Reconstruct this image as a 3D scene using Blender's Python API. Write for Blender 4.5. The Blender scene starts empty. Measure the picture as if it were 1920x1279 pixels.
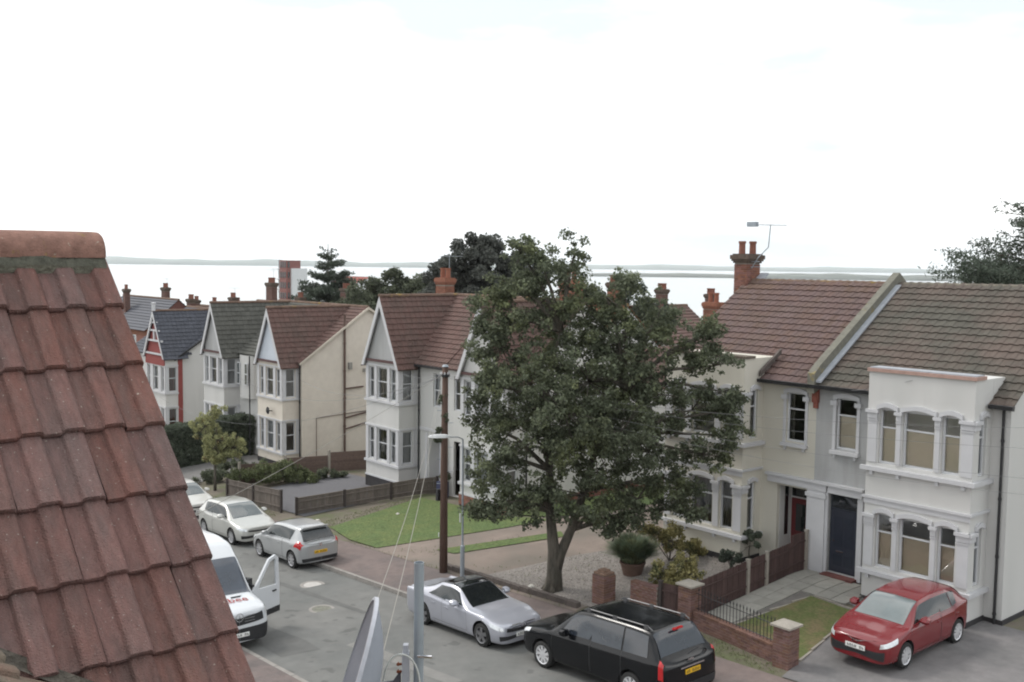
import bpy, bmesh, math, random
import numpy as np
from mathutils import Vector, Matrix
R = random.Random(7)
rad = math.radians
# ------------------------------------------------------------------ camera, sky, sun, exposure
sc = bpy.context.scene
COL = sc.collection
H = 10.0
RG = Vector((0.64974338, 0.76005436, 0.01228464)); FW = Vector((-0.75734718, 0.64864743, -0.07537744))
UP = RG.cross(FW)
cd = bpy.data.cameras.new('camera'); cam = bpy.data.objects.new('camera', cd); COL.objects.link(cam)
cam.matrix_world = Matrix(((RG.x, UP.x, -FW.x, 0), (RG.y, UP.y, -FW.y, 0), (RG.z, UP.z, -FW.z, H), (0, 0, 0, 1)))
cd.sensor_width = 36; cd.lens = 36 * 1912.4 / 1920; cd.clip_start = 0.1; cd.clip_end = 40000
sc.camera = cam
w = bpy.data.worlds.new('World'); sc.world = w; w.use_nodes = True
nt = w.node_tree; nt.nodes.clear()
SUN_EL, SUN_AZ = 48, 200   # azimuth (deg, measured from +X towards +Y) the light comes from
so = nt.nodes.new('ShaderNodeOutputWorld'); bg = nt.nodes.new('ShaderNodeBackground')
sk = nt.nodes.new('ShaderNodeTexSky'); sk.sky_type = 'NISHITA'; sk.sun_disc = False
sk.sun_elevation = rad(SUN_EL); sk.sun_rotation = rad(90 - SUN_AZ); sk.dust_density = 4; sk.air_density = 1.0
tc = nt.nodes.new('ShaderNodeTexCoord'); mp = nt.nodes.new('ShaderNodeMapping'); mp.inputs['Scale'].default_value = (1.2, 1.2, 4.5)
nz = nt.nodes.new('ShaderNodeTexNoise'); nz.inputs['Scale'].default_value = 1.7; nz.inputs['Detail'].default_value = 6
cr = nt.nodes.new('ShaderNodeValToRGB'); cr.color_ramp.elements[0].position = .40; cr.color_ramp.elements[1].position = .60
cr.color_ramp.elements[0].color = (5.7, 6.2, 6.5, 1); cr.color_ramp.elements[1].color = (12.2, 12.1, 11.9, 1)
mx = nt.nodes.new('ShaderNodeMixRGB'); mx.inputs[0].default_value = .93
nt.links.new(tc.outputs['Generated'], mp.inputs[0]); nt.links.new(mp.outputs[0], nz.inputs[0]); nt.links.new(nz.outputs['Fac'], cr.inputs[0])
nt.links.new(sk.outputs[0], mx.inputs[1]); nt.links.new(cr.outputs[0], mx.inputs[2]); nt.links.new(mx.outputs[0], bg.inputs[0])
bg.inputs[1].default_value = .1; nt.links.new(bg.outputs[0], so.inputs[0])
sl = bpy.data.lights.new('sun', 'SUN'); sl.energy = 1.1; sl.angle = rad(14); sl.color = (1, .96, .9)
sun = bpy.data.objects.new('sun', sl); COL.objects.link(sun)
sd = Vector((math.cos(rad(SUN_EL)) * math.cos(rad(SUN_AZ)), math.cos(rad(SUN_EL)) * math.sin(rad(SUN_AZ)), math.sin(rad(SUN_EL))))
sun.rotation_euler = sd.to_track_quat('Z', 'Y').to_euler()
vs = sc.view_settings; vs.view_transform = 'Standard'; vs.look = 'None'; vs.exposure = 0.75; vs.gamma = 1; vs.use_curve_mapping = False
sc.cycles.filter_width = 2.0; sc.cycles.max_bounces = 7; sc.cycles.transparent_max_bounces = 12; sc.cycles.volume_bounces = 1

# ------------------------------------------------------------------ materials
MATS = {}
def M(name, col, rough=.8, var=.18, sc_=3., bump=.0, bsc=60., spec=.4, metal=0., rnd=0., col2=None, thr=(.45, .6), sc2=.8, stretch=(1, 1, 1), coat=0., transl=0., island=0., hue=0., speck=None):
    if name in MATS: return MATS[name]
    m = bpy.data.materials.new(name); m.use_nodes = True; t = m.node_tree; N = t.nodes; Lk = t.links.new
    p = N['Principled BSDF']; p.inputs['Roughness'].default_value = rough; p.inputs['Metallic'].default_value = metal
    p.inputs['Specular IOR Level'].default_value = spec
    if coat: p.inputs['Coat Weight'].default_value = coat; p.inputs['Coat Roughness'].default_value = .05
    g = N.new('ShaderNodeNewGeometry'); mpn = N.new('ShaderNodeMapping'); mpn.inputs['Scale'].default_value = stretch
    Lk(g.outputs['Position'], mpn.inputs[0])
    n = N.new('ShaderNodeTexNoise'); n.inputs['Scale'].default_value = sc_; n.inputs['Detail'].default_value = 5; n.inputs['Roughness'].default_value = .65
    Lk(mpn.outputs[0], n.inputs[0])
    r = N.new('ShaderNodeMapRange'); r.inputs[1].default_value = .3; r.inputs[2].default_value = .7; r.inputs[3].default_value = 1 - var; r.inputs[4].default_value = 1 + var
    Lk(n.outputs['Fac'], r.inputs[0])
    base = N.new('ShaderNodeRGB'); base.outputs[0].default_value = (*col, 1); cur = base.outputs[0]
    if col2:
        n2 = N.new('ShaderNodeTexNoise'); n2.inputs['Scale'].default_value = sc2; n2.inputs['Detail'].default_value = 6; n2.inputs['Roughness'].default_value = .7
        Lk(mpn.outputs[0], n2.inputs[0])
        r2 = N.new('ShaderNodeMapRange'); r2.inputs[1].default_value = thr[0]; r2.inputs[2].default_value = thr[1]; Lk(n2.outputs['Fac'], r2.inputs[0])
        mm = N.new('ShaderNodeMixRGB'); mm.inputs[2].default_value = (*col2, 1); Lk(r2.outputs[0], mm.inputs[0]); Lk(cur, mm.inputs[1]); cur = mm.outputs[0]
    if speck:
        n3 = N.new('ShaderNodeTexNoise'); n3.inputs['Scale'].default_value = speck[1]; n3.inputs['Detail'].default_value = 2; Lk(g.outputs['Position'], n3.inputs[0])
        r6 = N.new('ShaderNodeMapRange'); r6.inputs[1].default_value = speck[2]; r6.inputs[2].default_value = speck[2] + .04; Lk(n3.outputs['Fac'], r6.inputs[0])
        m6 = N.new('ShaderNodeMixRGB'); m6.inputs[2].default_value = (*speck[0], 1); Lk(r6.outputs[0], m6.inputs[0]); Lk(cur, m6.inputs[1]); cur = m6.outputs[0]
    v = r.outputs[0]
    for amt, src in ((rnd, 'o'), (island, 'i')):
        if amt:
            s = N.new('ShaderNodeObjectInfo').outputs['Random'] if src == 'o' else g.outputs['Random Per Island']
            r3 = N.new('ShaderNodeMapRange'); r3.inputs[3].default_value = 1 - amt; r3.inputs[4].default_value = 1 + amt; Lk(s, r3.inputs[0])
            mu = N.new('ShaderNodeMath'); mu.operation = 'MULTIPLY'; Lk(v, mu.inputs[0]); Lk(r3.outputs[0], mu.inputs[1]); v = mu.outputs[0]
            if hue:
                mh = N.new('ShaderNodeMath'); mh.operation = 'MULTIPLY'; mh.inputs[1].default_value = 7.31; Lk(s, mh.inputs[0])
                fr = N.new('ShaderNodeMath'); fr.operation = 'FRACT'; Lk(mh.outputs[0], fr.inputs[0])
                r4 = N.new('ShaderNodeMapRange'); r4.inputs[3].default_value = .5 - hue; r4.inputs[4].default_value = .5 + hue; Lk(fr.outputs[0], r4.inputs[0])
                hs = N.new('ShaderNodeHueSaturation'); Lk(r4.outputs[0], hs.inputs['Hue']); Lk(cur, hs.inputs['Color']); cur = hs.outputs[0]
                r5 = N.new('ShaderNodeMapRange'); r5.inputs[3].default_value = .84; r5.inputs[4].default_value = 1.12; Lk(fr.outputs[0], r5.inputs[0]); Lk(r5.outputs[0], hs.inputs['Saturation'])
    mc = N.new('ShaderNodeVectorMath'); mc.operation = 'SCALE'; Lk(cur, mc.inputs[0]); Lk(v, mc.inputs['Scale'])
    Lk(mc.outputs[0], p.inputs['Base Color'])
    if bump:
        nb = N.new('ShaderNodeTexNoise'); nb.inputs['Scale'].default_value = bsc; nb.inputs['Detail'].default_value = 4; Lk(g.outputs['Position'], nb.inputs[0])
        b = N.new('ShaderNodeBump'); b.inputs['Strength'].default_value = bump; b.inputs['Distance'].default_value = .02
        Lk(nb.outputs['Fac'], b.inputs['Height']); Lk(b.outputs[0], p.inputs['Normal'])
    if transl:
        tr = N.new('ShaderNodeBsdfTranslucent'); Lk(mc.outputs[0], tr.inputs[0]); ms = N.new('ShaderNodeMixShader'); ms.inputs[0].default_value = transl
        Lk(p.outputs[0], ms.inputs[1]); Lk(tr.outputs[0], ms.inputs[2]); Lk(ms.outputs[0], N['Material Output'].inputs[0])
    MATS[name] = m; return m
def glass(name, tint, clear):
    if name in MATS: return MATS[name]
    m = bpy.data.materials.new(name); m.use_nodes = True; t = m.node_tree; N = t.nodes; Lk = t.links.new; N.remove(N['Principled BSDF'])
    a = N.new('ShaderNodeBsdfTransparent'); a.inputs[0].default_value = (*tint, 1); g = N.new('ShaderNodeBsdfGlossy'); g.inputs['Roughness'].default_value = .03
    g.inputs[0].default_value = (.95, .97, 1, 1)
    f = N.new('ShaderNodeFresnel'); f.inputs[0].default_value = 1.55; mp_ = N.new('ShaderNodeMath'); mp_.operation = 'MULTIPLY_ADD'; mp_.inputs[1].default_value = 1.0; mp_.inputs[2].default_value = 1 - clear
    ge = N.new('ShaderNodeNewGeometry'); nn = N.new('ShaderNodeTexNoise'); nn.inputs['Scale'].default_value = 1.4; bb = N.new('ShaderNodeBump'); bb.inputs['Strength'].default_value = .08; bb.inputs['Distance'].default_value = .1
    Lk(ge.outputs['Position'], nn.inputs[0]); Lk(nn.outputs['Fac'], bb.inputs['Height']); Lk(bb.outputs[0], g.inputs['Normal'])
    Lk(f.outputs[0], mp_.inputs[0]); s = N.new('ShaderNodeMixShader'); Lk(mp_.outputs[0], s.inputs[0]); Lk(a.outputs[0], s.inputs[1]); Lk(g.outputs[0], s.inputs[2])
    Lk(s.outputs[0], N['Material Output'].inputs[0]); MATS[name] = m; return m
asphalt = M('asphalt', (0.172, 0.170, 0.162), .85, .12, 1.3, .5, 90, col2=(0.133, 0.136, 0.131), sc2=.28, thr=(.38, .62), speck=((.115, .115, .11), 1.7, .62))
pave_m = M('pavement', (0.162, 0.128, 0.119), .9, .14, 3, .3, 60, col2=(0.123, 0.104, 0.100), sc2=.6)
soil_m = M('soil', (.14, .12, .095), .95, .2, 2, .4, 30, col2=(.09, .10, .05), sc2=.5)
tarmac_pink = M('worn_drive', (.21, .17, .145), .9, .15, 2, .4, 50, col2=(.15, .13, .11), sc2=.5)
slab_m = M('paving_slab', (0.267, 0.258, 0.232), .85, .12, 4, .3, 50, rnd=.09)
drive_m = M('drive_concrete', (0.171, 0.162, 0.162), .88, .12, 3, .3, 60, col2=(0.135, 0.131, 0.131), sc2=.5)
grass_m = M('grass', (.088, .128, .044), .95, .35, 9, .6, 60, col2=(.12, .145, .05), sc2=.8, thr=(.42, .66))
grass_d = M('worn_grass', (.10, .12, .04), .95, .3, 12, .6, 60, col2=(.155, .125, .065), sc2=1.1, thr=(.45, .62))
gravel_m = M('gravel', (0.199, 0.180, 0.166), .95, .3, 22, .8, 40, col2=(0.257, 0.237, 0.218), sc2=9)
gravel_s = M('slate_gravel', (.112, .11, .118), .95, .3, 22, .8, 40)
stone_m = M('pebble', (.25, .225, .205), .9, .2, 8, island=.35)
kerb_m = M('kerb_stone', (0.255, 0.238, 0.221), .85, .15, 5, .3, 50, rnd=.08)
dark_kerb = M('dark_edging', (.09, .075, .068), .9, .2, 5, .3, 40, rnd=.1)
white_m = M('white_render', (0.535, 0.528, 0.515), .8, .05, 2, .15, 60, col2=(0.437, 0.437, 0.424), sc2=.5, thr=(.45, .8), stretch=(1.6, 1.6, .22))
white_g = M('pale_grey_render', (0.361, 0.365, 0.370), .8, .05, 2, .15, 60, col2=(0.319, 0.319, 0.315), sc2=.6, stretch=(1.6, 1.6, .22))
trim_m = M('white_paint', (0.504, 0.504, 0.521), .45, .04, 3)
cream_m = M('cream_render', (.545, .52, .455), .85, .06, 2, .2, 50, col2=(.46, .44, .385), sc2=.5, thr=(.45, .75), stretch=(1.4, 1.4, .22))
cream2 = M('pebbledash_cream', (.60, .55, .48), .9, .05, 3, .4, 70, col2=(.56, .51, .445), sc2=.4)
upvc = M('upvc_frame', (0.521, 0.529, 0.546), .35, .02, 3)
black_p = M('black_paint', (.022, .022, .024), .5, .2, 4)
plinth_m = M('dark_plinth', (.03, .028, .03), .8, .3, 4, .2)
brick_m = M('red_brick', (.155, .085, .07), .9, .2, 9, .3, 60, rnd=.22, island=.0, hue=.015)
brick_w = M('brickwork', (.19, .082, .06), .9, .2, 9, .3, 50, island=.25, hue=.012)
mortar_m = M('mortar', (.24, .215, .185), .95, .15, 12, .3, 60)
tile_fg = M('concrete_tile_near', (.205, .108, .094), .95, .18, 24, .8, 150, spec=.2, rnd=.09, hue=.003, col2=(.165, .108, .098), sc2=4.2, thr=(.40, .62), stretch=(.55, 2.0, .55), speck=((.36, .31, .27), 75, .70))
ridge_fg = M('ridge_tile_near', (.22, .125, .10), .92, .25, 20, .5, 110, spec=.2, rnd=.12, col2=(.27, .20, .05), sc2=5.5, thr=(.56, .66), speck=((.3, .27, .22), 60, .70))
moss_m = M('mossy_mortar', (.105, .11, .08), .97, .4, 25, .9, 60)
tile_r = M('red_brown_tile', (.112, .070, .062), .9, .14, 5, .2, 50, rnd=.07, island=.08, hue=.01, col2=(.11, .072, .06), sc2=.9)
tile_y = M('brown_tile', (.102, .078, .066), .9, .16, 4, .2, 50, rnd=.09, island=.10, col2=(.075, .070, .058), sc2=.5, thr=(.4, .6))
tile_m = M('terracotta_brown_tile', (.125, .074, .064), .9, .14, 5, .2, 50, rnd=.07, island=.09, col2=(.105, .07, .06), sc2=.8)
tile_g = M('grey_green_tile', (.088, .088, .078), .9, .18, 5, .2, 50, island=.15)
tile_s = M('dark_slate_tile', (.062, .066, .082), .7, .15, 5, island=.12)
lichen_r = M('ridge_lichen', (.13, .085, .065), .95, .25, 9, .4, 50, rnd=.15, col2=(.22, .15, .045), sc2=1.1, thr=(.56, .66))
coping_m = M('lichened_coping', (.155, .15, .125), .95, .2, 6, .5, 40, col2=(.26, .20, .07), sc2=1.6, thr=(.6, .7))
lead_m = M('lead_flashing', (0.304, 0.320, 0.352), .55, .15, 4)
room_m = M('dark_room', (.05, .048, .045), .95, .1)
net_m = M('net_curtain', (0.468, 0.468, 0.459), .9, .08, 6, stretch=(8, 8, 1))
dcurt = M('dark_curtain', (.15, .135, .11), .9, .2, 6, stretch=(8, 8, .5))
blind_m = M('beige_blind', (.66, .57, .44), .8, .05, 1)
pane_m = glass('window_glass', (.88, .9, .92), .93)
pane_k = glass('reflecting_window_glass', (.95, .95, .95), .84)
carglass = M('car_glass', (.012, .014, .015), .03, .1, 2, spec=.9)
carglass2 = M('car_glass_pale', (.05, .062, .062), .04, .2, 2, spec=1.0, coat=1)
tyre_m = M('tyre_rubber', (.018, .018, .018), .85, .1)
rim_m = M('alloy', (.5, .5, .52), .35, .05, metal=.7)
rim_d = M('alloy_dark', (.22, .22, .23), .35, .05, metal=.7)
plast = M('black_plastic', (.022, .022, .024), .6, .1)
chrome = M('chrome', (.75, .75, .78), .15, .02, metal=1)
redlens = M('red_lens', (.42, .012, .015), .15, .1, coat=.6)
clearlens = M('clear_lens', (.62, .64, .66), .1, .25, 25, coat=.8, metal=.3)
platey = M('yellow_plate', (.68, .40, .02), .4, .03)
platew = M('white_plate', (.72, .72, .70), .4, .03)
red_print = M('red_print', (.5, .05, .04), .5, .02)
galv = M('galvanised_steel', (.30, .335, .37), .5, .10, 6, metal=.35)
dish_m = M('grey_dish_paint', (.28, .30, .345), .5, .1, 5)
dish_rim = M('pale_dish_rim', (.38, .39, .43), .5, .1, 5)
rust_m = M('rust', (.22, .07, .035), .9, .3, 30)
cable_w = M('white_cable', (.48, .49, .47), .6, .15, 20)
wire_m = M('overhead_wire', (.26, .245, .22), .7, .1)
wire_d = M('dark_wire', (.20, .20, .21), .7, .1)
pole_m = M('creosoted_wood', (.10, .062, .048), .9, .25, 6, .4, 40, stretch=(6, 6, .5))
fence_r = M('red_stained_board', (.075, .046, .042), .9, .18, 8, .2, 40, rnd=.18, stretch=(5, 5, .6))
fence_g = M('weathered_board', (.135, .115, .10), .95, .2, 8, .3, 40, rnd=.16, stretch=(5, 5, .6))
fence_b = M('brown_board', (.13, .092, .078), .95, .15, 8, .3, 40, rnd=.12)
post_d = M('dark_fence_post', (.055, .045, .042), .95, .2, 8)
conc_m = M('concrete', (0.289, 0.264, 0.230), .9, .12, 6, .3, 40)
pot_m = M('clay_pot', (.20, .085, .06), .85, .15, 6)
terra_b = M('terracotta_planter', (.12, .075, .058), .85, .15, 6)
bark_m = M('bark', (.10, .088, .072), .95, .3, 7, .8, 30, col2=(.06, .055, .045), sc2=2.5, stretch=(2, 2, .4))
LEAF = dict(rough=.65, spec=.2, transl=.38, island=.38)
leaf_t = M('leaf_green', (.122, .140, .092), var=.42, sc_=1.1, col2=(.18, .20, .10), sc2=.75, thr=(.5, .68), **LEAF)
leaf_d = M('leaf_dark_green', (.09, .11, .085), var=.3, sc_=.8, **LEAF)
leaf_p = M('leaf_purple_dark', (.105, .112, .100), var=.3, sc_=.6, **LEAF)
leaf_b = M('leaf_bush_green', (.115, .13, .088), var=.35, sc_=.8, **LEAF)
leaf_y = M('leaf_yellow_green', (.32, .325, .165), var=.25, sc_=1.6, col2=(.24, .12, .06), sc2=1.3, thr=(.6, .68), **LEAF)
leaf_o = M('leaf_ochre', (.29, .26, .12), var=.3, sc_=2.2, col2=(.12, .13, .065), sc2=2.4, thr=(.5, .6), **LEAF)
leaf_h = M('leaf_hedge', (.11, .13, .095), var=.25, sc_=1, **LEAF)
leaf_s = M('blade_green', (.22, .28, .19), var=.25, sc_=3, col2=(.16, .17, .09), sc2=3, **LEAF)

# ------------------------------------------------------------------ mesh helpers
class B:
    def __init__(s): s.v = []; s.f = []; s.m = []; s.mi = 0
    def add(s, vs_, fs):
        o = len(s.v); s.v += [tuple(p) for p in vs_]; s.f += [tuple(i + o for i in f) for f in fs]; s.m += [s.mi] * len(fs); return s
    def box(s, x0, x1, y0, y1, z0, z1):
        return s.add([(x0, y0, z0), (x1, y0, z0), (x1, y1, z0), (x0, y1, z0), (x0, y0, z1), (x1, y0, z1), (x1, y1, z1), (x0, y1, z1)],
              [(0, 3, 2, 1), (4, 5, 6, 7), (0, 1, 5, 4), (1, 2, 6, 5), (2, 3, 7, 6), (3, 0, 4, 7)])
    def quad(s, *p): return s.add(p, [tuple(range(len(p)))])
    def prism(s, pts, axis, a, b):   # polygon pts (2D) extruded along axis from a to b
        def mk(p, t): return {'x': (t, p[0], p[1]), 'y': (p[0], t, p[1]), 'z': (p[0], p[1], t)}[axis]
        n = len(pts); v = [mk(p, a) for p in pts] + [mk(p, b) for p in pts]
        return s.add(v, [tuple(range(n))[::-1], tuple(range(n, 2 * n))] + [(i, (i + 1) % n, n + (i + 1) % n, n + i) for i in range(n)])
    def tube(s, pts, rs, n=8, cap=True):
        pts = [Vector(p) for p in pts]
        if not hasattr(rs, '__len__'): rs = [rs] * len(pts)
        rings = []
        for i, p in enumerate(pts):
            d = (pts[min(i + 1, len(pts) - 1)] - pts[max(i - 1, 0)]).normalized()
            a = d.orthogonal().normalized() if i == 0 else (a0 - d * a0.dot(d)).normalized()
            a0 = a; b = d.cross(a)
            rings.append([p + (a * math.cos(2 * math.pi * k / n) + b * math.sin(2 * math.pi * k / n)) * rs[i] for k in range(n)])
        v = [q for r_ in rings for q in r_]
        f = [(i * n + k, i * n + (k + 1) % n, (i + 1) * n + (k + 1) % n, (i + 1) * n + k) for i in range(len(pts) - 1) for k in range(n)]
        if cap: f += [tuple(range(n))[::-1], tuple(range((len(pts) - 1) * n, len(pts) * n))]
        return s.add(v, f)
    def lathe(s, prof, c, axis='z', n=20):   # prof (r, h)
        v = []; 
        for r_, h in prof:
            for k in range(n):
                a = 2 * math.pi * k / n; x, y = r_ * math.cos(a), r_ * math.sin(a)
                v.append({'z': (c[0] + x, c[1] + y, c[2] + h), 'y': (c[0] + x, c[1] + h, c[2] + y), 'x': (c[0] + h, c[1] + x, c[2] + y)}[axis])
        f = [(i * n + k, i * n + (k + 1) % n, (i + 1) * n + (k + 1) % n, (i + 1) * n + k) for i in range(len(prof) - 1) for k in range(n)]
        return s.add(v, f)
    def mesh(s, name, mats, off=(0, 0, 0), smooth=False):
        me = bpy.data.meshes.new(name); ox, oy, oz = off
        me.from_pydata([(x - ox, y - oy, z - oz) for x, y, z in s.v], [], s.f)
        for m in (mats if isinstance(mats, (list, tuple)) else [mats]): me.materials.append(m)
        if any(s.m): me.polygons.foreach_set('material_index', s.m)
        if smooth: me.polygons.foreach_set('use_smooth', [True] * len(me.polygons))
        me.update(); return me
LOC = {}
def link(name, me, parent=None):
    o = bpy.data.objects.new(name, me); COL.objects.link(o)
    if parent: o.parent = parent; LOC[o.name] = LOC[parent.name]
    return o
def part(name, b, mat, parent, smooth=False, label=None, kind=None, fix=False):
    me = b.mesh(name, mat, LOC[parent.name], smooth)
    if fix:
        bm = bmesh.new(); bm.from_mesh(me); bmesh.ops.recalc_face_normals(bm, faces=bm.faces); bm.to_mesh(me); bm.free()
    o = link(name, me, parent)
    if label: o['label'] = label
    if kind: o['kind'] = kind
    return o
def thing(name, label, cat, loc, group=None):
    o = bpy.data.objects.new(name, None); COL.objects.link(o); o.location = loc; o.empty_display_size = .2
    LOC[o.name] = tuple(loc); o['label'] = label; o['category'] = cat
    if group: o['group'] = group
    return o
def solo(name, b, mat, label=None, cat=None, loc=(0, 0, 0), kind=None, group=None, smooth=False):
    me = b.mesh(name, mat, loc, smooth); o = link(name, me); o.location = loc; LOC[o.name] = tuple(loc)
    if label: o['label'] = label
    if cat: o['category'] = cat
    if kind: o['kind'] = kind
    if group: o['group'] = group
    return o
def inst(name, me, parent, mat4):
    o = bpy.data.objects.new(name, me); COL.objects.link(o); o.parent = parent; LOC[o.name] = LOC[parent.name]
    L = Vector(LOC[parent.name]); o.matrix_local = Matrix.Translation(-L) @ mat4; return o

# ------------------------------------------------------------------ ground
def zr(X): return -.45 + .053 * (X + 20)
def zh(X): return float(np.interp(X, [-140, -51.8, -37.5, -21.5, -18, -12, 0], [-6.3, -1.45, -.72, .3, .42, .27, .4]))
YK, YN = 18.45, 12.3
def G(X, Y):
    if X < -105 or Y > 75 or Y < -30: pass
    a = zr(max(X, -300))
    if Y < YN - .01:
        return a + .12 + max(0, min((YN - Y) / 8, 1)) * .4
    if Y < YK: return a
    a += .12; t = min(max((Y - 19.5) / 7.5, 0), 1)
    z = a + (zh(max(X, -140)) - a) * t if X > -140 else a
    if Y > 40: z -= min((Y - 40) * .055, 14)
    if X < -90: z -= min((-90 - X) * .03, 10)
    return max(z, -34)
def sheet(poly, dz, step=1.2):
    """flat-shaded sheet following the ground: triangulated polygon subdivided on a grid"""
    bm = bmesh.new(); vs_ = [bm.verts.new((x, y, 0)) for x, y in poly]; bm.faces.new(vs_)
    xs = [p[0] for p in poly]; ys = [p[1] for p in poly]
    for ax, lo, hi in ((0, min(xs), max(xs)), (1, min(ys), max(ys))):
        k = math.ceil(lo / step) * step
        while k < hi:
            bmesh.ops.bisect_plane(bm, geom=bm.verts[:] + bm.edges[:] + bm.faces[:], plane_co=(k, k, 0), plane_no=((1, 0, 0), (0, 1, 0))[ax]); k += step
    for v in bm.verts: v.co.z = G(v.co.x, v.co.y) + dz
    bmesh.ops.triangulate(bm, faces=bm.faces)
    bm.normal_update()
    for f in bm.faces:
        if f.normal.z < 0: f.normal_flip()
    b = B(); bm.verts.index_update(); b.v = [tuple(v.co) for v in bm.verts]; b.f = [tuple(v.index for v in f.verts) for f in bm.faces]; b.m = [0] * len(b.f); bm.free(); return b
def axis_vals(): 
    xs = list(range(-100, 21, 3)) + [-420, -340, -280, -230, -180, -150, -130, -115, 40, 90]
    xs += [-600, 140]
    return sorted(set(xs))
xs = axis_vals(); ys = sorted(set([-60, -40, -20, -10, 0, 4, 8, 10, 11, 12, YN - .15, YN - .149] + [YK + .13, YK + .131] + [13, 14, 15, 16, 17, 18, 19, 19.5] + list(np.arange(20, 40.1, 1.25)) + [44, 50, 60, 75, 95, 120, 160, 220, 300, 400, 600]))
b = B(); vv = []
for X in xs:
    for Y in ys:
        inroad = YN - .1495 < Y < YK + .1305
        z = (zr(max(X, -300)) - .05) if (inroad and X > -120) else G(X, Y)
        if X < -300 or Y > 500: z = min(z, -34)
        vv.append((X, Y, z))
ny = len(ys)
b.add(vv, [(i * ny + j, (i + 1) * ny + j, (i + 1) * ny + j + 1, i * ny + j + 1) for i in range(len(xs) - 1) for j in range(ny - 1)])
solo('ground', b, soil_m, kind='structure')
rb = B(); xr = list(range(-118, 31, 2))
for a_, c_ in zip(xr, xr[1:]): rb.quad((a_, YN, zr(a_)), (c_, YN, zr(c_)), (c_, YK, zr(c_)), (a_, YK, zr(a_)))
solo('road', rb, asphalt, kind='structure')
def strip(y0, y1, x0, x1, dz, mat, name):
    b = B(); n = int((x1 - x0) / 2)
    for i in range(n):
        a_, c_ = x0 + (x1 - x0) * i / n, x0 + (x1 - x0) * (i + 1) / n
        b.quad((a_, y0, G(a_, y0) + dz), (c_, y0, G(c_, y0) + dz), (c_, y1, G(c_, y1) + dz), (a_, y1, G(a_, y1) + dz))
    return solo(name, b, mat, kind='structure')
pav = strip(YK + .14, 20.75, -116, 20, .006, pave_m, 'pavement')
pav2 = strip(10.2, YN - .16, -116, 20, .006, pave_m, 'pavement')
kerb = B(); kerb.box(-.445, .445, -.06, .065, -.12, .012)
kme = kerb.mesh('kerb_stone', kerb_m)
kroot = solo('kerb', B().box(-112, -111.2, YK, YK + .125, zr(-112) - .2, zr(-112) + .1), kerb_m, kind='structure')
for row, (yy, x0, x1) in enumerate(((YK + .07, -62, -11), (YN - .09, -34, -12))):
    x = x0
    while x < x1:
        m4 = Matrix.Translation((x, yy, zr(x) + .118)) @ Matrix.Rotation(-math.atan(.053), 4, 'Y') @ Matrix.Rotation(R.uniform(-.006, .006), 4, 'Z')
        inst('kerb_stone', kme, kroot, m4); x += .91
# garden and path surfaces
LAYER = [.010]
def area(name, poly, mat, kind='structure', step=1.2, dz=None):
    LAYER[0] += .004
    return solo(name, sheet(poly, LAYER[0] if dz is None else dz, step), mat, kind=kind)
area('driveway', [(-34.2, 20.76), (-28, 20.76), (-21.2, 20.76), (-21.2, 24), (-23.4, 27.9), (-23.95, 38), (-30.2, 38), (-30.2, 27.5), (-31.8, 25.4), (-32.3, 20.95)], tarmac_pink)
area('gravel_bed', [(-26.2, 21.15), (-19.6, 21.3), (-18.05, 22.6), (-18.05, 27.6), (-19.6, 27.9), (-23.3, 27.9), (-25.1, 24.5)], gravel_m)
area('garden_path', [(-18.0, 21.9), (-16.95, 21.9), (-16.6, 26.2), (-15.4, 26.2), (-15.4, 27.9), (-18.0, 27.9)], M('path_bed', (.14, .13, .12), .9))
area('driveway', [(-15.0, 25.9), (-14.0, 20.76), (-6, 20.76), (-6, 28), (-15.4, 28), (-15.4, 26.2)], drive_m)
area('driveway', [(-46.3, 21.8), (-39.3, 21.8), (-38.7, 28), (-46.3, 28)], gravel_s)
area('driveway', [(-61, 20.8), (-50.8, 20.8), (-53, 28.2), (-61, 28.2)], M('drive_grey', (.15, .145, .14), .9, .15, 3, .3, 50))
def blades(poly, dens, h, mat, name, label=None, seed=1, wid=.012):
    rr = random.Random(seed); xs_ = [p[0] for p in poly]; ys_ = [p[1] for p in poly]; b = B()
    def inside(x, y):
        c = False; j = len(poly) - 1
        for i in range(len(poly)):
            if (poly[i][1] > y) != (poly[j][1] > y) and x < (poly[j][0] - poly[i][0]) * (y - poly[i][1]) / (poly[j][1] - poly[i][1]) + poly[i][0]: c = not c
            j = i
        return c
    for _ in range(int((max(xs_) - min(xs_)) * (max(ys_) - min(ys_)) * dens)):
        x, y = rr.uniform(min(xs_), max(xs_)), rr.uniform(min(ys_), max(ys_))
        if not inside(x, y): continue
        z = G(x, y) + .008; a = rr.uniform(0, 6.28); dx, dy = math.cos(a) * wid, math.sin(a) * wid; hh = h * rr.uniform(.5, 1.3); lx, ly = rr.uniform(-.6, .6) * hh, rr.uniform(-.6, .6) * hh
        b.quad((x - dx, y - dy, z), (x + dx, y + dy, z), (x + lx, y + ly, z + hh))
    o = solo(name, b, mat, kind='stuff'); return o
lawn1 = [(-36.6, 21.5), (-34.2, 20.95), (-32.2, 20.95), (-30.0, 25.6), (-29.4, 27.4), (-31.6, 26.6), (-35.2, 26.8), (-37.6, 26.8)]
lawn2 = [(-30.3, 22.0), (-29.2, 22.0), (-26.9, 26.3), (-25.7, 29.2), (-26.0, 32), (-30, 32), (-30.1, 28.5), (-28.4, 28.2)]
lawn2 = [(-30.0, 22.1), (-29.0, 22.2), (-27.1, 25.9), (-27.7, 26.3)]
lawn3 = [(-31.6, 27.0), (-29.9, 27.6), (-28.9, 29.5), (-28.0, 36), (-31.6, 36)]
lawn4 = [(-16.9, 22.1), (-14.2, 21.7), (-15.1, 25.75), (-16.55, 25.9)]
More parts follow.
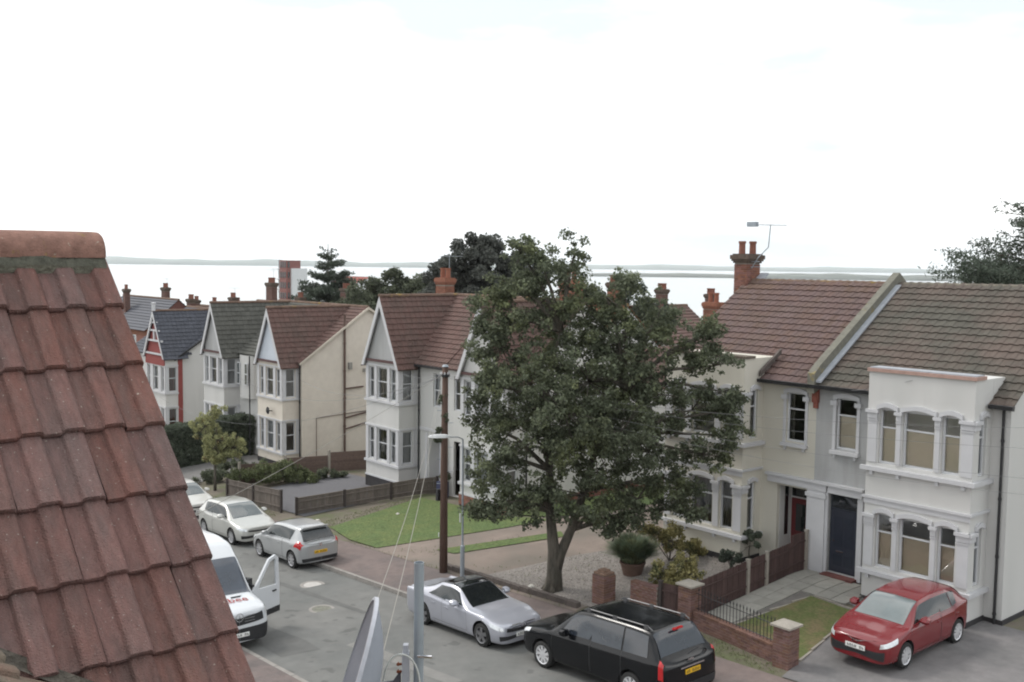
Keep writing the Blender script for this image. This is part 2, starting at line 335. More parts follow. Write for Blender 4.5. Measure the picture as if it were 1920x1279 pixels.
for i, (lw, mt) in enumerate(((lawn1, grass_m), (lawn2, grass_m), (lawn3, grass_m), (lawn4, grass_d))):
    area('lawn', lw, mt)
    blades(lw, 420, .045, mt, 'grass', seed=i)
# pebbles on the gravel bed
pb = B(); rr = random.Random(3)
for _ in range(9000):
    x, y = rr.uniform(-25.5, -18.2), rr.uniform(21.3, 27.7)
    if x < -25.1 + (y - 24.5) * .5 and y > 23: continue
    s_ = rr.uniform(.012, .035); z = G(x, y) + .016; a = rr.uniform(0, 3.1); c, sn = math.cos(a) * s_, math.sin(a) * s_
    pb.add([(x + c, y + sn, z), (x - sn, y + c, z), (x - c, y - sn, z), (x + sn, y - c, z), (x, y, z + s_ * .8)], [(0, 1, 4), (1, 2, 4), (2, 3, 4), (3, 0, 4)])
solo('pebbles', pb, stone_m, kind='stuff')
# path slabs
proot = solo('path', B().box(-17.95, -17.9, 21.95, 22.0, G(-17.9, 22), G(-17.9, 22) + .03), slab_m, kind='structure')
sm = B().box(-.24, .24, -.29, .29, -.02, .02).mesh('paving_slab', slab_m)
for j in range(10):
    for i in range(2 if j < 7 else 5):
        x = -17.72 + i * .49 + R.uniform(-.005, .005); y = 22.2 + j * .59
        if x > -15.6 or y > 27.75: continue
        inst('paving_slab', sm, proot, Matrix.Translation((x, y, G(x, y) + .036 + R.uniform(0, .006))) @ Matrix.Rotation(math.atan((G(x, y + .3) - G(x, y - .3)) / .6), 4, 'X'))
def patch(poly, mat, dz): return solo('road_patch', sheet(poly, dz, 3), mat, kind='structure')
ap = M('old_patch', (.118, .118, .114), .9, .12, 2.2, .5, 80); ap2 = M('light_patch', (.20, .195, .185), .9, .12, 2.2, .5, 80)
patch([(-27.3, 12.9), (-24.4, 12.8), (-24.2, 13.9), (-25.2, 14.0), (-27.2, 13.8)], ap, .004); patch([(-33.9, 13.1), (-30.5, 13.2), (-30.4, 13.9), (-33.8, 13.8)], ap, .004)
patch([(-24.0, 14.6), (-19.6, 14.9), (-19.6, 15.3), (-24.1, 15.05)], ap2, .005); patch([(-31.5, 16.2), (-26.2, 16.5), (-26.1, 16.72), (-31.5, 16.45)], ap, .005)
for i_, (pl, dn) in enumerate((([(-34, 20.76), (-21.5, 20.78), (-21.5, 20.98), (-34, 20.98)], 60), ([(-31.8, 21.0), (-29.6, 21.6), (-26.8, 26.4), (-27.4, 27.0), (-29.9, 22.8)], 26), ([(-27.5, 21.3), (-24.5, 21.3), (-23.5, 24.8), (-26, 25)], 10), ([(-18.1, 20.8), (-14.2, 20.8), (-14.2, 21.25), (-18.1, 21.8)], 160), ([(-49, 20.9), (-40.5, 20.9), (-40.5, 21.4), (-49, 21.2)], 120), ([(-37.7, 21), (-36.6, 21.4), (-37.5, 26.8), (-38.2, 27.2)], 130), ([(-25.4, 21.3), (-18.3, 21.4), (-18.3, 27), (-24, 27.2)], 5))):
    blades(pl, dn, .06, M('weed', (.20, .215, .12), .95, .3, 9, transl=.4), 'weeds', seed=20 + i_, wid=.018)
# manholes / patches in the road
def disc(name, x, y, r_, mat, label, cat):
    z = zr(x) + .006; t = thing(name, label, cat, (x, y, z)); b = B()
    b.lathe([(0.001, .004), (r_ * .72, .004), (r_ * .74, -.002)], (x, y, z), n=20); part('lid', b, mat, t)
    b = B(); b.lathe([(r_ * .76, -.002), (r_ * .77, .004), (r_, .004), (r_ + .01, -.004)], (x, y, z), n=20); part('frame', b, kerb_m, t)
disc('manhole_cover', -30.2, 17.05, .42, M('pale_cover', (.42, .40, .38), .8, .1), 'pale round manhole cover in the road behind the silver hatchback', 'manhole cover')
disc('manhole_cover', -27.5, 15.85, .40, M('faded_cover', (.17, .17, .14), .85, .3, 9), 'faded yellowish manhole cover in the middle of the road beyond the van door', 'manhole cover')
disc('manhole_cover', -25.6, 11.5, .5, M('grey_cover', (.17, .165, .16), .85, .2, 9), 'grey round cover in the near pavement in front of the white van', 'manhole cover')
# sea, far shores

sea = M('sea_water', (0.270, 0.297, 0.297), .22, .12, .02, .35, .6, spec=.8, stretch=(1, 1, 1)); solo('sea', B().quad((-15900, -9900, -30), (6900, -9900, -30), (6900, 15900, -30), (-15900, 15900, -30)), sea, kind='structure')
def shore(name, dist, l0, l1, hf, mat, depth=900, seed=0):
    rr = random.Random(seed); b = B(); n = 70; f2 = Vector((FW.x, FW.y)).normalized(); r2 = Vector((-f2.y, f2.x)) * -1; prev = None; A = []
    ph = [rr.uniform(0, 6) for _ in range(5)]
    for i in range(n + 1):
        t = i / n; l = l0 + (l1 - l0) * t; hh = hf(t) * (1 + .12 * math.sin(t * 23 + ph[0]) + .08 * math.sin(t * 51 + ph[1]) + .06 * math.sin(t * 97 + ph[2]))
        p = f2 * dist * (1 + .02 * math.sin(t * 9 + ph[3])) + r2 * (l * dist); q = f2 * (dist + depth) + r2 * (l * (dist + depth)); e = f2 * (dist + 2 * depth) + r2 * (l * (dist + 2 * depth))
        A += [(p.x, p.y, -33), (p.x, p.y, -30 + hh * .25), (q.x, q.y, -30 + hh), (e.x, e.y, -33)]
    b.add(A, [(i * 4 + j, (i + 1) * 4 + j, (i + 1) * 4 + j + 1, i * 4 + j + 1) for i in range(n) for j in range(3)])
    solo(name, b, mat, kind='structure', smooth=True)
hillm = M('far_hill', (.13, .16, .13), .95, .3, .004); hilln = M('far_marsh', (.11, .12, .10), .95, .35, .01)
shore('hills', 8200, -.56, .02, lambda t: 62 - 26 * t, hillm, 1500, 1)
shore('hills', 9500, -.02, .62, lambda t: 48 - 10 * t, hillm, 1500, 4)
shore('far_shore', 3500, .075, .68, lambda t: 9 + 8 * min(1, t * 3), hilln, 300, 2)
# haze
hz = B().box(-16000, 7000, -10000, 16000, -35, 190)
hm = bpy.data.materials.new('haze'); hm.use_nodes = True; hm.node_tree.nodes.clear()
ho = hm.node_tree.nodes.new('ShaderNodeOutputMaterial'); hv = hm.node_tree.nodes.new('ShaderNodeVolumePrincipled')
hv.inputs['Color'].default_value = (.93, .96, 1, 1); hv.inputs['Density'].default_value = .00007; hv.inputs['Anisotropy'].default_value = .2
hm.node_tree.links.new(hv.outputs[0], ho.inputs['Volume']); solo('haze', hz, hm, kind='stuff')

# ------------------------------------------------------------------ building helpers
def wall(b, o, u, n, uu, zz, holes, depth=.13):
    """b: mesh; o: (x,y) start; u: unit dir in plan; n: inward normal in plan; uu=(u0,u1), zz=(z0,z1); holes [(u0,u1,z0,z1)]"""
    P = lambda a, d, z: (o[0] + u[0] * a + n[0] * d, o[1] + u[1] * a + n[1] * d, z)
    us = sorted(set([uu[0], uu[1]] + [h[i] for h in holes for i in (0, 1)])); zs = sorted(set([zz[0], zz[1]] + [h[i] for h in holes for i in (2, 3)]))
    for a, c in zip(us, us[1:]):
        for e, g in zip(zs, zs[1:]):
            mu_, mz = (a + c) / 2, (e + g) / 2
            if any(h[0] < mu_ < h[1] and h[2] < mz < h[3] for h in holes): continue
            b.quad(P(a, 0, e), P(c, 0, e), P(c, 0, g), P(a, 0, g))
    for a, c, e, g in holes:
        b.quad(P(a, 0, e), P(a, 0, g), P(a, depth, g), P(a, depth, e)); b.quad(P(c, 0, e), P(c, depth, e), P(c, depth, g), P(c, 0, g))
        b.quad(P(a, 0, g), P(c, 0, g), P(c, depth, g), P(a, depth, g)); b.quad(P(a, 0, e), P(a, depth, e), P(c, depth, e), P(c, 0, e))
def obox(b, o, u, n, u0, u1, d0, d1, z0, z1):
    pts = [(o[0] + u[0] * a + n[0] * d, o[1] + u[1] * a + n[1] * d) for a, d in ((u0, d0), (u1, d0), (u1, d1), (u0, d1))]
    b.prism(pts, 'z', z0, z1)
def window(par, o, u, n, u0, u1, z0, z1, split=.6, depth=.13, fr=.055, style='net', rng=R, k=False):
    f = B(); W_ = u1 - u0
    for a, c in ((u0, u0 + fr), (u1 - fr, u1)): obox(f, o, u, n, a, c, depth - .06, depth + .01, z0, z1)
    for e, g in ((z0, z0 + fr * 1.2), (z1 - fr, z1)): obox(f, o, u, n, u0 + fr, u1 - fr, depth - .058, depth + .01, e, g)
    zm = z0 + (z1 - z0) * split; obox(f, o, u, n, u0 + fr, u1 - fr, depth - .05, depth + .01, zm - fr * .45, zm + fr * .45)
    w_ = part('window', f, upvc, par)
    P = lambda a, d, z: (o[0] + u[0] * a + n[0] * d, o[1] + u[1] * a + n[1] * d, z)
    for e, g in ((z0 + fr, zm - fr * .4), (zm + fr * .4, z1 - fr)):
        p = B(); p.quad(P(u0 + fr * .9, depth - .02, e), P(u1 - fr * .9, depth - .02, e), P(u1 - fr * .9, depth - .02, g), P(u0 + fr * .9, depth - .02, g)); part('pane', p, pane_k if k else pane_m, w_)
    c = B()
    def wavy(a0, a1, d, e, g, amp=.02, per=.09):
        n_ = max(2, int((a1 - a0) / .025)); v = []
        for i in range(n_ + 1):
            a = a0 + (a1 - a0) * i / n_; dd = d + amp * math.sin(a / per * 6.28 + math.sin(a * 9)); v += [P(a, dd, e), P(a, dd, g)]
        c.add(v, [(2 * i, 2 * i + 2, 2 * i + 3, 2 * i + 1) for i in range(n_)])
    if style == 'net': wavy(u0 + .02, u1 - .02, depth + .08, z0 + .02, z1 - .01); part('curtain', c, net_m, w_)
    elif style == 'dark': wavy(u0, u0 + W_ * .24, depth + .12, z0, z1); wavy(u1 - W_ * .2, u1, depth + .12, z0, z1); part('curtain', c, dcurt, w_)
    elif style == 'drape': wavy(u0, u1, depth + .12, z0, z1, .03, .12); part('curtain', c, dcurt, w_)
    elif style == 'halfnet':
        wavy(u0 + .02, u0 + W_ * .5, depth + .08, z0 + .02, z1); part('curtain', c, net_m, w_)
    elif style == 'blind':
        zb = z0 + (zm - z0) * .02; c.quad(P(u0 + .02, depth + .05, zb), P(u1 - .02, depth + .05, zb), P(u1 - .02, depth + .05, zm + .03), P(u0 + .02, depth + .05, zm + .03)); part('blind', c, blind_m, w_)
    return w_
XD = ((1, 0), (0, 1))      # front walls: run along +X, inward +Y
SD = ((0, 1), (-1, 0))     # side walls facing +X: run along +Y, inward -X
def tile_mesh(w_, l, mat, name='roof_tile', t=.022, roll=.03, n=1):
    """tile in local frame: x across, y up-slope, z normal; lower edge lifted so each course overlaps the one below"""
    b = B(); prof = []
    for k in range(n):
        x0 = -w_ / 2 + w_ * k / n; q = w_ / n
        prof += [(x0, 0), (x0 + q * .10, roll), (x0 + q * .46, roll), (x0 + q * .58, 0)]
    prof.append((w_ / 2, 0)); m = len(prof); L0, L1 = -l * .5, l * .62
    v = [(x, L0, z + t * 1.5 + .012) for x, z in prof] + [(x, L1, z + .0) for x, z in prof] + [(x, L0, -.012 + t * .2) for x, z in prof]
    b.add(v, [(i, i + 1, m + i + 1, m + i) for i in range(m - 1)] + [(2 * m + i, 2 * m + i + 1, i + 1, i) for i in range(m - 1)] + [(2 * m, 0, m), (3 * m - 1, 2 * m - 1, m - 1)])
    return b
def slope(par, o, u, v, Wd, Ln, tw, tl, mat, nparts=0, clip=None, roll=.022, name='roof_tile', jit=.004, rng=R):
    """tiles laid over a roof slope. o corner at eave, u along the eave, v up the slope (unit vectors)"""
    o, u, v = Vector(o), Vector(u).normalized(), Vector(v).normalized(); nn = u.cross(v).normalized()
    if nn.z < 0: nn = -nn
    nc = max(1, round(Wd / tw)); nr = max(1, round(Ln / tl)); tw = Wd / nc; tl = Ln / nr
    tb = tile_mesh(tw * .995, tl, mat, roll=roll); me = tb.mesh(name, mat) if nparts else None; rest = B(); cnt = 0
    for r_ in range(nr):
        for c in range(nc):
            p = o + u * ((c + .5) * tw) + v * ((r_ + .5) * tl)
            if clip and not clip(p): continue
            m4 = Matrix((( u.x, v.x, nn.x, p.x), (u.y, v.y, nn.y, p.y), (u.z, v.z, nn.z, p.z), (0, 0, 0, 1)))
            m4 = m4 @ Matrix.Translation((0, rng.uniform(-jit, jit), rng.uniform(0, jit))) @ Matrix.Rotation(rng.uniform(-.006, .006), 4, 'Z')
            if cnt < nparts: inst(name, me, par, m4); cnt += 1
            else:
                rest.add([m4 @ Vector(q) for q in tb.v], tb.f)
    if rest.v: part(name, rest, mat, par, kind='stuff' if len(rest.v) > 400 else None)
def ridge_run(par, a, b_, rad_, mat, n=None, name='ridge_tile', lift=0.0):
    a, b_ = Vector(a), Vector(b_); d = b_ - a; L = d.length; n = n or max(1, round(L / .45)); d.normalize(); side = d.cross(Vector((0, 0, 1))).normalized(); up = side.cross(d)
    bb = B(); l = L / n; v = []
    for e, s_ in ((-l * .5, 1.0), (l * .5, .94)):
        for k in range(9):
            an = math.pi * (k / 8 * 1.16 - .08); v.append((e, math.cos(an) * rad_ * s_, math.sin(an) * rad_ * s_))
    bb.add(v, [(k, k + 1, 9 + k + 1, 9 + k) for k in range(8)] + [tuple(range(9)), tuple(range(9, 18))[::-1]])
    me = bb.mesh(name, mat)
    for i in range(n):
        p = a + d * (l * (i + .5)) + Vector((0, 0, lift)); m4 = Matrix(((d.x, side.x, up.x, p.x), (d.y, side.y, up.y, p.y), (d.z, side.z, up.z, p.z), (0, 0, 0, 1)))
        inst(name, me, par, m4 @ Matrix.Rotation(R.uniform(-.02, .02), 4, 'X'))
def chimney(par, x, y, z0, z1, wx, wy, pots, mat=brick_w, potm=pot_m, dark=True, bricks=True, ph=.5, cs=1.):
    """stack of brick courses with an oversailing cap, pots on top; returned as a part of the house"""
    b = B(); ch = .075
    nz_ = int((z1 - z0 - .35) / ch)
    for i in range(nz_):
        z = z0 + i * ch; off = .11 * (i % 2)
        for face in range(4):
            L = wx if face % 2 == 0 else wy; a = -L / 2
            while a < L / 2 - .02:
                e = min(a + (.215 if not (a == -L / 2 and off) else .105), L / 2); j = R.uniform(-.002, .002)
                q = {0: (a, e - .01, -wy / 2 - .004 + j, -wy / 2 + .05), 2: (a, e - .01, wy / 2 - .05, wy / 2 + .004), 1: (wx / 2 - .05, wx / 2 + .004 + j, a, e - .01), 3: (-wx / 2 - .004, -wx / 2 + .05, a, e - .01)}[face]
                b.box(x + q[0], x + q[1], y + q[2], y + q[3], z, z + ch - .011); a = e
    s_ = part('chimney', b, mat, par)
    c = B().box(x - wx / 2 + .012, x + wx / 2 - .012, y - wy / 2 + .012, y + wy / 2 - .012, z0 - .3, z1 - .3); part('mortar', c, mortar_m, s_)
    c = B(); zc = z1 - .36
    for k, (g, h) in enumerate(((.05 * cs, .075), (.11 * cs, .075), (.16 * cs, .16), (.07 * cs, .05))):
        c.box(x - wx / 2 - g, x + wx / 2 + g, y - wy / 2 - g, y + wy / 2 + g, zc, zc + h - .002); zc += h
    part('chimney_cap', c, M('sooty_brick', (.10, .075, .06), .95, .25, 8, .4, 40) if dark else mat, s_)
    for px_, py_ in pots:
        c = B(); c.lathe([(.13, 0), (.12, ph * .8), (.145, ph * .82), (.145, ph), (.10, ph), (.10, ph * .8)], (x + px_, y + py_, zc), n=12); part('chimney_pot', c, potm, s_, smooth=False)
    return s_
def pipe(par, x, y, z0, z1, mat=black_p, r_=.04, name='downpipe', shoe=True):
    b = B(); b.tube([(x, y, z1), (x, y, z0)], r_, 8)
    z = z0 + .4
    while z < z1: b.tube([(x, y, z), (x, y, z + .06)], r_ * 1.35, 8); z += 1.6
    part(name, b, mat, par, smooth=False)

# ------------------------------------------------------------------ ornate pair (cream + white) opposite
YF, YB, D = 28.0, 26.96, .02
def ornate_bay(t, x0, x1, wm, zb, tops, styles, kk=False, ret='net'):
    """two storey square bay: three lights in front, one in the return"""
    W_ = x1 - x0; zt = 7.04; b = B(); mid = (x0 + x1) / 2
    L = [(x0 + .36, x0 + .88), (mid - .47, mid + .47), (x1 - .88, x1 - .36)]; hz_ = [(4.40, 6.0), (1.36, 2.95)]
    lo = lambda c: (c[0] - x0, c[1] - x0)
    holes = [(c[0] - x0, c[1] - x0, z0, z1) for c in L for z0, z1 in hz_]
    wall(b, (x0, YB), *XD, (0, W_), (zb, zt), holes, .16)
    rh = [(.34, .74, z0, z1) for z0, z1 in hz_]
    wall(b, (x1, YB), *SD, (0, YF - YB), (zb, zt), rh, .14)
    b.quad((x0, YF, zb), (x0, YB, zb), (x0, YB, zt), (x0, YF, zt)); b.quad((x0, YB, zt), (x1, YB, zt), (x1, YF + .6, zt), (x0, YF + .6, zt)); b.box(x0 + .001, x1 - .001, YF + .01, YF + .7, 6.2, zt - .002)
    part('bay_window_wall', b, wm, t)
    p = B(); p.box(x0 - .03, x1 + .03, YB - .03, YF, zb - .55, zb + .001); part('plinth', p, plinth_m, t)
    si = 0
    for z0, z1 in hz_:
        for c in L: window(t, (x0, YB), *XD, c[0] - x0, c[1] - x0, z0, z1, split=.66, depth=.15, style=styles[si % len(styles)], k=kk); si += 1
        window(t, (x1, YB), *SD, .34, .74, z0, z1, split=.66, depth=.13, style=ret)
    tr = B()
    # sills, strings, arches, capitals
    for z, h, g in ((4.18, .12, .13), (1.14, .12, .13), (3.36, .07, .07)):
        tr.box(x0 - g, x1 + g, YB - g, YB - .002, z, z + h); tr.box(x1 + .002, x1 + g, YB - .001, YF, z, z + h)
    tr.box(x0 - .02, x1 + .02, YB - .03, YB - .002, 3.20, 3.35)
    for z0, z1 in hz_:
        for a, c in ((x0 + .02, x0 + .33), (L[0][1] + .02, L[1][0] - .02), (L[1][1] + .02, L[2][0] - .02), (x1 - .33, x1 + .02)):   # capitals
            tr.box(a, c, YB - .07, YB - .002, z1 - .30, z1 - .14); tr.box(a - .04, c + .04, YB - .12, YB - .003, z1 - .14, z1 - .05)
            tr.box(a + .02, c - .02, YB - .03, YB - .002, z0 + .02, z1 - .3)
            tr.box(a - .01, c + .01, YB - .055, YB - .002, z1 - .37, z1 - .33)
        tr.box(x1 + .002, x1 + .12, YB - .10, YB + .30, z1 - .14, z1 - .05); tr.box(x1 + .002, x1 + .07, YB - .06, YB + .27, z1 - .30, z1 - .14)
        for c in L + [None]:     # segmental arch hoods
            n = 8; a0, a1 = (c if c else (0, 0))
            if c is None:
                for k in range(6):
                    t0, t1 = k / 6, (k + 1) / 6; ya, yb = YB + .30 + .5 * t0, YB + .30 + .5 * t1; za, zb2 = (z1 + .08 * math.sin(math.pi * q_) - .03 for q_ in (t0, t1))
                    tr.prism([(ya, za), (yb, zb2), (yb, zb2 + .13), (ya, za + .13)], 'x', x1 + .002, x1 + .07)
                continue
            for k in range(n):
                t0, t1 = k / n, (k + 1) / n; xa, xb = a0 - .06 + (a1 - a0 + .12) * t0, a0 - .06 + (a1 - a0 + .12) * t1
                za, zb2 = (z1 + .10 * math.sin(math.pi * q_) - .05 for q_ in (t0, t1))
                tr.prism([(xa, za), (xb, zb2), (xb, zb2 + .13), (xa, za + .13)], 'y', YB - .075, YB - .002)
    for z in (4.18, 1.14):
        for xx in (x0 + .2, L[0][1] + .14, L[1][1] + .14, x1 - .2): tr.box(xx - .05, xx + .05, YB - .09, YB - .003, z - .12, z - .002)
    part('bay_trim', tr, trim_m, t)
    return L
def single_window(t, x0, x1, z0, z1, style, split=.66, k=False):
    window(t, (0, YF), *XD, x0, x1, z0, z1, split=split, depth=.13, style=style, k=k)
    tr = B(); tr.box(x0 - .14, x1 + .14, YF - .13, YF - .002, z0 - .15, z0 - .04)
    for xx in (x0, x1): tr.box(xx - .04, xx + .04, YF - .08, YF - .003, z0 - .26, z0 - .152)
    for a, c in ((x0 - .11, x0 - .01), (x1 + .01, x1 + .11)): tr.box(a, c, YF - .03, YF - .002, z0 - .03, z1 - .02); tr.box(a - .06, c + .06, YF - .10, YF - .003, z1 - .24, z1 - .10)
    n = 8
    for k_ in range(n):
        t0, t1 = k_ / n, (k_ + 1) / n; xa, xb = (x0 - .1 + (x1 - x0 + .2) * q_ for q_ in (t0, t1)); za, zb2 = (z1 + .09 * math.sin(math.pi * q_) - .07 for q_ in (t0, t1)); tr.prism([(xa, za), (xb, zb2), (xb, zb2 + .14), (xa, za + .14)], 'y', YF - .07, YF - .002)
    part('window_trim', tr, trim_m, t)
RP = Vector((0, 4.54, 3.04)).normalized(); RL = math.hypot(4.54 + .25, 3.04 + .167)
XP = -17.93; HG = 'houses along the far side of the street'
# cream half
t = thing('semi_detached_house', 'cream rendered house with red-brown tiled roof and dark red front door behind the big tree', 'house', (-21, 28, .4), HG)
cream_house = t
b = B(); zb = .42
wh = [(-19.02, -18.33, 4.41, 6.01)]; ph_ = [(-19.28, -18.12, .42, 2.94)]
wall(b, (0, YF), *XD, (-23.9, XP + .0), (zb, 6.42), wh + ph_, .13)
# open porch recess
b.quad((-19.28, YF + .13, .42), (-19.28, 29.0, .42), (-19.28, 29.0, 2.94), (-19.28, YF + .13, 2.94)); b.quad((-18.12, YF + .13, .42), (-18.12, YF + .13, 2.94), (-18.12, 29.0, 2.94), (-18.12, 29.0, .42))
b.quad((-19.28, YF + .13, 2.94), (-19.28, 29, 2.94), (-18.12, 29, 2.94), (-18.12, YF + .13, 2.94))
b.quad((-23.9, YF, zb - .6), (-23.9, 36.9, zb - .6), (-23.9, 36.9, 6.4), (-23.9, 32.54, 9.38), (-23.9, YF, 6.4))
b.quad((-23.9, 36.9, -.2), (XP, 36.9, -.2), (XP, 36.9, 6.4), (-23.9, 36.9, 6.4))
part('wall', b, cream_m, t)
b = B(); b.quad((-19.27, 28.79, .42), (-18.13, 28.79, .42), (-18.13, 28.79, 2.93), (-19.27, 28.79, 2.93)); b.box(-19.279, -19.265, 28.14, 28.9, .42, 2.93); b.box(-19.26, -18.13, 28.0, 28.785, .40, .46); part('porch_back', b, white_m, t)
b = B(); b.box(-19.2, -18.48, 28.72, 28.78, .46, 2.42); dr = part('front_door', b, M('dark_red_door', (.10, .018, .02), .35, .1, 5), t)
b = B(); b.box(-19.02, -18.66, 28.70, 28.7195, 1.35, 2.25); part('pane', b, carglass, dr); b = B(); b.lathe([(.03, -.03), (.04, 0), (.001, 0)], (-18.56, 28.715, 1.25), 'y', 8); part('handle', b, chrome, dr)
b = B(); b.box(-19.2, -18.48, 28.73, 28.78, 2.48, 2.86); part('fanlight', b, carglass, t)
b = B(); b.box(-19.275, -19.262, 28.42, 28.62, 1.2, 2.86); part('sidelight', b, carglass, t)
b = B(); b.box(-23.9 - .02, XP - .002, YF - .03, YF - .001, -.1, zb); part('plinth', b, plinth_m, t)
single_window(t, -19.02, -18.33, 4.41, 6.01, 'dark')
ornate_bay(t, -23.22, -19.93, cream_m, .50, None, ['dark', 'dark', 'dark', 'drape', 'drape', 'drape'], ret='dark')
b = B(); b.box(-19.60, -17.42, YF - .12, YF - .002, 3.02, 3.24); b.box(-19.66, -17.36, YF - .18, YF - .003, 3.242, 3.32)
b.box(-18.11, -17.47, YF - .10, YF - .0015, .42, 3.018); b.box(-18.16, -17.42, YF - .13, YF - .0025, 2.80, 2.92); part('porch_trim', b, trim_m, t)
slope(t, (-24.05, YF - .25, 6.35 - .03), (1, 0, 0), RP, -18.06 + 24.05, RL, .30, .34, tile_r, 300)
b = B(); b.quad((-24.0, YF - .2, 6.29), (XP, YF - .2, 6.29), (XP, 32.54, 9.38), (-24.0, 32.54, 9.38)); b.quad((-24, 36.9, 6.3), (-24, 32.54, 9.38), (-17.93, 32.54, 9.38), (-17.93, 36.9, 6.3)); b.box(-24.03, -23.95, 28, 28.01, 6.2, 6.21); part('roof', b, tile_r, t)
ridge_run(t, (-24.05, 32.54, 9.43), (-18.1, 32.54, 9.43), .13, lichen_r)
b = B(); b.prism([(YF - .28, 6.26), (YF - .28, 6.36), (32.54, 9.45), (32.54, 9.3)], 'x', -24.09, -24.05); part('bargeboard', b, dark_kerb, t)
chimney(t, -24.1, 32.55, 8.9, 10.5, .58, .85, [(-.10, -.22), (.10, .18)], ph=.48, cs=.8)
b = B(); b.prism([(YF + 4.54 - .9, 8.84), (YF + 4.54 - .9, 8.9), (32.54 + .5, 9.78), (32.54 + .5, 9.70)], 'x', -23.82, -23.45); part('flashing', b, lead_m, t)
b = B(); b.prism([(YF - .42, 6.27), (YF - .30, 6.24), (YF - .26, 6.37), (YF - .44, 6.37)], 'x', -19.9, -18.02); part('gutter', b, black_p, t)
# bay roof upstand
b = B(); b.box(-23.26, -19.89, YB - .05, YB + .5, 7.042, 7.12); part('bay_coping', b, M('mossy_coping', (.12, .10, .08), .95, .3, 8, .4, 40), t)
b = B(); b.prism([(YF - .35, 6.45), (YF - .35, 6.62), (YF + .75, 7.30), (YF + .75, 7.14)], 'x', -19.88, -19.80); part('flashing', b, dark_kerb, t)

# white half
t = thing('semi_detached_house', 'pale grey and white rendered house with brown tiled roof behind the red car', 'house', (-15, 28, .3), HG)
white_house = t; zb = .42
b = B(); wall(b, (0, YF), *XD, (XP, -15.9), (zb, 6.42), [(-17.22, -16.52, 4.41, 6.01), (-17.36, -16.37, .52, 2.98)], .13); part('wall', b, white_g, t)
b = B(); wall(b, (0, YF), *XD, (-15.9, -11.95), (.24, 6.42), [], .13)
wall(b, (-11.95, YF), *SD, (0, 8.9), (.24, 6.42), [(2.2, 3.0, 1.3, 2.6)], .13); b.quad((-11.95, YF, 6.42), (-11.95, 36.9, 6.42), (-11.95, 32.54, 9.4))
b.quad((XP, 36.9, -.2), (-11.95, 36.9, -.2), (-11.95, 36.9, 6.4), (XP, 36.9, 6.4)); part('wall', b, white_m, t)
b = B(); b.box(-15.6, -11.9, YF - .04, YF - .001, -.1, .42); b.box(-11.949, -11.9, YF, 36.9, -.1, .42); part('plinth', b, plinth_m, t)
single_window(t, -17.22, -16.52, 4.41, 6.01, 'blind')
window(t, (-11.95, YF), *SD, 2.2, 3.0, 1.3, 2.6, style='net')
b = B(); b.box(-17.36, -16.37, 28.10, 28.12, .52, 2.98); part('door_frame', b, M('navy_paint', (.03, .035, .045), .35, .1), t)
b = B(); b.box(-17.31, -16.42, 28.06, 28.099, .55, 2.52); dr = part('front_door', b, M('navy_door', (.028, .032, .045), .25, .15, 2, coat=.3), t); 
b = B(); b.box(-17.2, -17.16, 28.03, 28.06, 1.5, 1.56); b.box(-17.1, -16.85, 28.045, 28.058, 1.18, 1.22); part('handle', b, chrome, dr)
b = B(); b.box(-17.30, -16.43, 28.07, 28.098, 2.58, 2.94); part('fanlight', b, carglass, t)
for a in (-17.2, -16.83):
    b = B(); b.box(a, a + .3, 28.05, 28.0585, .75, 1.1); b.box(a, a + .3, 28.05, 28.0585, 1.35, 2.3); part('panel', b, M('navy_panel', (.022, .026, .038), .25, .1, coat=.3), dr)
b = B(); b.box(-17.4, -16.3, YF - .35, YF + .1, .30, .50); part('doorstep', b, M('red_step', (.13, .05, .045), .8, .15, 5), t)
b = B(); b.box(-17.36, -16.2, YF - .12, YF - .002, 3.02, 3.24); b.box(-17.355, -16.14, YF - .18, YF - .003, 3.242, 3.32); b.box(-17.465, -17.37, YF - .06, YF - .002, .42, 3.018); b.box(-16.36, -16.18, YF - .06, YF - .002, .42, 3.018); part('porch_trim', b, trim_m, t)
ornate_bay(t, -15.56, -12.46, white_m, .44, None, ['blind'] * 6, kk=True)
slope(t, (XP + .16, YF - .25, 6.32), (1, 0, 0), RP, -11.8 - XP - .16, RL, .30, .34, tile_y, 300)
b = B(); b.quad((XP, YF - .2, 6.29), (-11.85, YF - .2, 6.29), (-11.85, 32.54, 9.38), (XP, 32.54, 9.38)); b.quad((XP, 36.9, 6.3), (XP, 32.54, 9.38), (-11.85, 32.54, 9.38), (-11.85, 36.9, 6.3)); part('roof', b, tile_y, t)
ridge_run(t, (XP + .2, 32.54, 9.43), (-11.8, 32.54, 9.43), .12, M('grey_ridge', (.14, .125, .10), .95, .25, 9, .4, 50, rnd=.12))
b = B(); b.prism([(YF - .42, 6.27), (YF - .30, 6.24), (YF - .26, 6.37), (YF - .44, 6.37)], 'x', -18.01, -15.58); part('gutter', b, black_p, t)
b = B(); b.prism([(YF - .42, 6.27), (YF - .30, 6.24), (YF - .26, 6.37), (YF - .44, 6.37)], 'x', -12.4, -11.75); part('gutter', b, black_p, t)
b = B(); b.box(-15.60, -12.42, YB - .06, YB + .55, 7.042, 7.14); cp = part('bay_coping', b, M('pink_coping', (.36, .24, .205), .9, .15, 6, .3, 40), t)
b = B(); b.box(-15.55, -12.47, YB + .0, YB + .5, 7.141, 7.17); part('flashing', b, lead_m, cp)
pipe(t, -12.12, YF - .07, .15, 6.3); pipe(t, -15.72, YF - .07, .3, 6.3)
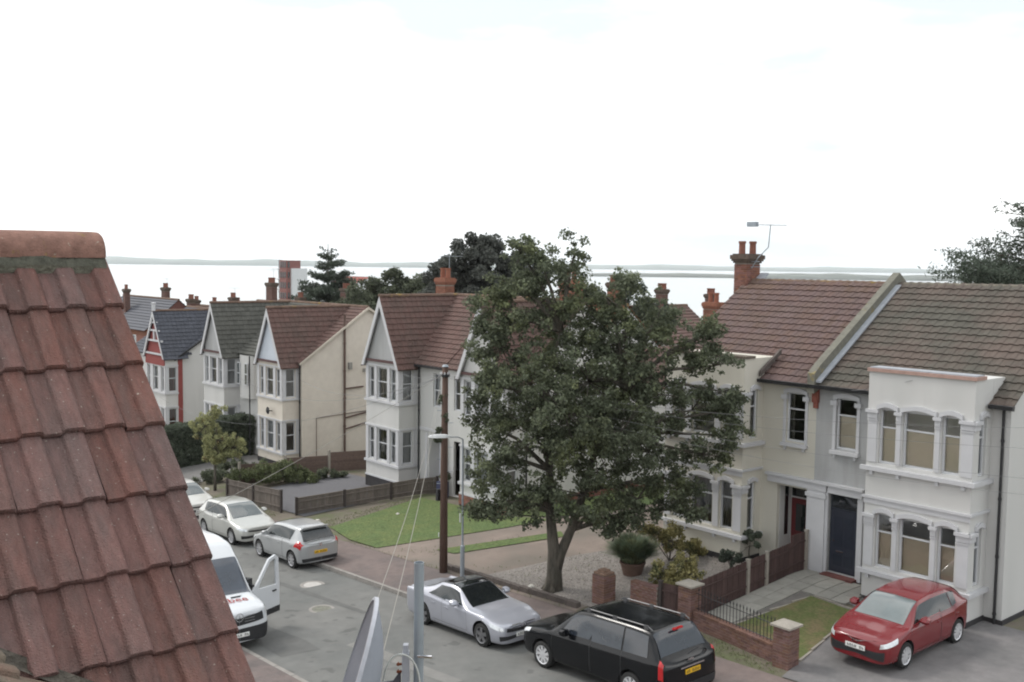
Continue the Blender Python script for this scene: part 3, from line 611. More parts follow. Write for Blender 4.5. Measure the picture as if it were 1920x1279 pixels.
# raised party wall between the halves
b = B(); cs = [(YF - .38, 6.1), (YF - .38, 6.72), (YF - .05, 6.98), (32.54, 9.86), (36.9, 6.9), (36.9, 6.3), (32.54, 9.3), (YF - .1, 6.2)]
b.prism(cs, 'x', XP - .12, XP + .13); part('parapet', b, coping_m, white_house)
b = B(); b.prism([(YF - .30, 6.44), (YF - .30, 6.5), (32.3, 9.46), (32.3, 9.40)], 'x', XP + .132, XP + .32); part('flashing', b, lead_m, white_house)
b = B(); b.box(XP - .1, XP + .1, YF - .13, YF - .004, 5.78, 6.24); b.box(XP - .07, XP + .07, YF - .09, YF - .005, 5.6, 5.779); part('corbel', b, M('corbel_brick', (.22, .075, .055), .9, .2, 8), white_house)
# aerial on the cream chimney
for ax_, ay_, z_, lb in ((-42.25, 31.6, 9.1, 'small aerial on the orange chimney of the white gabled house'), (-77.9, 40.2, 8.0, 'aerial on the stout chimney behind the cream house'), (-98.0, 39.2, 6.9, 'aerial on the dark roofed house farthest left'), (-89, 42, 6.2, 'aerial among the chimney pots beyond the slate roof')):
    ta = thing('tv_aerial', lb, 'aerial', (ax_, ay_, z_)); b = B(); b.tube([(ax_ + .35, ay_, z_ - .6), (ax_ + .35, ay_, z_ + 1.3)], .016, 5); part('mast', b, galv, ta)
    b = B(); b.tube([(ax_ - .1, ay_ - .5, z_ + 1.25), (ax_ + .8, ay_ + .5, z_ + 1.25)], .013, 4)
    for i_ in range(5): b.tube([(ax_ + i_ * .18 + .1, ay_ - .4 + i_ * .2 - .2, z_ + 1.25), (ax_ + i_ * .18 - .1, ay_ - .4 + i_ * .2 + .2, z_ + 1.25)], .009, 4)
    part('antenna', b, galv, ta)
t = thing('tv_aerial', 'thin crooked television aerial on the left chimney of the cream house', 'aerial', (-23.7, 32.3, 9.9))
b = B(); b.tube([(-23.75, 32.35, 9.95), (-23.5, 32.4, 10.35), (-23.12, 32.5, 10.75), (-23.05, 32.5, 11.6)], .02, 6); b.tube([(-23.85, 32.35, 10.0), (-23.4, 32.35, 10.0)], .015, 5); b.tube([(-23.85, 32.35, 10.2), (-23.4, 32.35, 10.2)], .015, 5); part('mast', b, galv, t)
b = B(); b.tube([(-23.75, 32.2, 11.6), (-22.6, 32.9, 11.56)], .012, 5)
for i in range(7): b.tube([(-23.7 + i * .17, 32.22 + i * .1 - .15, 11.6), (-23.7 + i * .17, 32.22 + i * .1 + .15, 11.6)], .007, 4)
b.box(-23.85, -23.45, 32.1, 32.3, 11.52, 11.70); part('antenna', b, galv, t)

# ------------------------------------------------------------------ gabled pairs further down the street
def gable_bay(t, x0, x1, zw, zg, zp, zup, zlo, wm, split=.55, styles=('net',), brickbase=None, timber=None, YB=YB, YF=YF, panelm=None, zgr=None, band=True, ridgeY=None, rsty=None):
    """square two storey bay under a steep front gable. zw: wall bottom, zg: gable eave, zp: peak"""
    W_ = x1 - x0; mid = (x0 + x1) / 2; b = B()
    L = [(.24 * 1, .24 + .50), (W_ / 2 - .44, W_ / 2 + .44), (W_ - .74, W_ - .24)]
    if W_ > 3.6: L = [(.4, 1.0), (W_ / 2 - .55, W_ / 2 + .55), (W_ - 1.0, W_ - .4)]
    holes = [(a, c, z0, z1) for a, c in L for z0, z1 in (zup, zlo)]
    wall(b, (x0, YB), *XD, (0, W_), (zw, zg), holes, .12)
    wall(b, (x1, YB), *SD, (0, YF - YB), (zw, zg), [(.22, .80, z0, z1) for z0, z1 in (zup, zlo)], .12)
    b.quad((x0, YF, zw), (x0, YB, zw), (x0, YB, zg), (x0, YF, zg)); part('bay_window_wall', b, wm, t)
    i = 0
    for z0, z1 in (zup, zlo):
        for a, c in L: window(t, (x0, YB), *XD, a, c, z0, z1, split=split, depth=.12, style=styles[i % len(styles)]); i += 1
        window(t, (x1, YB), *SD, .22, .80, z0, z1, split=split, depth=.12, style=rsty or styles[0])
    tr = B()
    for z0, z1 in (zup, zlo):
        for z, h, g in ((z0 - .16, .11, .08), (z1 + .06, .08, .05)): tr.box(x0 - g, x1 + g, YB - g, YB - .002, z, z + h); tr.box(x1 + .002, x1 + g, YB - .001, YF, z, z + h)
        for a, c in [(0, L[0][0]), (L[0][1], L[1][0]), (L[1][1], L[2][0]), (L[2][1], W_)]: tr.box(x0 + a + .01, x0 + c - .01, YB - .03, YB - .002, z0 - .045, z1 + .055)
        tr.box(x1 + .002, x1 + .03, YB + .01, YB + .2, z0 - .045, z1 + .055); tr.box(x1 + .002, x1 + .03, YB + .82, YF - .01, z0 - .045, z1 + .055)
    if band: tr.box(x0 - .04, x1 + .04, YB - .04, YB - .002, zw + .0, zw + .08); tr.box(x1 + .002, x1 + .04, YB - .001, YF, zw, zw + .08)
    part('bay_trim', tr, trim_m, t)
    zgr = zgr if zgr is not None else zw - .5
    b = B(); b.box(x0 - .02, x1 + .03, YB - .03, YF, zgr - .3, zw - .002); part('plinth', b, plinth_m, t)
    if brickbase:
        q = B(); ch = .075; z = brickbase[0]; k = 0
        while z < brickbase[1] - .02:
            a = x0 - .03 - (.1 if k % 2 else 0)
            while a < x1 + .03: q.box(max(a, x0 - .03), min(a + .21, x1 + .035), YB - .055, YB + .03, z, z + .064); a += .225
            a = YB - .05 - (.1 if k % 2 else 0)
            while a < YF: q.box(x1 - .05, x1 + .06, max(a, YB - .05), min(a + .21, YF), z, z + .064); a += .225
            z += ch; k += 1
        bw = part('brick_base', q, brick_w, t, kind='stuff'); q = B(); q.box(x0 - .025, x1 + .045, YB - .045, YF, brickbase[0], brickbase[1]); part('mortar', q, mortar_m, bw)
    # gable face
    yb = YB - .12; g = B(); g.prism([(x0 + .02, zg + .06), (x1 - .02, zg + .06), (mid, zp - .22)], 'y', yb + .12, YB + .4); part('gable', g, panelm or wm, t)
    g = B()
    for s_ in (-1, 1):
        xe = mid + s_ * (W_ / 2 + .17); dx, dz = mid - xe, zp - (zg - .28); l = math.hypot(dx, dz); nx_, nz2 = dz / l * s_, -dx / l * s_ 
        th = .20; g.prism([(xe, zg - .28), (mid, zp), (mid, zp - th * l / abs(dx)), (xe - s_ * th * 1.0, zg - .28)] if 1 else [], 'y', yb - .08, yb - .001)
    part('bargeboard', g, trim_m, t)
    g = B(); g.box(x0 - .05, x1 + .05, yb - .03, yb + .08, zg - .05, zg + .06); part('gable_board', g, M('dark_brown_trim', (.09, .05, .05), .8, .15) if timber is None else trim_m, t)
    return mid
def gable_roof_side(t, mid, x1, zg, zp, ridgeY, mat, nparts, tw=.3, tl=.3, yb=YB - .2, both=True):
    ov = .2; run = x1 + ov - mid; zl = zg - .30; v = Vector((-run, 0, zp - zl)); L = v.length; ve = v.normalized()
    Yr = ridgeY
    slp = (zp - 0) # clip to the valley
    slope(t, (x1 + ov, yb, zl + .0), (0, 1, 0), ve, Yr - yb, L, tw, tl, mat, nparts, clip=lambda p: p.z > zl and (p.y < YF + .35 or (p.y - YF) / (Yr - YF) < (p.z - zl) / (zp - zl) + .10))
    b = B(); b.quad((x1 + ov, yb, zl - .04), (x1 + ov, YF + .1, zl - .04), (mid, Yr, zp - .04), (mid, yb, zp - .04))
    b.quad((2 * mid - x1 - ov, yb, zl - .04), (mid, yb, zp - .04), (mid, Yr, zp - .04), (2 * mid - x1 - ov, YF + .1, zl - .04)); part('gable_roof', b, mat, t)
    ridge_run(t, (mid, yb, zp + .0), (mid, Yr, zp + .0), .11, lichen_r)
def main_roof(t, x0, x1, ze, zp, ridgeY, mat, nparts, backY, tw=.3, tl=.3, ridge=True, yf=YF - .2):
    v = Vector((0, ridgeY - yf, zp - ze)); L = v.length
    slope(t, (x0, yf, ze), (1, 0, 0), v.normalized(), x1 - x0, L, tw, tl, mat, nparts)
    b = B(); b.quad((x0, yf, ze - .04), (x1, yf, ze - .04), (x1, ridgeY, zp - .04), (x0, ridgeY, zp - .04)); b.quad((x0, backY, ze - .04), (x0, ridgeY, zp - .04), (x1, ridgeY, zp - .04), (x1, backY, ze - .04)); part('roof', b, mat, t)
    if ridge: ridge_run(t, (x0, ridgeY, zp), (x1, ridgeY, zp), .11, lichen_r)
# --- M pair, left half
t = thing('semi_detached_house', 'white house with steep front gable and red-brown roof behind the slatted grey fence', 'house', (-40, 28, -.6), HG); ML = t
ZE, ZP, RY = 5.2, 8.39, 31.43
gable_bay(t, -42.43, -39.6, -.43, 5.28, 8.39, (3.43, 4.96), (.43, 2.0), white_m, styles=('halfnet', 'dark', 'net', 'net', 'dark', 'halfnet'), rsty='net', panelm=white_g, zgr=-.9)
b = B(); wall(b, (0, YF), *XD, (-42.45, -37.2), (-.75, ZE + .05), [(-38.3, -37.72, 3.31, 4.87), (-38.6, -37.72, -.6, 1.9)], .12)
b.quad((-42.45, YF, -1.2), (-42.45, 35, -1.2), (-42.45, 35, ZE), (-42.45, RY, ZP - .05), (-42.45, YF, ZE)); b.quad((-42.45, 35, -1.2), (-37.2, 35, -1.2), (-37.2, 35, ZE), (-42.45, 35, ZE)); b.box(-37.33, -37.07, YF - .12, YF - .001, -.9, 1.95); part('wall', b, white_m, t)
window(t, (0, YF), *XD, -38.3, -37.72, 3.31, 4.87, split=.5, style='net')
b = B(); b.box(-38.6, -37.72, 28.6, 28.65, -.6, 1.9); dr = part('front_door', b, M('lilac_white_door', (.55, .55, .62), .5, .05), t); b = B(); b.box(-38.25, -38.15, 28.57, 28.6, .7, .78); b.box(-38.35, -38.05, 28.58, 28.6, 1.1, 1.6); part('handle', b, plast, dr)
b = B(); b.quad((-38.6, 28.12, -.6), (-38.6, 28.6, -.6), (-38.6, 28.6, 1.9), (-38.6, 28.12, 1.9)); b.quad((-37.72, 28.12, -.6), (-37.72, 28.12, 1.9), (-37.72, 28.6, 1.9), (-37.72, 28.6, -.6)); b.quad((-38.6, 28.12, 1.9), (-38.6, 28.6, 1.9), (-37.72, 28.6, 1.9), (-37.72, 28.12, 1.9)); part('porch_wall', b, white_m, t)
b = B(); b.box(-39.3, -37.2, YF - .07, YF - .002, 2.12, 2.24); b.box(-38.85, -38.68, YF - .05, YF - .002, -.7, 2.0); part('porch_trim', b, trim_m, t)
gable_roof_side(t, -41.015, -39.6, 5.28, ZP, RY, tile_m, 150)
main_roof(t, -42.5, -37.25, ZE, ZP, RY, tile_m, 150, 35)
b = B(); b.box(-39.4, -37.2, YF - .34, YF - .22, ZE - .07, ZE + .02); part('gutter', b, plast, t)
pipe(t, -39.35, YF - .08, -.6, ZE)
chimney(t, -42.25, 31.6, 7.7, 9.25, .8, .6, [(-.2, 0), (.25, 0)], mat=M('orange_brick', (.20, .085, .055), .9, .2, 9, .3, 60, island=.2), potm=M('orange_pot', (.24, .095, .06), .85, .1, 5), dark=False, ph=.5, cs=.45)
# --- M pair, right half (behind the tree)
t = thing('semi_detached_house', 'white house with red brick base standing behind the big tree', 'house', (-34, 28, -.5), HG)
gable_bay(t, -34.85, -31.95, -.05, 5.28, 8.39, (3.43, 4.96), (.55, 2.0), white_m, styles=('net', 'net', 'halfnet'), brickbase=(-.5, -.06), zgr=-.5)
b = B(); wall(b, (0, YF), *XD, (-37.2, -31.9), (-.75, ZE + .05), [(-36.7, -36.1, 3.31, 4.87), (-36.7, -35.8, -.6, 1.9)], .12)
wall(b, (-31.9, YF), *SD, (0, 7), (-.05, ZE), [(4.2, 5.0, 3.4, 4.6)], .12); b.quad((-31.9, YF, ZE), (-31.9, 35, ZE), (-31.9, RY, ZP - .05)); b.quad((-37.2, 35, -1.2), (-31.9, 35, -1.2), (-31.9, 35, ZE), (-37.2, 35, ZE))
part('wall', b, white_m, t); b = B(); b.box(-36.7, -35.8, 28.5, 28.6, -.6, 1.9); part('front_door', b, M('plum_door', (.06, .04, .07), .4, .1), t)
window(t, (0, YF), *XD, -36.7, -36.1, 3.31, 4.87, split=.5, style='dark'); window(t, (-31.9, YF), *SD, 4.2, 5.0, 3.4, 4.6, style='net')
q = B(); z = -.5; k = 0
while z < -.08:
    a = YF - (.1 if k % 2 else 0)
    while a < 44: q.box(-31.95, -31.86, max(a, YF), a + .21, z, z + .064); a += .225
    z += .075; k += 1
part('brick_base', q, brick_w, t, kind='stuff'); q = B(); q.box(-31.99, -31.872, YF, 44, -.7, -.06); q.mi = 1; q.box(-31.99, -31.855, YF, 44, -.72, -.5); part('mortar', q, [mortar_m, plinth_m], t)
b = B(); wall(b, (-31.9, 35.0), *SD, (0, 9), (-.06, 4.3), [(2, 2.9, 2.3, 3.7), (5, 5.8, .6, 1.9)], .12); b.quad((-35.6, 44, -1), (-31.9, 44, -1), (-31.9, 44, 4.3), (-33.75, 44, 5.9), (-35.6, 44, 4.3)); b.quad((-35.6, 35, -1), (-35.6, 44, -1), (-35.6, 44, 4.3), (-35.6, 35, 4.3)); part('extension_wall', b, white_m, t)
window(t, (-31.9, 35), *SD, 2, 2.9, 2.3, 3.7, style='net'); window(t, (-31.9, 35), *SD, 5, 5.8, .6, 1.9, style='dark')
slope(t, (-31.75, 35, 4.2), (0, 1, 0), (-2, 0, 1.75), 9, 2.65, .3, .32, tile_m); b = B(); b.quad((-31.75, 35, 4.16), (-31.75, 44.1, 4.16), (-33.75, 44.1, 5.9), (-33.75, 35, 5.9)); b.quad((-35.7, 35, 4.16), (-33.75, 35, 5.9), (-33.75, 44.1, 5.9), (-35.7, 44.1, 4.16)); part('roof', b, tile_m, t)
gable_roof_side(t, -33.4, -31.95, 5.28, ZP, RY, tile_m, 0)
main_roof(t, -37.15, -31.75, ZE, ZP, RY, tile_m, 0, 35)
chimney(t, -34.4, 43.6, 5.0, 8.1, .9, .6, [(-.2, 0), (.2, 0)], mat=MATS['orange_brick'], potm=MATS['orange_pot'], dark=False, cs=.45)
chimney(t, -32.9, 31.6, 8.1, 9.3, .9, .6, [(-.2, 0), (.2, 0)], mat=MATS['orange_brick'], potm=MATS['orange_pot'], dark=False, cs=.45)
pipe(t, -31.8, YF + .12, -.5, ZE, plast)
# --- C pair, cream right half
ZE, ZP, RY = 4.32, 7.37, 32.3
t = thing('semi_detached_house', 'cream house with long blank side wall and brown drainpipe beside the white gabled house', 'house', (-52, 28, -1.5), HG); CR = t
gable_bay(t, -54.0, -51.06, -1.27, 4.36, 7.37, (2.39, 4.0), (-.66, 1.0), cream2, styles=('net', 'drape', 'net', 'net', 'net', 'net'), rsty='dark', panelm=M('pale_blue_gable', (.50, .54, .60), .7, .04), zgr=-1.7, band=False)
b = B(); wall(b, (0, YF), *XD, (-56.1, -50.75), (-1.6, ZE + .05), [(-55.2, -54.5, 2.4, 3.9), (-55.4, -54.5, -1.4, .9)], .12)
wall(b, (-50.75, YF), *SD, (0, 9.3), (-1.6, ZE), [(5.45, 5.95, -.30, .55)], .12); b.quad((-50.75, YF, ZE), (-50.75, 37.3, ZE), (-50.75, RY, ZP - .05))
b.quad((-56.1, 37.3, -1.6), (-50.75, 37.3, -1.6), (-50.75, 37.3, ZE), (-56.1, 37.3, ZE)); part('wall', b, cream2, t)
window(t, (-50.75, YF), *SD, 5.45, 5.95, -.30, .55, split=.7, style='none'); window(t, (0, YF), *XD, -55.2, -54.5, 2.4, 3.9, style='net')
b = B(); b.box(-55.4, -54.5, 28.2, 28.25, -1.4, .9); part('front_door', b, M('white_door', (.5, .5, .5), .5, .05), t)
gable_roof_side(t, -52.53, -51.06, 4.36, ZP, RY, tile_m, 0); main_roof(t, -56.05, -50.62, ZE, ZP, RY, tile_m, 0, 37.3)
b = B(); b.prism([(YF - .2, ZE - .1), (YF - .2, ZE - .0), (RY, ZP + .03), (RY, ZP - .12)], 'x', -50.66, -50.56); b.prism([(RY, ZP - .12), (RY, ZP + .03), (37.4, ZE), (37.4, ZE - .1)], 'x', -50.66, -50.56); part('bargeboard', b, M('cream_trim', (.5, .45, .38), .7, .05), t)
brown_pipe = M('brown_pipe', (.10, .062, .05), .6, .15)
pipe(t, -50.85, YF - .08, -1.5, ZE, plast); pipe(t, -50.65, 30.72, -1.5, 7.0, brown_pipe, .065)
b = B()
for z0, y0, y1, z1 in ((1.0, 30.8, 33.1, 1.35), (.35, 30.8, 32.5, .65), (-1.35, 30.8, 32.0, -1.25), (2.7, 30.8, 32.0, 2.75)): b.tube([(-50.68, y0, z0), (-50.68, y1, z1)], .045, 6)
b.tube([(-50.70, 28.9, -1.4), (-50.70, 28.9, 1.15), (-50.70, 32.3, 1.3)], .022, 5); part('waste_pipe', b, brown_pipe, t)
b = B(); b.box(-50.75, -50.6, 31.0, 31.2, 3.8, 4.2); b.box(-50.75, -50.66, 32.0, 32.15, 3.6, 3.8); part('vent', b, M('grey_vent', (.25, .24, .22), .8), t)
b = B(); b.tube([(-52.2, YB - .03, 1.55), (-52.2, YB - .3, 1.6)], .03, 6); b.lathe([(.02, 0), (.2, .06), (.21, .08), (.18, .07), (.001, .01)], (-52.2, YB - .38, 1.6), 'y', 12); part('satellite_dish', b, plast, t)
# --- C pair, white left half
t = thing('semi_detached_house', 'white house with grey-green roof left of the cream gabled house', 'house', (-60, 28, -1.8), HG)
gable_bay(t, -61.4, -58.5, -1.6, 4.36, 7.39, (2.39, 4.0), (-.66, 1.0), white_m, styles=('net', 'dark', 'net'), panelm=white_g, zgr=-2)
b = B(); wall(b, (0, YF), *XD, (-61.45, -56.1), (-2, ZE + .05), [(-58.2, -57.7, 2.4, 3.9), (-56.7, -56.25, 2.4, 3.9)], .12); b.quad((-61.45, YF, -2.5), (-61.45, 37.3, -2.5), (-61.45, 37.3, ZE), (-61.45, RY, ZP - .05), (-61.45, YF, ZE)); b.quad((-61.45, 37.3, -2), (-56.1, 37.3, -2), (-56.1, 37.3, ZE), (-61.45, 37.3, ZE)); part('wall', b, white_m, t)
b = B()   # rounded first-floor bay
for k in range(9):
    a0, a1 = math.pi * k / 9, math.pi * (k + 1) / 9; f_ = lambda a: (-57.2 - .95 * math.cos(a), YF - .42 * math.sin(a)); p0, p1 = f_(a0), f_(a1); b.quad((*p0, 1.7), (*p1, 1.7), (*p1, 4.3), (*p0, 4.3))
part('curved_bay', b, white_m, t)
for xx in (-57.75, -56.75): 
    b = B(); b.box(xx - .2, xx + .2, YF - .45, YF - .40, 2.5, 3.85); wp = part('window', b, upvc, t); b = B(); b.box(xx - .14, xx + .14, YF - .46, YF - .451, 2.56, 3.15); b.box(xx - .14, xx + .14, YF - .46, YF - .451, 3.22, 3.79); part('pane', b, carglass2, wp)
gable_roof_side(t, -59.95, -58.5, 4.36, ZP, RY, tile_g, 0); main_roof(t, -61.5, -56.1, ZE, ZP, RY, tile_g, 0, 37.3)
pipe(t, -56.15, YF - .5, -2, ZE, plast)
pass
# --- R house: red brick trimmed
t = thing('detached_house', 'red brick and white timbered gable house with dark slate roof, side wall white', 'house', (-70, 28, -3), HG)
ZE, ZP, RY = 3.2, 6.35, 32.5
rb_m = M('deep_red_paint', (.23, .055, .05), .8, .1, 4)
gable_bay(t, -71.4, -67.98, -3.0, 3.5, 6.5, (.95, 2.65), (-2.2, -.2), white_m, styles=('dark', 'net', 'dark'), rsty='dark', timber=1, panelm=rb_m, YF=28.0, YB=27.1, zgr=-3.2)
b = B()   # timbers on the red gable
for z, wdt in ((4.35, 2.8), (5.05, 1.75), (5.6, 1.0)): b.box(-69.69 - wdt / 2, -69.69 + wdt / 2, 26.96, 27.09, z, z + .12)
b.box(-69.77, -69.61, 26.97, 27.085, 4.47, 5.05); b.lathe([(.14, 0), (.14, .5), (.2, .55), (.001, .6)], (-69.69, 27.0, 6.45), n=8); part('timber', b, trim_m, t)
b = B(); b.box(-71.35, -68.03, 27.02, 27.098, 2.75, 3.4); part('brick_band', b, rb_m, t)
b = B(); wall(b, (0, YF), *XD, (-71.4, -68.0), (-3.2, ZE), [], .12); part('wall', b, rb_m, t)
b = B(); b.quad((-68.0, YF, -3.2), (-68.0, 37.2, -3.2), (-68.0, 37.2, ZE), (-68.0, RY, ZP - .05), (-68.0, YF, ZE)); part('side_wall', b, white_m, t)
b = B(); b.box(-68.05, -67.94, YF - .02, YF + .3, -3.2, ZE); part('corner_pier', b, rb_m, t)
b = B(); b.quad((-77, YF, -3.2), (-71.4, YF, -3.2), (-71.4, YF, ZE), (-77, YF, ZE)); b.quad((-77, YF, -3.5), (-77, 37, -3.5), (-77, 37, ZE), (-77, RY, ZP), (-77, YF, ZE)); b.quad((-77, 37.2, -3.2), (-68.0, 37.2, -3.2), (-68.0, 37.2, ZE), (-77, 37.2, ZE)); part('wall', b, white_m, t)
gable_roof_side(t, -69.69, -67.98, 3.5, 6.45, RY, tile_s, 0, yb=26.9); main_roof(t, -77, -67.85, ZE, ZP, RY, tile_s, 0, 37.3)
b = B(); b.prism([(YF - .3, ZE - .12), (YF - .3, ZE + .0), (RY, ZP + .03), (RY, ZP - .14)], 'x', -67.9, -67.8); part('bargeboard', b, plast, t)

# ------------------------------------------------------------------ simple houses and blocks further off
brick_f = M('sooty_far_brick', (.13, .07, .058), .9, .25, 6, island=.2)
def far_house(label, x0, x1, y0, y1, z0, ze, zp, axis, wm, rm, chims=(), name='house', wins=True, ridge=True):
    t = thing(name, label, 'house', ((x0 + x1) / 2, y0, z0), 'houses beyond the street'); xm, ym = (x0 + x1) / 2, (y0 + y1) / 2
    b = B()
    hw = [(a, a + 1.0, z, z + 1.3) for z in (ze - 1.9, ze - 4.7) if z > z0 for a in np.arange(.8, x1 - x0 - 1.2, 2.4)] if wins else []
    hs = [(a, a + 1.0, z, z + 1.3) for z in (ze - 1.9, ze - 4.7) if z > z0 for a in np.arange(1.2, y1 - y0 - 1.2, 3.0)] if wins else []
    wall(b, (x0, y0), *XD, (0, x1 - x0), (z0, ze), hw, .1); wall(b, (x1, y0), *SD, (0, y1 - y0), (z0, ze), hs, .1)
    b.quad((x0, y0, z0), (x0, y1, z0), (x0, y1, ze), (x0, y0, ze)); b.quad((x0, y1, z0), (x1, y1, z0), (x1, y1, ze), (x0, y1, ze))
    if axis == 'x': b.quad((x1, y0, ze), (x1, y1, ze), (x1, ym, zp - .05)); b.quad((x0, y0, ze), (x0, ym, zp - .05), (x0, y1, ze))
    else: b.quad((x0, y0, ze), (x1, y0, ze), (xm, y0, zp - .05)); b.quad((x0, y1, ze), (xm, y1, zp - .05), (x1, y1, ze))
    part('wall', b, wm, t)
    for h, (o, ax) in [(h, ((x0, y0), XD)) for h in hw] + [(h, ((x1, y0), SD)) for h in hs]:
        f = B(); obox(f, o, *ax, h[0], h[1], .04, .1, h[2], h[2] + .1); obox(f, o, *ax, h[0], h[1], .04, .1, h[3] - .1, h[3]); obox(f, o, *ax, h[0], h[0] + .08, .041, .1, h[2] + .1, h[3] - .1); obox(f, o, *ax, h[1] - .08, h[1], .041, .1, h[2] + .1, h[3] - .1); obox(f, o, *ax, h[0] + .08, h[1] - .08, .042, .1, h[2] + .6, h[2] + .68); w_ = part('window', f, upvc, t)
        p = B(); obox(p, o, *ax, h[0] + .06, h[1] - .06, .09, .12, h[2] + .06, h[3] - .06); part('pane', p, carglass2, w_)
    r_ = B(); ov = .25
    def course(P0, P1, P2, P3):   # stepped roof courses: P0->P1 eave, P3->P2 ridge
        n = max(4, int((Vector(P3) - Vector(P0)).length / .34)); nn = (Vector(P1) - Vector(P0)).cross(Vector(P3) - Vector(P0)).normalized(); nn = nn if nn.z > 0 else -nn
        for i in range(n):
            a, c = i / n, (i + 1) / n; L = lambda A, B_, s: Vector(A).lerp(Vector(B_), s)
            q0, q1, q2, q3 = L(P0, P3, a) + nn * .05, L(P1, P2, a) + nn * .05, L(P1, P2, c), L(P0, P3, c); r_.quad(q0, q1, q2, q3); r_.quad(L(P0, P3, a), L(P1, P2, a), q1, q0)
    if axis == 'x':
        course((x0 - .1, y0 - ov, ze - .1), (x1 + .1, y0 - ov, ze - .1), (x1 + .1, ym, zp), (x0 - .1, ym, zp)); course((x1 + .1, y1 + ov, ze - .1), (x0 - .1, y1 + ov, ze - .1), (x0 - .1, ym, zp), (x1 + .1, ym, zp))
    else:
        course((x1 + ov, y0 - .1, ze - .1), (x1 + ov, y1 + .1, ze - .1), (xm, y1 + .1, zp), (xm, y0 - .1, zp)); course((x0 - ov, y1 + .1, ze - .1), (x0 - ov, y0 - .1, ze - .1), (xm, y0 - .1, zp), (xm, y1 + .1, zp))
    part('roof', r_, rm, t)
    rr_ = B(); rr_.tube([(x0 - .1, ym, zp), (x1 + .1, ym, zp)] if axis == 'x' else [(xm, y0 - .1, zp), (xm, y1 + .1, zp)], .12, 6); part('ridge_tile', rr_, lichen_r if ridge else rm, t)
    for (cx, cy, ct, cw, cm) in chims: cw *= .78; chimney(t, cx, cy, min(ze, ct - 2.2) if ct > ze else ze, ct - .3, cw, .5, [(-cw * .30, 0), (cw * .05, 0), (cw * .34, 0)][:3 if cw > .7 else 2], mat=cm or brick_f, ph=.42, cs=.6)
    return t
# tower block by the shore
t = thing('tower_block', 'tall red and white block of flats with balconies on the shore', 'tower block', (-233, 128, -20))
b = B(); red_r = M('red_cladding', (.22, .10, .09), .8, .06); wh_r = M('block_white', (.62, .64, .66), .7, .05)
b.box(-236, -232.4, 124, 128, -24, 10.2); part('wall', b, red_r, t)
b = B(); b.box(-232.35, -231.6, 125.2, 129.5, -24, 8.2); part('wall', b, wh_r, t)
b = B(); b.box(-238.6, -236.05, 125, 130, -24, 9.6); wl = part('wall', b, wh_r, t)
for i in range(10):
    z = 8.1 - i * 2.6
    b = B(); b.box(-239.2, -236.2, 123.4, 124.99, z - .15, z); part('balcony', b, wh_r, t); b = B(); b.box(-238.3, -236.5, 124.90, 124.995, z + .2, z + 2.2); part('window', b, carglass2, t)
    b = B()
    for k in range(3): b.box(-235.4 + k * 1.1, -234.8 + k * 1.1, 123.9, 123.99, z + .3, z + 1.8)
    part('window', b, carglass, t)
    b = B(); b.box(-232.395, -232.33, 124.4, 124.9, z + .3, z + 1.8); part('window', b, carglass, t)
GH = lambda x, y: G(x, y) - .5
far_house('red brick house behind the cream house with a stout brick chimney', -82, -74.5, 38, 44, GH(-78, 40), 4.0, 6.55, 'x', brick_w, tile_m, ((-77.9, 40.2, 8.5, 1.35, None), (-79.2, 43.6, 7.2, .9, None)))
far_house('house with a brown roof and low chimneys behind the cream house ridge', -75, -66, 45, 51, GH(-70, 48), 4.0, 6.5, 'x', cream2, tile_m, ((-73, 48, 7.3, .9, None), (-69, 48, 7.2, .8, None)))
far_house('house with four chimney pots showing over the grey-green roof', -79.5, -72, 46, 52, GH(-73, 35) - 1, 4.6, 6.9, 'x', brick_w, tile_y, ((-77.5, 47.2, 8.0, 1.6, None),))
far_house('dark roofed house farthest left with two chimneys against the sea', -106, -92, 35, 41, GH(-98, 38), 3.6, 6.3, 'x', brick_w, tile_s, ((-100.8, 36.4, 7.4, .7, None), (-98.0, 39.2, 7.6, 1.2, None)))
far_house('brick terrace end with a cluster of chimney pots left of the timbered gable', -97, -88, 37.6, 43, GH(-90, 38), 3.0, 5.6, 'y', brick_w, tile_m, ((-91.5, 39, 6.7, 1.1, None), (-89, 42, 6.9, 1.0, None)))
far_house('low house with terracotta ridge and pointed white dormer beyond the slate roof', -92, -81, 40, 46, GH(-86, 42), 3.0, 5.5, 'x', white_m, tile_m, ((-90, 43, 6.4, .8, None), (-84, 43, 6.3, .8, None)))
far_house('distant house with paired grey chimneys left of the grey-green gable', -112, -102, 44, 51, GH(-106, 46), 2.6, 5.0, 'x', brick_w, tile_y, ((-106, 45.8, 6.0, .9, None), (-104.6, 47.2, 5.9, .9, None)))
far_house('orange ridged house with a tall orange chimney seen right of the tree top', -46.5, -40.6, 40.5, 46.5, GH(-42, 43), 5.0, 7.7, 'x', white_m, M('orange_tile', (.25, .09, .05), .9, .2, 5), ((-41.8, 43.7, 9.3, .9, MATS['orange_brick']),))
far_house('white house with red chimney pots behind the tree, left of the brown roof', -54, -47.5, 54, 61, GH(-50, 57), 4.6, 7.0, 'y', white_m, tile_m, ((-49.9, 57.2, 8.6, 1.0, None),))
far_house('small brick house with a square chimney just left of the brown roof', -51.5, -45, 62, 68, GH(-48, 60), 4.3, 6.6, 'y', brick_w, tile_m, ((-49.6, 62.5, 8.2, .9, None), (-47.3, 64.5, 8.4, .9, None)))
far_house('white building with a red roof seen between the bushes near the sea', -268, -254, 158, 168, -26, 4.0, 5.6, 'x', wh_r, M('bright_red_roof', (.34, .11, .09), .8, .1), ())
far_house('red roofed house peeping over the brown ridge at the right edge', -25, -17, 50.5, 57, 0, 6.4, 9.2, 'x', brick_w, M('orange_tile', (.3, .1, .05)), ())

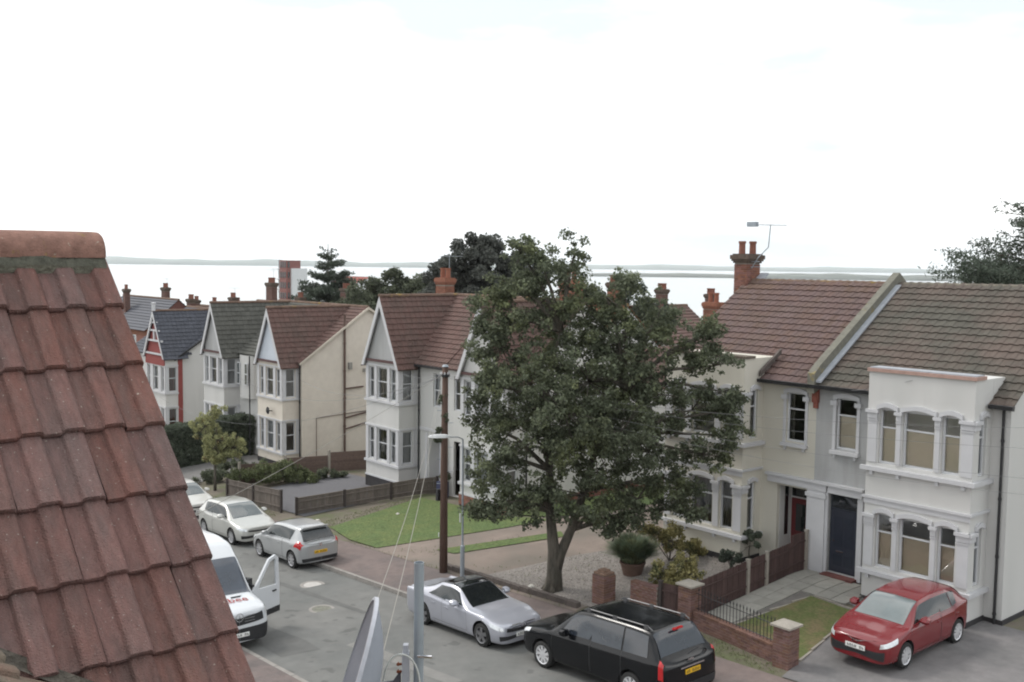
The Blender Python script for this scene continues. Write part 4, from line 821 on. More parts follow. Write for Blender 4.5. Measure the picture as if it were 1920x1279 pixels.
# ------------------------------------------------------------------ vehicles
def cubic(P, t):
    """monotone hermite through rows of P (n,3) at parameter t"""
    n = len(P); i = min(int(t), n - 2); f = t - i
    def tan(k):
        if k == 0: return P[1] - P[0]
        if k == n - 1: return P[-1] - P[-2]
        a, b_ = P[k] - P[k - 1], P[k + 1] - P[k]; return np.where(a * b_ > 0, 2 * a * b_ / (a + b_ + 1e-9 * np.sign(a + b_)), 0)
    h = f * f
    return P[i] * (2 * h * f - 3 * h + 1) + tan(i) * (h * f - 2 * h + f) + P[i + 1] * (3 * h - 2 * h * f) + tan(i + 1) * (h * f - h)
class Car:
    def __init__(s, sp):
        s.sp = sp; W = sp['W'] / 2; C = []
        for (xl, xb_, xt, wf, zb, bel, top, wt) in sp['st']:
            wdt = W * wf; tz = top - bel; green = wt is not None; zm = zb + .52 * (bel - zb)
            sh = sp.get('sh', .10)
            row = [(xl, 0, zb), (xl, wdt * .84, zb), (xl, wdt * .965, zb + .09 * (1 if wf > 0 else 1)), (xl, wdt, zm), (xb_ * .5 + xl * .5, wdt * .988, bel - sh * (1 if tz > .02 else .8)), (xb_, wdt * .945, bel)]
            if green: row += [(xt * .9 + xb_ * .1, W * wt, top - .085 if top - bel > .2 else bel + tz * .35), (xt, W * wt * .86, top - .022 if top - bel > .2 else bel + tz * .8), (xt, 0, top)]
            else: row += [(xb_, wdt * .80, bel + tz * .55), (xb_, wdt * .5, bel + tz * .9), (xb_, 0, top)]
            C.append(row)
        s.C = np.array(C, float); s.ns = len(C)
    def pt(s, a, t, side=1, off=0.):
        cols = np.array([cubic(s.C[i], t) for i in range(max(0, int(a) - 1), min(s.ns, int(a) + 4))]); a0 = a - max(0, int(a) - 1)
        p = cubic(cols, min(a0, len(cols) - 1 - 1e-6))
        if off:
            e = .02; pa = s.pt(min(a + e, s.ns - 1.001), t); pb = s.pt(max(a - e, 0), t); pc = s.pt(a, min(t + e, 7.999)); pd = s.pt(a, max(t - e, 0))
            n_ = np.cross(pa - pb, pc - pd); l = np.linalg.norm(n_); n_ = n_ / (l + 1e-9)
            if np.dot(n_, p - np.array([s.sp['L'] * .5, 0, .7])) < 0: n_ = -n_
            if t > 7.5: n_[1] *= (8 - t) * 2
            p = p + n_ * off
        p = p.copy(); p[1] *= side; return p
    def place(s, org, head):   # x from nose backwards; head = unit heading (nose direction)
        s.org = Vector(org); h = Vector((head[0], head[1], 0)).normalized(); slope_ = s.sp.get('pitch', 0)
        h = Vector((h.x * math.cos(slope_), h.y * math.cos(slope_), math.sin(slope_)))
        left = Vector((0, 0, 1)).cross(h).normalized(); up = h.cross(left)
        L = s.sp['L'] / 2
        s.M = Matrix(((-h.x, left.x, up.x, s.org.x + h.x * L), (-h.y, left.y, up.y, s.org.y + h.y * L), (-h.z, left.z, up.z, s.org.z + h.z * L), (0, 0, 0, 1)))
        return s
    def W3(s, p): return tuple(s.M @ Vector(tuple(float(q) for q in p)))
    def patch(s, b, a0, a1, t0, t1, side=1, off=.005, n=5, m=4, skew=0., shape=None):
        """conforming patch; t may exceed 8 to cross the centre line"""
        v = []
        for i in range(n + 1):
            for j in range(m + 1):
                tt = t0 + (t1 - t0) * j / m; aa = a0 + (a1 - a0) * i / n + skew * (j / m)
                if shape: aa, tt = shape(i / n, j / m)
                sd = side
                if tt > 8: tt = 16 - tt; sd = -side
                v.append(s.W3(s.pt(aa, min(tt, 7.9999), sd, off)))
        b.add(v, [(i * (m + 1) + j, (i + 1) * (m + 1) + j, (i + 1) * (m + 1) + j + 1, i * (m + 1) + j + 1) for i in range(n) for j in range(m)]); return b
    def box(s, b, x0, x1, y0, y1, z0, z1):
        v = [s.W3(p) for p in ((x0, y0, z0), (x1, y0, z0), (x1, y1, z0), (x0, y1, z0), (x0, y0, z1), (x1, y0, z1), (x1, y1, z1), (x0, y1, z1))]
        return b.add(v, [(0, 3, 2, 1), (4, 5, 6, 7), (0, 1, 5, 4), (1, 2, 6, 5), (2, 3, 7, 6), (3, 0, 4, 7)])
def build_car(label, cat, org, head, sp, paint, name='parked_car'):
    c = Car(sp).place(org, head); t = thing(name, label, cat, org, 'vehicles parked in the street and on the drives'); L0 = Vector(org)
    # body surface, both sides
    SA, SB = 9, 5; na = (c.ns - 1) * SA; nb = 8 * SB; grid = {}; b = bmesh.new()
    for sd in (1, -1):
        V = []
        for i in range(na + 1):
            for j in range(nb + 1): V.append(b.verts.new(Vector(c.W3(c.pt(min(i / SA, c.ns - 1.0001), min(j / SB, 7.99999), sd))) - L0))
        for i in range(na):
            for j in range(nb):
                q = [V[i * (nb + 1) + j], V[(i + 1) * (nb + 1) + j], V[(i + 1) * (nb + 1) + j + 1], V[i * (nb + 1) + j + 1]]
                b.faces.new(q if sd == 1 else q[::-1])
    bmesh.ops.remove_doubles(b, verts=b.verts, dist=.0015); bmesh.ops.dissolve_degenerate(b, dist=.0005, edges=b.edges); bmesh.ops.recalc_face_normals(b, faces=b.faces)
    me = bpy.data.meshes.new('body'); b.to_mesh(me); b.free(); me.materials.append(paint); me.materials.append(plast)
    body = link('body', me, t)
    # wheel arches
    r_ = sp['r']; cb = B(); W2 = sp['W'] / 2; wx = sp['wx']
    Mi = c.M.copy()
    for x in wx:
        for sd in (1, -1):
            n = 28; v = []
            for yy in (W2 * .66, W2 * 1.2):
                for k in range(n): a = 2 * math.pi * k / n; v.append(tuple(Vector(c.W3((x + math.cos(a) * (r_ + .055), yy * sd, r_ + .02 + math.sin(a) * (r_ + .055)))) - L0))
            f = [tuple(range(n)), tuple(range(n, 2 * n))[::-1]] + [(k, n + k, n + (k + 1) % n, (k + 1) % n) for k in range(n)]
            cb.add(v, f)
    cm = cb.mesh('cut', plast); bmm = bmesh.new(); bmm.from_mesh(cm); bmesh.ops.recalc_face_normals(bmm, faces=bmm.faces); bmm.to_mesh(cm); bmm.free()
    co = bpy.data.objects.new('cut', cm); COL.objects.link(co); co.parent = t
    md = body.modifiers.new('b', 'BOOLEAN'); md.object = co; md.operation = 'DIFFERENCE'; md.solver = 'EXACT'; md.material_mode = 'TRANSFER'
    bpy.context.view_layer.update(); dg = bpy.context.evaluated_depsgraph_get(); nm = bpy.data.meshes.new_from_object(body.evaluated_get(dg)); body.modifiers.clear(); body.data = nm
    bpy.data.objects.remove(co)
    nm.polygons.foreach_set('use_smooth', [True] * len(nm.polygons)); nm.update()
    try:
        bmm = bmesh.new(); bmm.from_mesh(nm)
        for e in bmm.edges:
            if len(e.link_faces) == 2 and e.calc_face_angle(0) > .75: e.smooth = False
        bmm.to_mesh(nm); bmm.free()
    except Exception: pass
    # lower sill trim and windows
    G_ = sp.get('glass', carglass)
    def P(nm_, fn, mat, par=body, **k):
        q = B(); fn(q); return part(nm_, q, mat, par, **k)
    for (a0, a1, t0, t1, sk) in sp['side_glass']:
        for sd in (1, -1): P('window', lambda q: c.patch(q, a0, a1, t0, t1, sd, .009, 14, 8, sk), sp.get('sideglass', G_), t, smooth=True)
    a0, a1, t0 = sp['screen']; P('windscreen', lambda q: c.patch(q, a0, a1, t0, 16 - t0, 1, .010, 16, 24), sp.get('screenglass', G_), t, smooth=True)
    if 'rear' in sp: a0, a1, t0 = sp['rear']; P('rear_window', lambda q: c.patch(q, a0, a1, t0, 16 - t0, 1, .014, 16, 24), sp.get('rearglass', G_), t, smooth=True)
    for (nm_, a0, a1, t0, t1, mt, sk) in sp.get('lamps', []):
        for sd in (1, -1): P(nm_, lambda q: c.patch(q, a0, a1, t0, t1, sd, .011, 10, 8, sk), mt, t, smooth=True)
    for (nm_, a0, a1, t0, t1, mt, sk) in sp.get('strips', []): # mirrored, joined
        def fn(q):
            for sd in (1, -1): c.patch(q, a0, a1, t0, t1, sd, .009, 14, 6, sk)
        P(nm_, fn, mt, body, smooth=True)
    # panel gaps
    def gaps(q):
        for a, t0, t1, sk in sp.get('gaps', []):
            for sd in (1, -1): c.patch(q, a - .012, a + .012, t0, t1, sd, .003, 1, 16, sk)
        for a0, a1, tt in sp.get('hgaps', []):
            for sd in (1, -1): c.patch(q, a0, a1, tt - .015, tt + .015, sd, .003, 24, 1)
    P('panel_gap', gaps, plast)
    for x, z in sp.get('handles', []):
        for sd in (1, -1):
            q = B(); c.box(q, x - .09, x + .09, sd * W2 * .955, sd * (W2 * .955 + .05), z - .015, z + .02); part('handle', q, sp.get('handle_m', paint), body)
    # mirrors
    mx_, mz_ = sp['mirror']
    for sd in (1, -1):
        if sd == sp.get('nomirror'): continue
        q = B(); c.box(q, mx_ - .04, mx_ + .05, sd * (W2 * .90), sd * (W2 * .90 + .14), mz_ - .03, mz_ + .03)
        y0 = W2 * .90 + .08; v = []
        prof = [(-.11, .0), (-.07, .085), (.06, .10), (.085, .09), (.085, -.07), (.06, -.08), (-.07, -.065)]
        for yy, k in ((y0, .8), (y0 + .05, 1), (y0 + .15, 1), (y0 + .21, .6)): v += [c.W3((mx_ + px_ * k, sd * yy, mz_ + .03 + pz_ * k)) for px_, pz_ in prof]
        n = len(prof); q.add(v, [(i * n + k, i * n + (k + 1) % n, (i + 1) * n + (k + 1) % n, (i + 1) * n + k) for i in range(3) for k in range(n)] + [tuple(range(n)), tuple(range(3 * n, 4 * n))])
        part('mirror', q, sp.get('mirror_m', paint), t, fix=True)
    # plates
    pf, pr = sp['plates']
    def plate(x, z, mt, dx):
        q = B(); c.box(q, x, x + dx, -.26, .26, z - .055, z + .055); pl = part('number_plate', q, mt, t)
        q = B(); xx = x + dx; 
        for k in range(7):
            if k == 4: continue
            y = -.21 + k * .066; s2 = 1 if dx > 0 else -1
            c.box(q, xx, xx + s2 * .004, y, y + .012, z - .035, z + .035); c.box(q, xx, xx + s2 * .004, y + .03, y + .042, z - .035, z + .035 * (1 if k % 2 else .2)); c.box(q, xx, xx + s2 * .004, y + .0121, y + .0299, z + (.026 if k % 3 else -.004), z + (.035 if k % 3 else .006))
        part('plate_characters', q, plast, pl)
    plate(pf[0], pf[1], platew, -.02); plate(pr[0], pr[1], platey, .02)
    # wheels
    for x in wx:
        for sd in (1, -1):
            yo = W2 * .985 * sd; b = B(); n = 28; prof = [(r_ * .68, .0), (r_ * .97, -.005), (r_, -.03), (r_, -.17), (r_ * .95, -.2), (r_ * .6, -.2)]
            for rr_, d in prof:
                for k in range(n): a = 2 * math.pi * k / n; b.v.append(c.W3((x + rr_ * math.cos(a), yo + d * sd, r_ + rr_ * math.sin(a))))
            b.f = [(i * n + k, i * n + (k + 1) % n, (i + 1) * n + (k + 1) % n, (i + 1) * n + k) for i in range(len(prof) - 1) for k in range(n)]; b.m = [0] * len(b.f)
            wh = part('wheel', b, tyre_m, t, smooth=True)
            b = B(); rs = r_ * .70; nsp = sp.get('spokes', 5)
            def ring(r0, r1, d0, d1):
                v = []
                for rr_, d in ((r0, d0), (r1, d1)):
                    for k in range(n): a = 2 * math.pi * k / n; v.append(c.W3((x + rr_ * math.cos(a), yo + d * sd, r_ + rr_ * math.sin(a))))
                b.add(v, [(k, (k + 1) % n, n + (k + 1) % n, n + k) for k in range(n)])
            ring(rs, rs * .9, .004, -.008); ring(rs * .9, rs * .88, -.008, -.08); ring(rs * .26, .001, -.008, -.002)
            for k in range(nsp):
                a = 2 * math.pi * k / nsp + .3
                def pp(rr_, w_, d): ca, sa = math.cos(a), math.sin(a); return c.W3((x + rr_ * ca - w_ * sa, yo + d * sd, r_ + rr_ * sa + w_ * ca))
                w0, w1 = rs * (.9 / nsp + .02), rs * (1.15 / nsp + .03)
                b.add([pp(rs * .2, -w0, -.01), pp(rs * .2, w0, -.01), pp(rs * .93, w1, -.006), pp(rs * .93, -w1, -.006), pp(rs * .2, -w0, -.05), pp(rs * .2, w0, -.05), pp(rs * .93, w1, -.05), pp(rs * .93, -w1, -.05)], [(0, 1, 2, 3), (0, 4, 5, 1), (3, 2, 6, 7), (0, 3, 7, 4), (1, 5, 6, 2)])
            part('rim', b, sp.get('rim', rim_m), wh)
            b = B(); v = [c.W3((x + rs * .9 * math.cos(2 * math.pi * k / n), yo - .085 * sd, r_ + rs * .9 * math.sin(2 * math.pi * k / n))) for k in range(n)]; b.add(v, [tuple(range(n))]); part('spoke_shade_disc', b, plast, wh)  # black backing disc; the shade behind the spokes is put into its colour
    return c, t, body
def star(c, t, x, y, z, r_, body, tilt=0):
    """three-pointed star in a ring, facing forward"""
    q = B(); n = 20; v = []
    for rr_ in (r_, r_ * .84):
        for k in range(n): a = 2 * math.pi * k / n; v.append(c.W3((x + tilt * math.sin(a) * rr_, y + rr_ * math.cos(a), z + rr_ * math.sin(a))))
    q.add(v, [(k, (k + 1) % n, n + (k + 1) % n, n + k) for k in range(n)])
    for k in range(3):
        a = math.pi / 2 + k * 2 * math.pi / 3; q.add([c.W3((x - .003 + tilt * math.sin(aa) * rr_, y + rr_ * math.cos(aa), z + rr_ * math.sin(aa))) for aa, rr_ in ((a, r_ * .9), (a + 1.05, r_ * .14), (a - 1.05, r_ * .14))], [(0, 1, 2)])
    return part('badge', q, chrome, body)
silver_p = M('silver_paint', (0.374, 0.383, 0.391), .28, .02, 1, metal=.35, coat=.6)
silver_b = M('silver_lilac_paint', (0.400, 0.408, 0.456), .28, .02, 1, metal=.4, coat=.7)
silver_w = M('silver_beige_paint', (0.459, 0.459, 0.435), .28, .02, 1, metal=.3, coat=.6)
black_car = M('black_car_paint', (.005, .0055, .007), .18, .1, 1, spec=.3, coat=.12)
red_p = M('red_car_paint', (.16, .010, .014), .25, .03, 1, coat=.8)
white_p = M('white_van_paint', (0.578, 0.595, 0.620), .25, .02, 1, coat=.6)
cream_p = M('off_white_car_paint', (0.510, 0.501, 0.476), .3, .02, 1, coat=.6)
def hatch(L, W, H_, wx, r_, hood=.70, cowl=.95, bel=.93, belr=1.0, xc=1.0, xrf=1.85, xrr=3.3, xtg=3.95, zb=.20, wt=.70, rf=None, **kw):
    """station table for a hatchback. x measured back from the nose"""
    xm1, xm2 = xrf + (xrr - xrf) * .38, xrf + (xrr - xrf) * .72
    st = [(.03, .03, .03, 0, zb + .06, hood - .10, hood - .02, None), (.035, .045, .05, .55, zb + .02, hood - .08, hood, None), (.16, .18, .2, .88, zb, hood - .02, hood + .06, None),
          (.45, .48, .5, .975, zb, hood + .05, hood + .125, None), (wx[0], wx[0], wx[0], 1.0, zb, bel - .07, cowl - .04, None),
          (xc, xc, xc, 1.0, zb, bel - .03, cowl, .82), (xc + .25, xc + .5, xrf, 1.0, zb, bel, H_ - .05, wt + .01), (xm1, xm1, xm1, 1.0, zb, bel + .02, H_, wt + .02), (xm2, xm2, xm2, 1.0, zb, bel + .04, H_ - .01, wt + .015),
          (wx[1] - .1, wx[1] - .05, xrr, 1.0, zb, belr, H_ - .06, wt - .03), (L - .30, L - .26, xtg, .975, zb + .02, belr + .01, belr + .06, wt + .04), (L - .13, L - .12, L - .10, .90, zb + .04, belr - .08, belr - .01, .70), (L - .02, L - .03, L - .05, .55, zb + .06, belr - .12, belr - .05, .42), (L - .01, L - .02, L - .04, 0, zb + .06, belr - .12, belr - .05, .0)]
    d = dict(L=L, W=W, wx=wx, r=r_, st=st, screen=(5.06, 5.93, 6.75), rear=(9.12, 9.9, 6.55), side_glass=[(5.55, 6.97, 5.2, 5.92, .28), (7.03, 8.0, 5.15, 5.92, .0), (8.08, 8.9, 5.15, 5.9, -.02)],
             lamps=[('headlight', 1.25, 2.9, 4.25, 5.2, clearlens, 0), ('tail_light', 10.15, 11.1, 4.2, 6.2, redlens, 0)],
             strips=[('grille', .004, 1.5, 4.2, 4.75, plast, 0), ('lower_grille', .004, 1.6, 2.5, 3.3, plast, 0), ('rear_bumper_trim', 11.2, 12.99, 1.6, 2.4, plast, 0)],
             gaps=[(5.3, 2.2, 5.0, 0), (7.0, 2.2, 5.0, 0), (8.55, 2.6, 5.0, 0)], hgaps=[(5.3, 8.5, 2.25), (5.3, 8.6, 5.06)], handles=[(xm1 - .1, bel - .14), (xm2 + .25, bel - .12)], mirror=(xc + .55, bel + .06), plates=((.02, zb + .22), (L - .015, zb + .42)))
    d.update(kw); return d
zrp = math.atan(.053)
# coupe
sp = hatch(4.59, 1.77, 1.39, (.80, 3.56), .325, hood=.68, cowl=.93, bel=.90, belr=.98, xc=1.35, xrf=2.15, xrr=3.0, xtg=3.78, zb=.17, wt=.68, pitch=zrp, rim=rim_d, spokes=5,
    side_glass=[(5.6, 6.97, 5.2, 5.9, .25), (7.03, 8.75, 5.12, 5.88, -.25)], gaps=[(5.35, 2.2, 5.0, 0), (7.4, 2.2, 5.0, 0)], screenglass=carglass, sideglass=M('side_glass', (.018, .023, .025), .05, .2, 2, spec=.55),
    strips=[('grille', .004, 1.25, 3.9, 4.8, plast, 0), ('lower_grille', .004, 1.9, 2.1, 2.9, plast, 0)], lamps=[('headlight', 1.45, 2.85, 4.0, 5.0, clearlens, .2), ('tail_light', 10.5, 11.3, 4.1, 4.9, redlens, 0)])
XF = -20.45; cx_ = XF - 4.59 / 2
c, t, body = build_car('silver two-door coupe with dark glass roof, nose to the black people carrier', 'car', (cx_, 18.10, zr(cx_)), (1, 0), sp, silver_b)
q = B(); c.patch(q, 5.97, 8.6, 6.6, 9.4, 1, .006, 12, 20); part('glass_roof', q, carglass, t, smooth=True)
for z in (.60, .67, .55):
    for y0_ in (-.42, .09): q = B(); c.box(q, .0, .03, y0_, y0_ + .33, z, z + .018); part('grille_bar', q, chrome, body)
star(c, t, -.01, 0, .61, .095, body)
# black people carrier, faces -X
L_ = 5.14
st = [(.03, .03, .03, 0, .3, .72, .86, None), (.04, .05, .05, .55, .26, .76, .88, None), (.16, .18, .2, .9, .24, .84, .95, None), (.45, .5, .5, .98, .23, .92, 1.02, None), (.95, .95, .95, 1, .23, .97, 1.08, None), (1.22, 1.22, 1.22, 1, .23, 1.02, 1.10, .84),
      (1.7, 1.95, 2.15, 1, .23, 1.05, 1.70, .74), (2.7, 2.7, 2.7, 1, .23, 1.07, 1.755, .765), (3.75, 3.75, 3.75, 1, .23, 1.09, 1.755, .765), (4.55, 4.6, 4.5, 1, .23, 1.11, 1.70, .75), (4.98, 4.97, 4.85, .975, .26, 1.12, 1.18, .82), (5.06, 5.03, 4.93, .92, .28, 1.02, 1.10, .76), (5.12, 5.10, 5.02, .55, .3, .98, 1.06, .46), (5.13, 5.11, 5.03, 0, .3, .98, 1.06, 0)]
sp = dict(L=L_, W=1.98, wx=(.97, 4.05), r=.345, st=st, pitch=-zrp, screen=(5.06, 5.93, 6.7), rear=(9.1, 9.93, 6.2), side_glass=[(5.55, 6.95, 5.15, 5.9, .3), (7.03, 7.97, 5.12, 5.9, 0), (8.03, 8.93, 5.12, 5.88, 0)], glass=M('tinted_glass', (.022, .027, .036), .04, .15, 2, spec=.8),
    lamps=[('headlight', 1.3, 3.0, 4.2, 5.2, clearlens, 0), ('tail_light', 9.75, 10.62, 3.1, 5.3, redlens, 0)], strips=[('grille', .004, 1.2, 4.0, 4.9, chrome, 0), ('rear_bumper_trim', 10.9, 12.99, 1.8, 2.6, plast, 0)],
    gaps=[(5.3, 2.2, 5.0, 0), (7.0, 2.2, 5.0, 0), (8.0, 2.2, 5.0, 0)], hgaps=[(7.0, 9.2, 4.1)], handles=[(2.45, .95), (2.95, .95)], handle_m=black_car, mirror=(1.9, 1.12), mirror_m=black_car, plates=((.0, .45), (5.125, .80)), spokes=9, rim=M('bright_alloy', (.68, .68, .70), .35, .03, metal=.5))
XF2 = -19.85; cx_ = XF2 + L_ / 2
c, t, body = build_car('black people carrier with roof rails and chrome wheels parked behind the brick wall', 'people carrier', (cx_, 18.32, zr(cx_)), (-1, 0), sp, black_car)
for sd in (1, -1):
    q = B(); q.tube([c.W3((x, sd * .66, z)) for x, z in ((1.75 + .5, 1.72), (2.35, 1.78), (4.35, 1.78), (4.5, 1.71))], .018, 6)
    for x in (2.4, 3.3, 4.3): c.box(q, x - .06, x + .06, sd * .66 - .02, sd * .66 + .02, 1.70, 1.80)
    part('roof_rail', q, M('brushed_rail', (.12, .12, .125), .4, .05, metal=.5), t)
q = B(); c.box(q, 5.115, 5.135, -.42, .42, .90, .93); c.box(q, 5.05, 5.08, -.1, .1, 1.03, 1.06); part('chrome_strip', q, chrome, body)
q = B(); q.tube([c.W3(p) for p in ((5.03, .05, 1.16), (5.0, -.35, 1.22))], .012, 5); part('wiper', q, plast, body)
q = B(); c.box(q, 4.66, 4.72, -.16, .16, 1.66, 1.70); part('brake_light', q, redlens, body)
q = B()
for y in (-.45, .45): c.box(q, 5.10, 5.115, y - .06, y + .06, .62, .66)
part('tow_cover', q, plast, body)
# silver hatch, faces -X (rear towards us)
sp = hatch(4.0, 1.72, 1.49, (.80, 3.31), .31, hood=.72, cowl=.98, bel=.95, belr=.97, xc=.95, xrf=1.75, xrr=3.52, xtg=3.87, zb=.19, wt=.71, pitch=-zrp, spokes=7,
    side_glass=[(5.55, 7.25, 5.15, 5.9, .25), (7.33, 8.6, 5.15, 5.88, -.1)], rear=(9.05, 9.97, 6.15), gaps=[(5.3, 2.2, 5.0, 0), (7.3, 2.2, 5.0, 0)], sideglass=MATS['side_glass'], lamps=[('headlight', 1.3, 2.9, 4.2, 5.2, clearlens, 0), ('tail_light', 9.55, 11.0, 3.7, 5.6, redlens, .3)])
cx_ = -36.02 + 2.0
c, t, body = build_car('silver three-door hatchback seen from behind with red tail lights and a yellow plate', 'car', (cx_, 18.45, zr(cx_)), (-1, 0), sp, silver_p)
q = B(); q.lathe([(.001, 0), (.05, .0), (.06, -.01)], (0, 0, 0)); q.v = [c.W3((4.0 + .0, x, .86 + y)) for x, y, z in q.v]; part('badge', q, chrome, body)
q = B(); c.box(q, 3.62, 3.72, -.5, .5, 1.455, 1.475); part('spoiler', q, silver_p, body)
# silver hatch facing us
sp = hatch(4.22, 1.76, 1.515, (.88, 3.48), .32, hood=.74, cowl=1.0, bel=.97, belr=1.05, xc=1.05, xrf=1.95, xrr=3.68, xtg=4.09, zb=.2, wt=.71, pitch=zrp, spokes=9, screenglass=carglass2, sideglass=MATS['side_glass'], strips=[('grille', .004, 1.1, 4.2, 4.75, plast, 0), ('lower_grille', .004, 2.0, 2.2, 2.9, plast, 0)])
cx_ = -36.95 - 2.11
c, t, body = build_car('silver five-door hatchback facing the camera behind the three-door hatchback', 'car', (cx_, 18.55, zr(cx_)), (1, 0), sp, silver_w)
# partly seen pale car
sp = hatch(4.1, 1.72, 1.50, (.85, 3.4), .31, hood=.74, cowl=1.0, bel=.97, belr=1.05, xc=1.02, xrf=1.9, xrr=3.55, xtg=3.96, pitch=zrp, screenglass=carglass2, lamps=[('headlight', 1.25, 2.9, 4.25, 5.2, M('amber_lens', (.6, .25, .12), .2, .1, coat=.6), 0), ('tail_light', 10.15, 11.1, 4.2, 6.2, redlens, 0)])
cx_ = -43.4 - 2.05
build_car('off-white car half hidden by the tiled roof edge at the end of the parked row', 'car', (cx_, 18.9, zr(cx_)), (1, 0), sp, cream_p)
# red hatch on the drive, faces -Y
sp = hatch(4.245, 1.775, 1.48, (.86, 3.51), .32, hood=.73, cowl=.99, bel=.96, belr=1.06, xc=1.02, xrf=1.9, xrr=3.68, xtg=4.1, zb=.2, wt=.70, spokes=10, screenglass=M('pale_windscreen', (.10, .12, .12), .05, .15, 2, spec=1, coat=1), rim=M('bright_alloy', (.68, .68, .70)), lamps=[('headlight', 1.35, 3.0, 4.2, 5.25, clearlens, .15), ('tail_light', 10.15, 11.1, 4.2, 6.2, redlens, 0)],
    strips=[('lower_grille', .004, 1.7, 2.0, 3.5, plast, 0)], plates=((.0, .52), (4.23, .62)))
cy_ = 22.35 + 2.12
c, t, body = build_car('red hatchback parked nose out on the paved drive of the white house', 'car', (-13.0, cy_, G(-13.0, cy_) + .03), (0, -1), sp, red_p)
q = B(); 
for sd in (1, -1): q.add([c.W3(p) for p in ((.02, sd * .0, .67), (.02, sd * .0, .64), (.05, sd * .30, .70), (.12, sd * .52, .755), (.11, sd * .52, .765), (.04, sd * .30, .725))], [(0, 1, 2, 3, 4, 5)])
q.lathe([(.05, 0), (.065, .002), (.05, .004)], (0, 0, 0), 'x', 14); 
n0 = len(q.v) - 42; q.v = q.v[:n0] + [c.W3((-.015, y * 1.4, .665 + z)) for x, y, z in q.v[n0:]]; part('grille_bar', q, chrome, body)
for sd in (1, -1): q = B(); c.box(q, .13, .16, sd * .62 - .05, sd * .62 + .05, .38, .43); part('fog_light', q, clearlens, body)
# white van
L_ = 5.9
st = [(.03, .03, .03, 0, .32, .98, 1.06, None), (.05, .06, .06, .55, .28, 1.02, 1.10, None), (.14, .18, .2, .88, .26, 1.08, 1.17, None), (.40, .45, .5, .97, .25, 1.14, 1.25, None), (.80, .80, .80, 1, .25, 1.19, 1.33, None), (.98, .98, .98, 1, .25, 1.22, 1.38, .86),
      (1.3, 1.5, 1.85, 1, .25, 1.24, 2.30, .80), (2.2, 2.2, 2.45, 1, .25, 1.24, 2.62, .84), (3.4, 3.4, 3.4, 1, .25, 1.24, 2.70, .86), (5.0, 5.0, 5.0, 1, .25, 1.24, 2.70, .86), (5.75, 5.75, 5.75, 1, .25, 1.24, 2.66, .86), (5.84, 5.84, 5.82, .96, .27, 1.24, 2.60, .82), (5.88, 5.88, 5.86, .5, .3, 1.24, 2.58, .44), (5.89, 5.89, 5.87, 0, .3, 1.24, 2.58, 0)]
sp = dict(L=L_, W=1.99, wx=(.98, 4.65), r=.35, st=st, sh=.16, pitch=zrp, screen=(5.05, 5.93, 6.5), side_glass=[], glass=M('van_glass', (.035, .042, .06), .04, .3, 1.5, spec=.9, coat=.5),
    lamps=[('headlight', 1.7, 3.0, 4.0, 5.1, clearlens, .1), ('tail_light', 10.9, 11.6, 3.2, 4.8, redlens, 0)], strips=[('front_bumper', .004, 3.2, 1.2, 3.0, plast, 0), ('grille', .004, 1.5, 3.55, 4.75, plast, 0)],
    gaps=[(7.1, 2.2, 7.0, 0)], handles=[], mirror=(1.55, 1.40), mirror_m=plast, nomirror=1, plates=((-.01, .50), (5.88, .6)), spokes=6, rim=rim_d)
XF3 = -25.45; cx_ = XF3 - L_ / 2; VY = 12.15
c, t, body = build_car('white delivery van with open cab door and red lettering on its bonnet', 'van', (cx_, VY, zr(cx_)), (1, 0), sp, white_p, name='delivery_van')
for sd in (1, -1): q = B(); c.patch(q, 5.35, 6.9, 5.25, 5.93, -1, .008, 8, 5, .35)
part('window', q, sp['glass'], t, smooth=True)
star(c, t, -.0, 0, .98, .12, body)
for z in (.84, .92, 1.0):
    for y0_ in (-.45, .14): q = B(); c.box(q, .0, .03, y0_, y0_ + .31, z, z + .012); part('grille_bar', q, chrome, body)
q = B(); c.patch(q, 3.9, 4.4, 7.2, 7.75, 1, .004, 3, 3); part('bonnet_vent', q, plast, body)
q = B(); c.box(q, 2.2, 2.36, -.03, .03, 2.56, 2.66); part('roof_aerial', q, plast, body)
# shade of the door opening, put on the body as a black patch, and the open door, hinged at its front edge on the +Y side
q = B(); c.patch(q, 5.45, 7.0, 2.3, 5.92, 1, .006, 10, 14); part('door_opening_shade', q, plast, body)
hx, W2 = 1.18, .99; ang = rad(68)
def dw(u, d, z):   # u along the door from the hinge, d thickness
    dx, dy = math.cos(ang), math.sin(ang); return c.W3((hx + u * dx - d * dy, W2 + u * dy + d * dx, z))
b = B(); 
outer = [(.0, .42), (1.12, .42), (1.14, 1.3), (1.13, 2.02), (1.0, 2.12), (.72, 2.05), (.28, 1.55), (.0, 1.28)]
inner = [(.22, 1.28), (1.02, 1.24), (1.03, 1.95), (.95, 2.02), (.76, 1.96), (.34, 1.48)]
def lerp_ring(pts, n):
    P_ = []; T = 0; seg = []
    for i in range(len(pts)): a, d_ = pts[i], pts[(i + 1) % len(pts)]; l = math.dist(a, d_); seg.append((a, d_, l)); T += l
    return P_
bmt = bmesh.new(); 
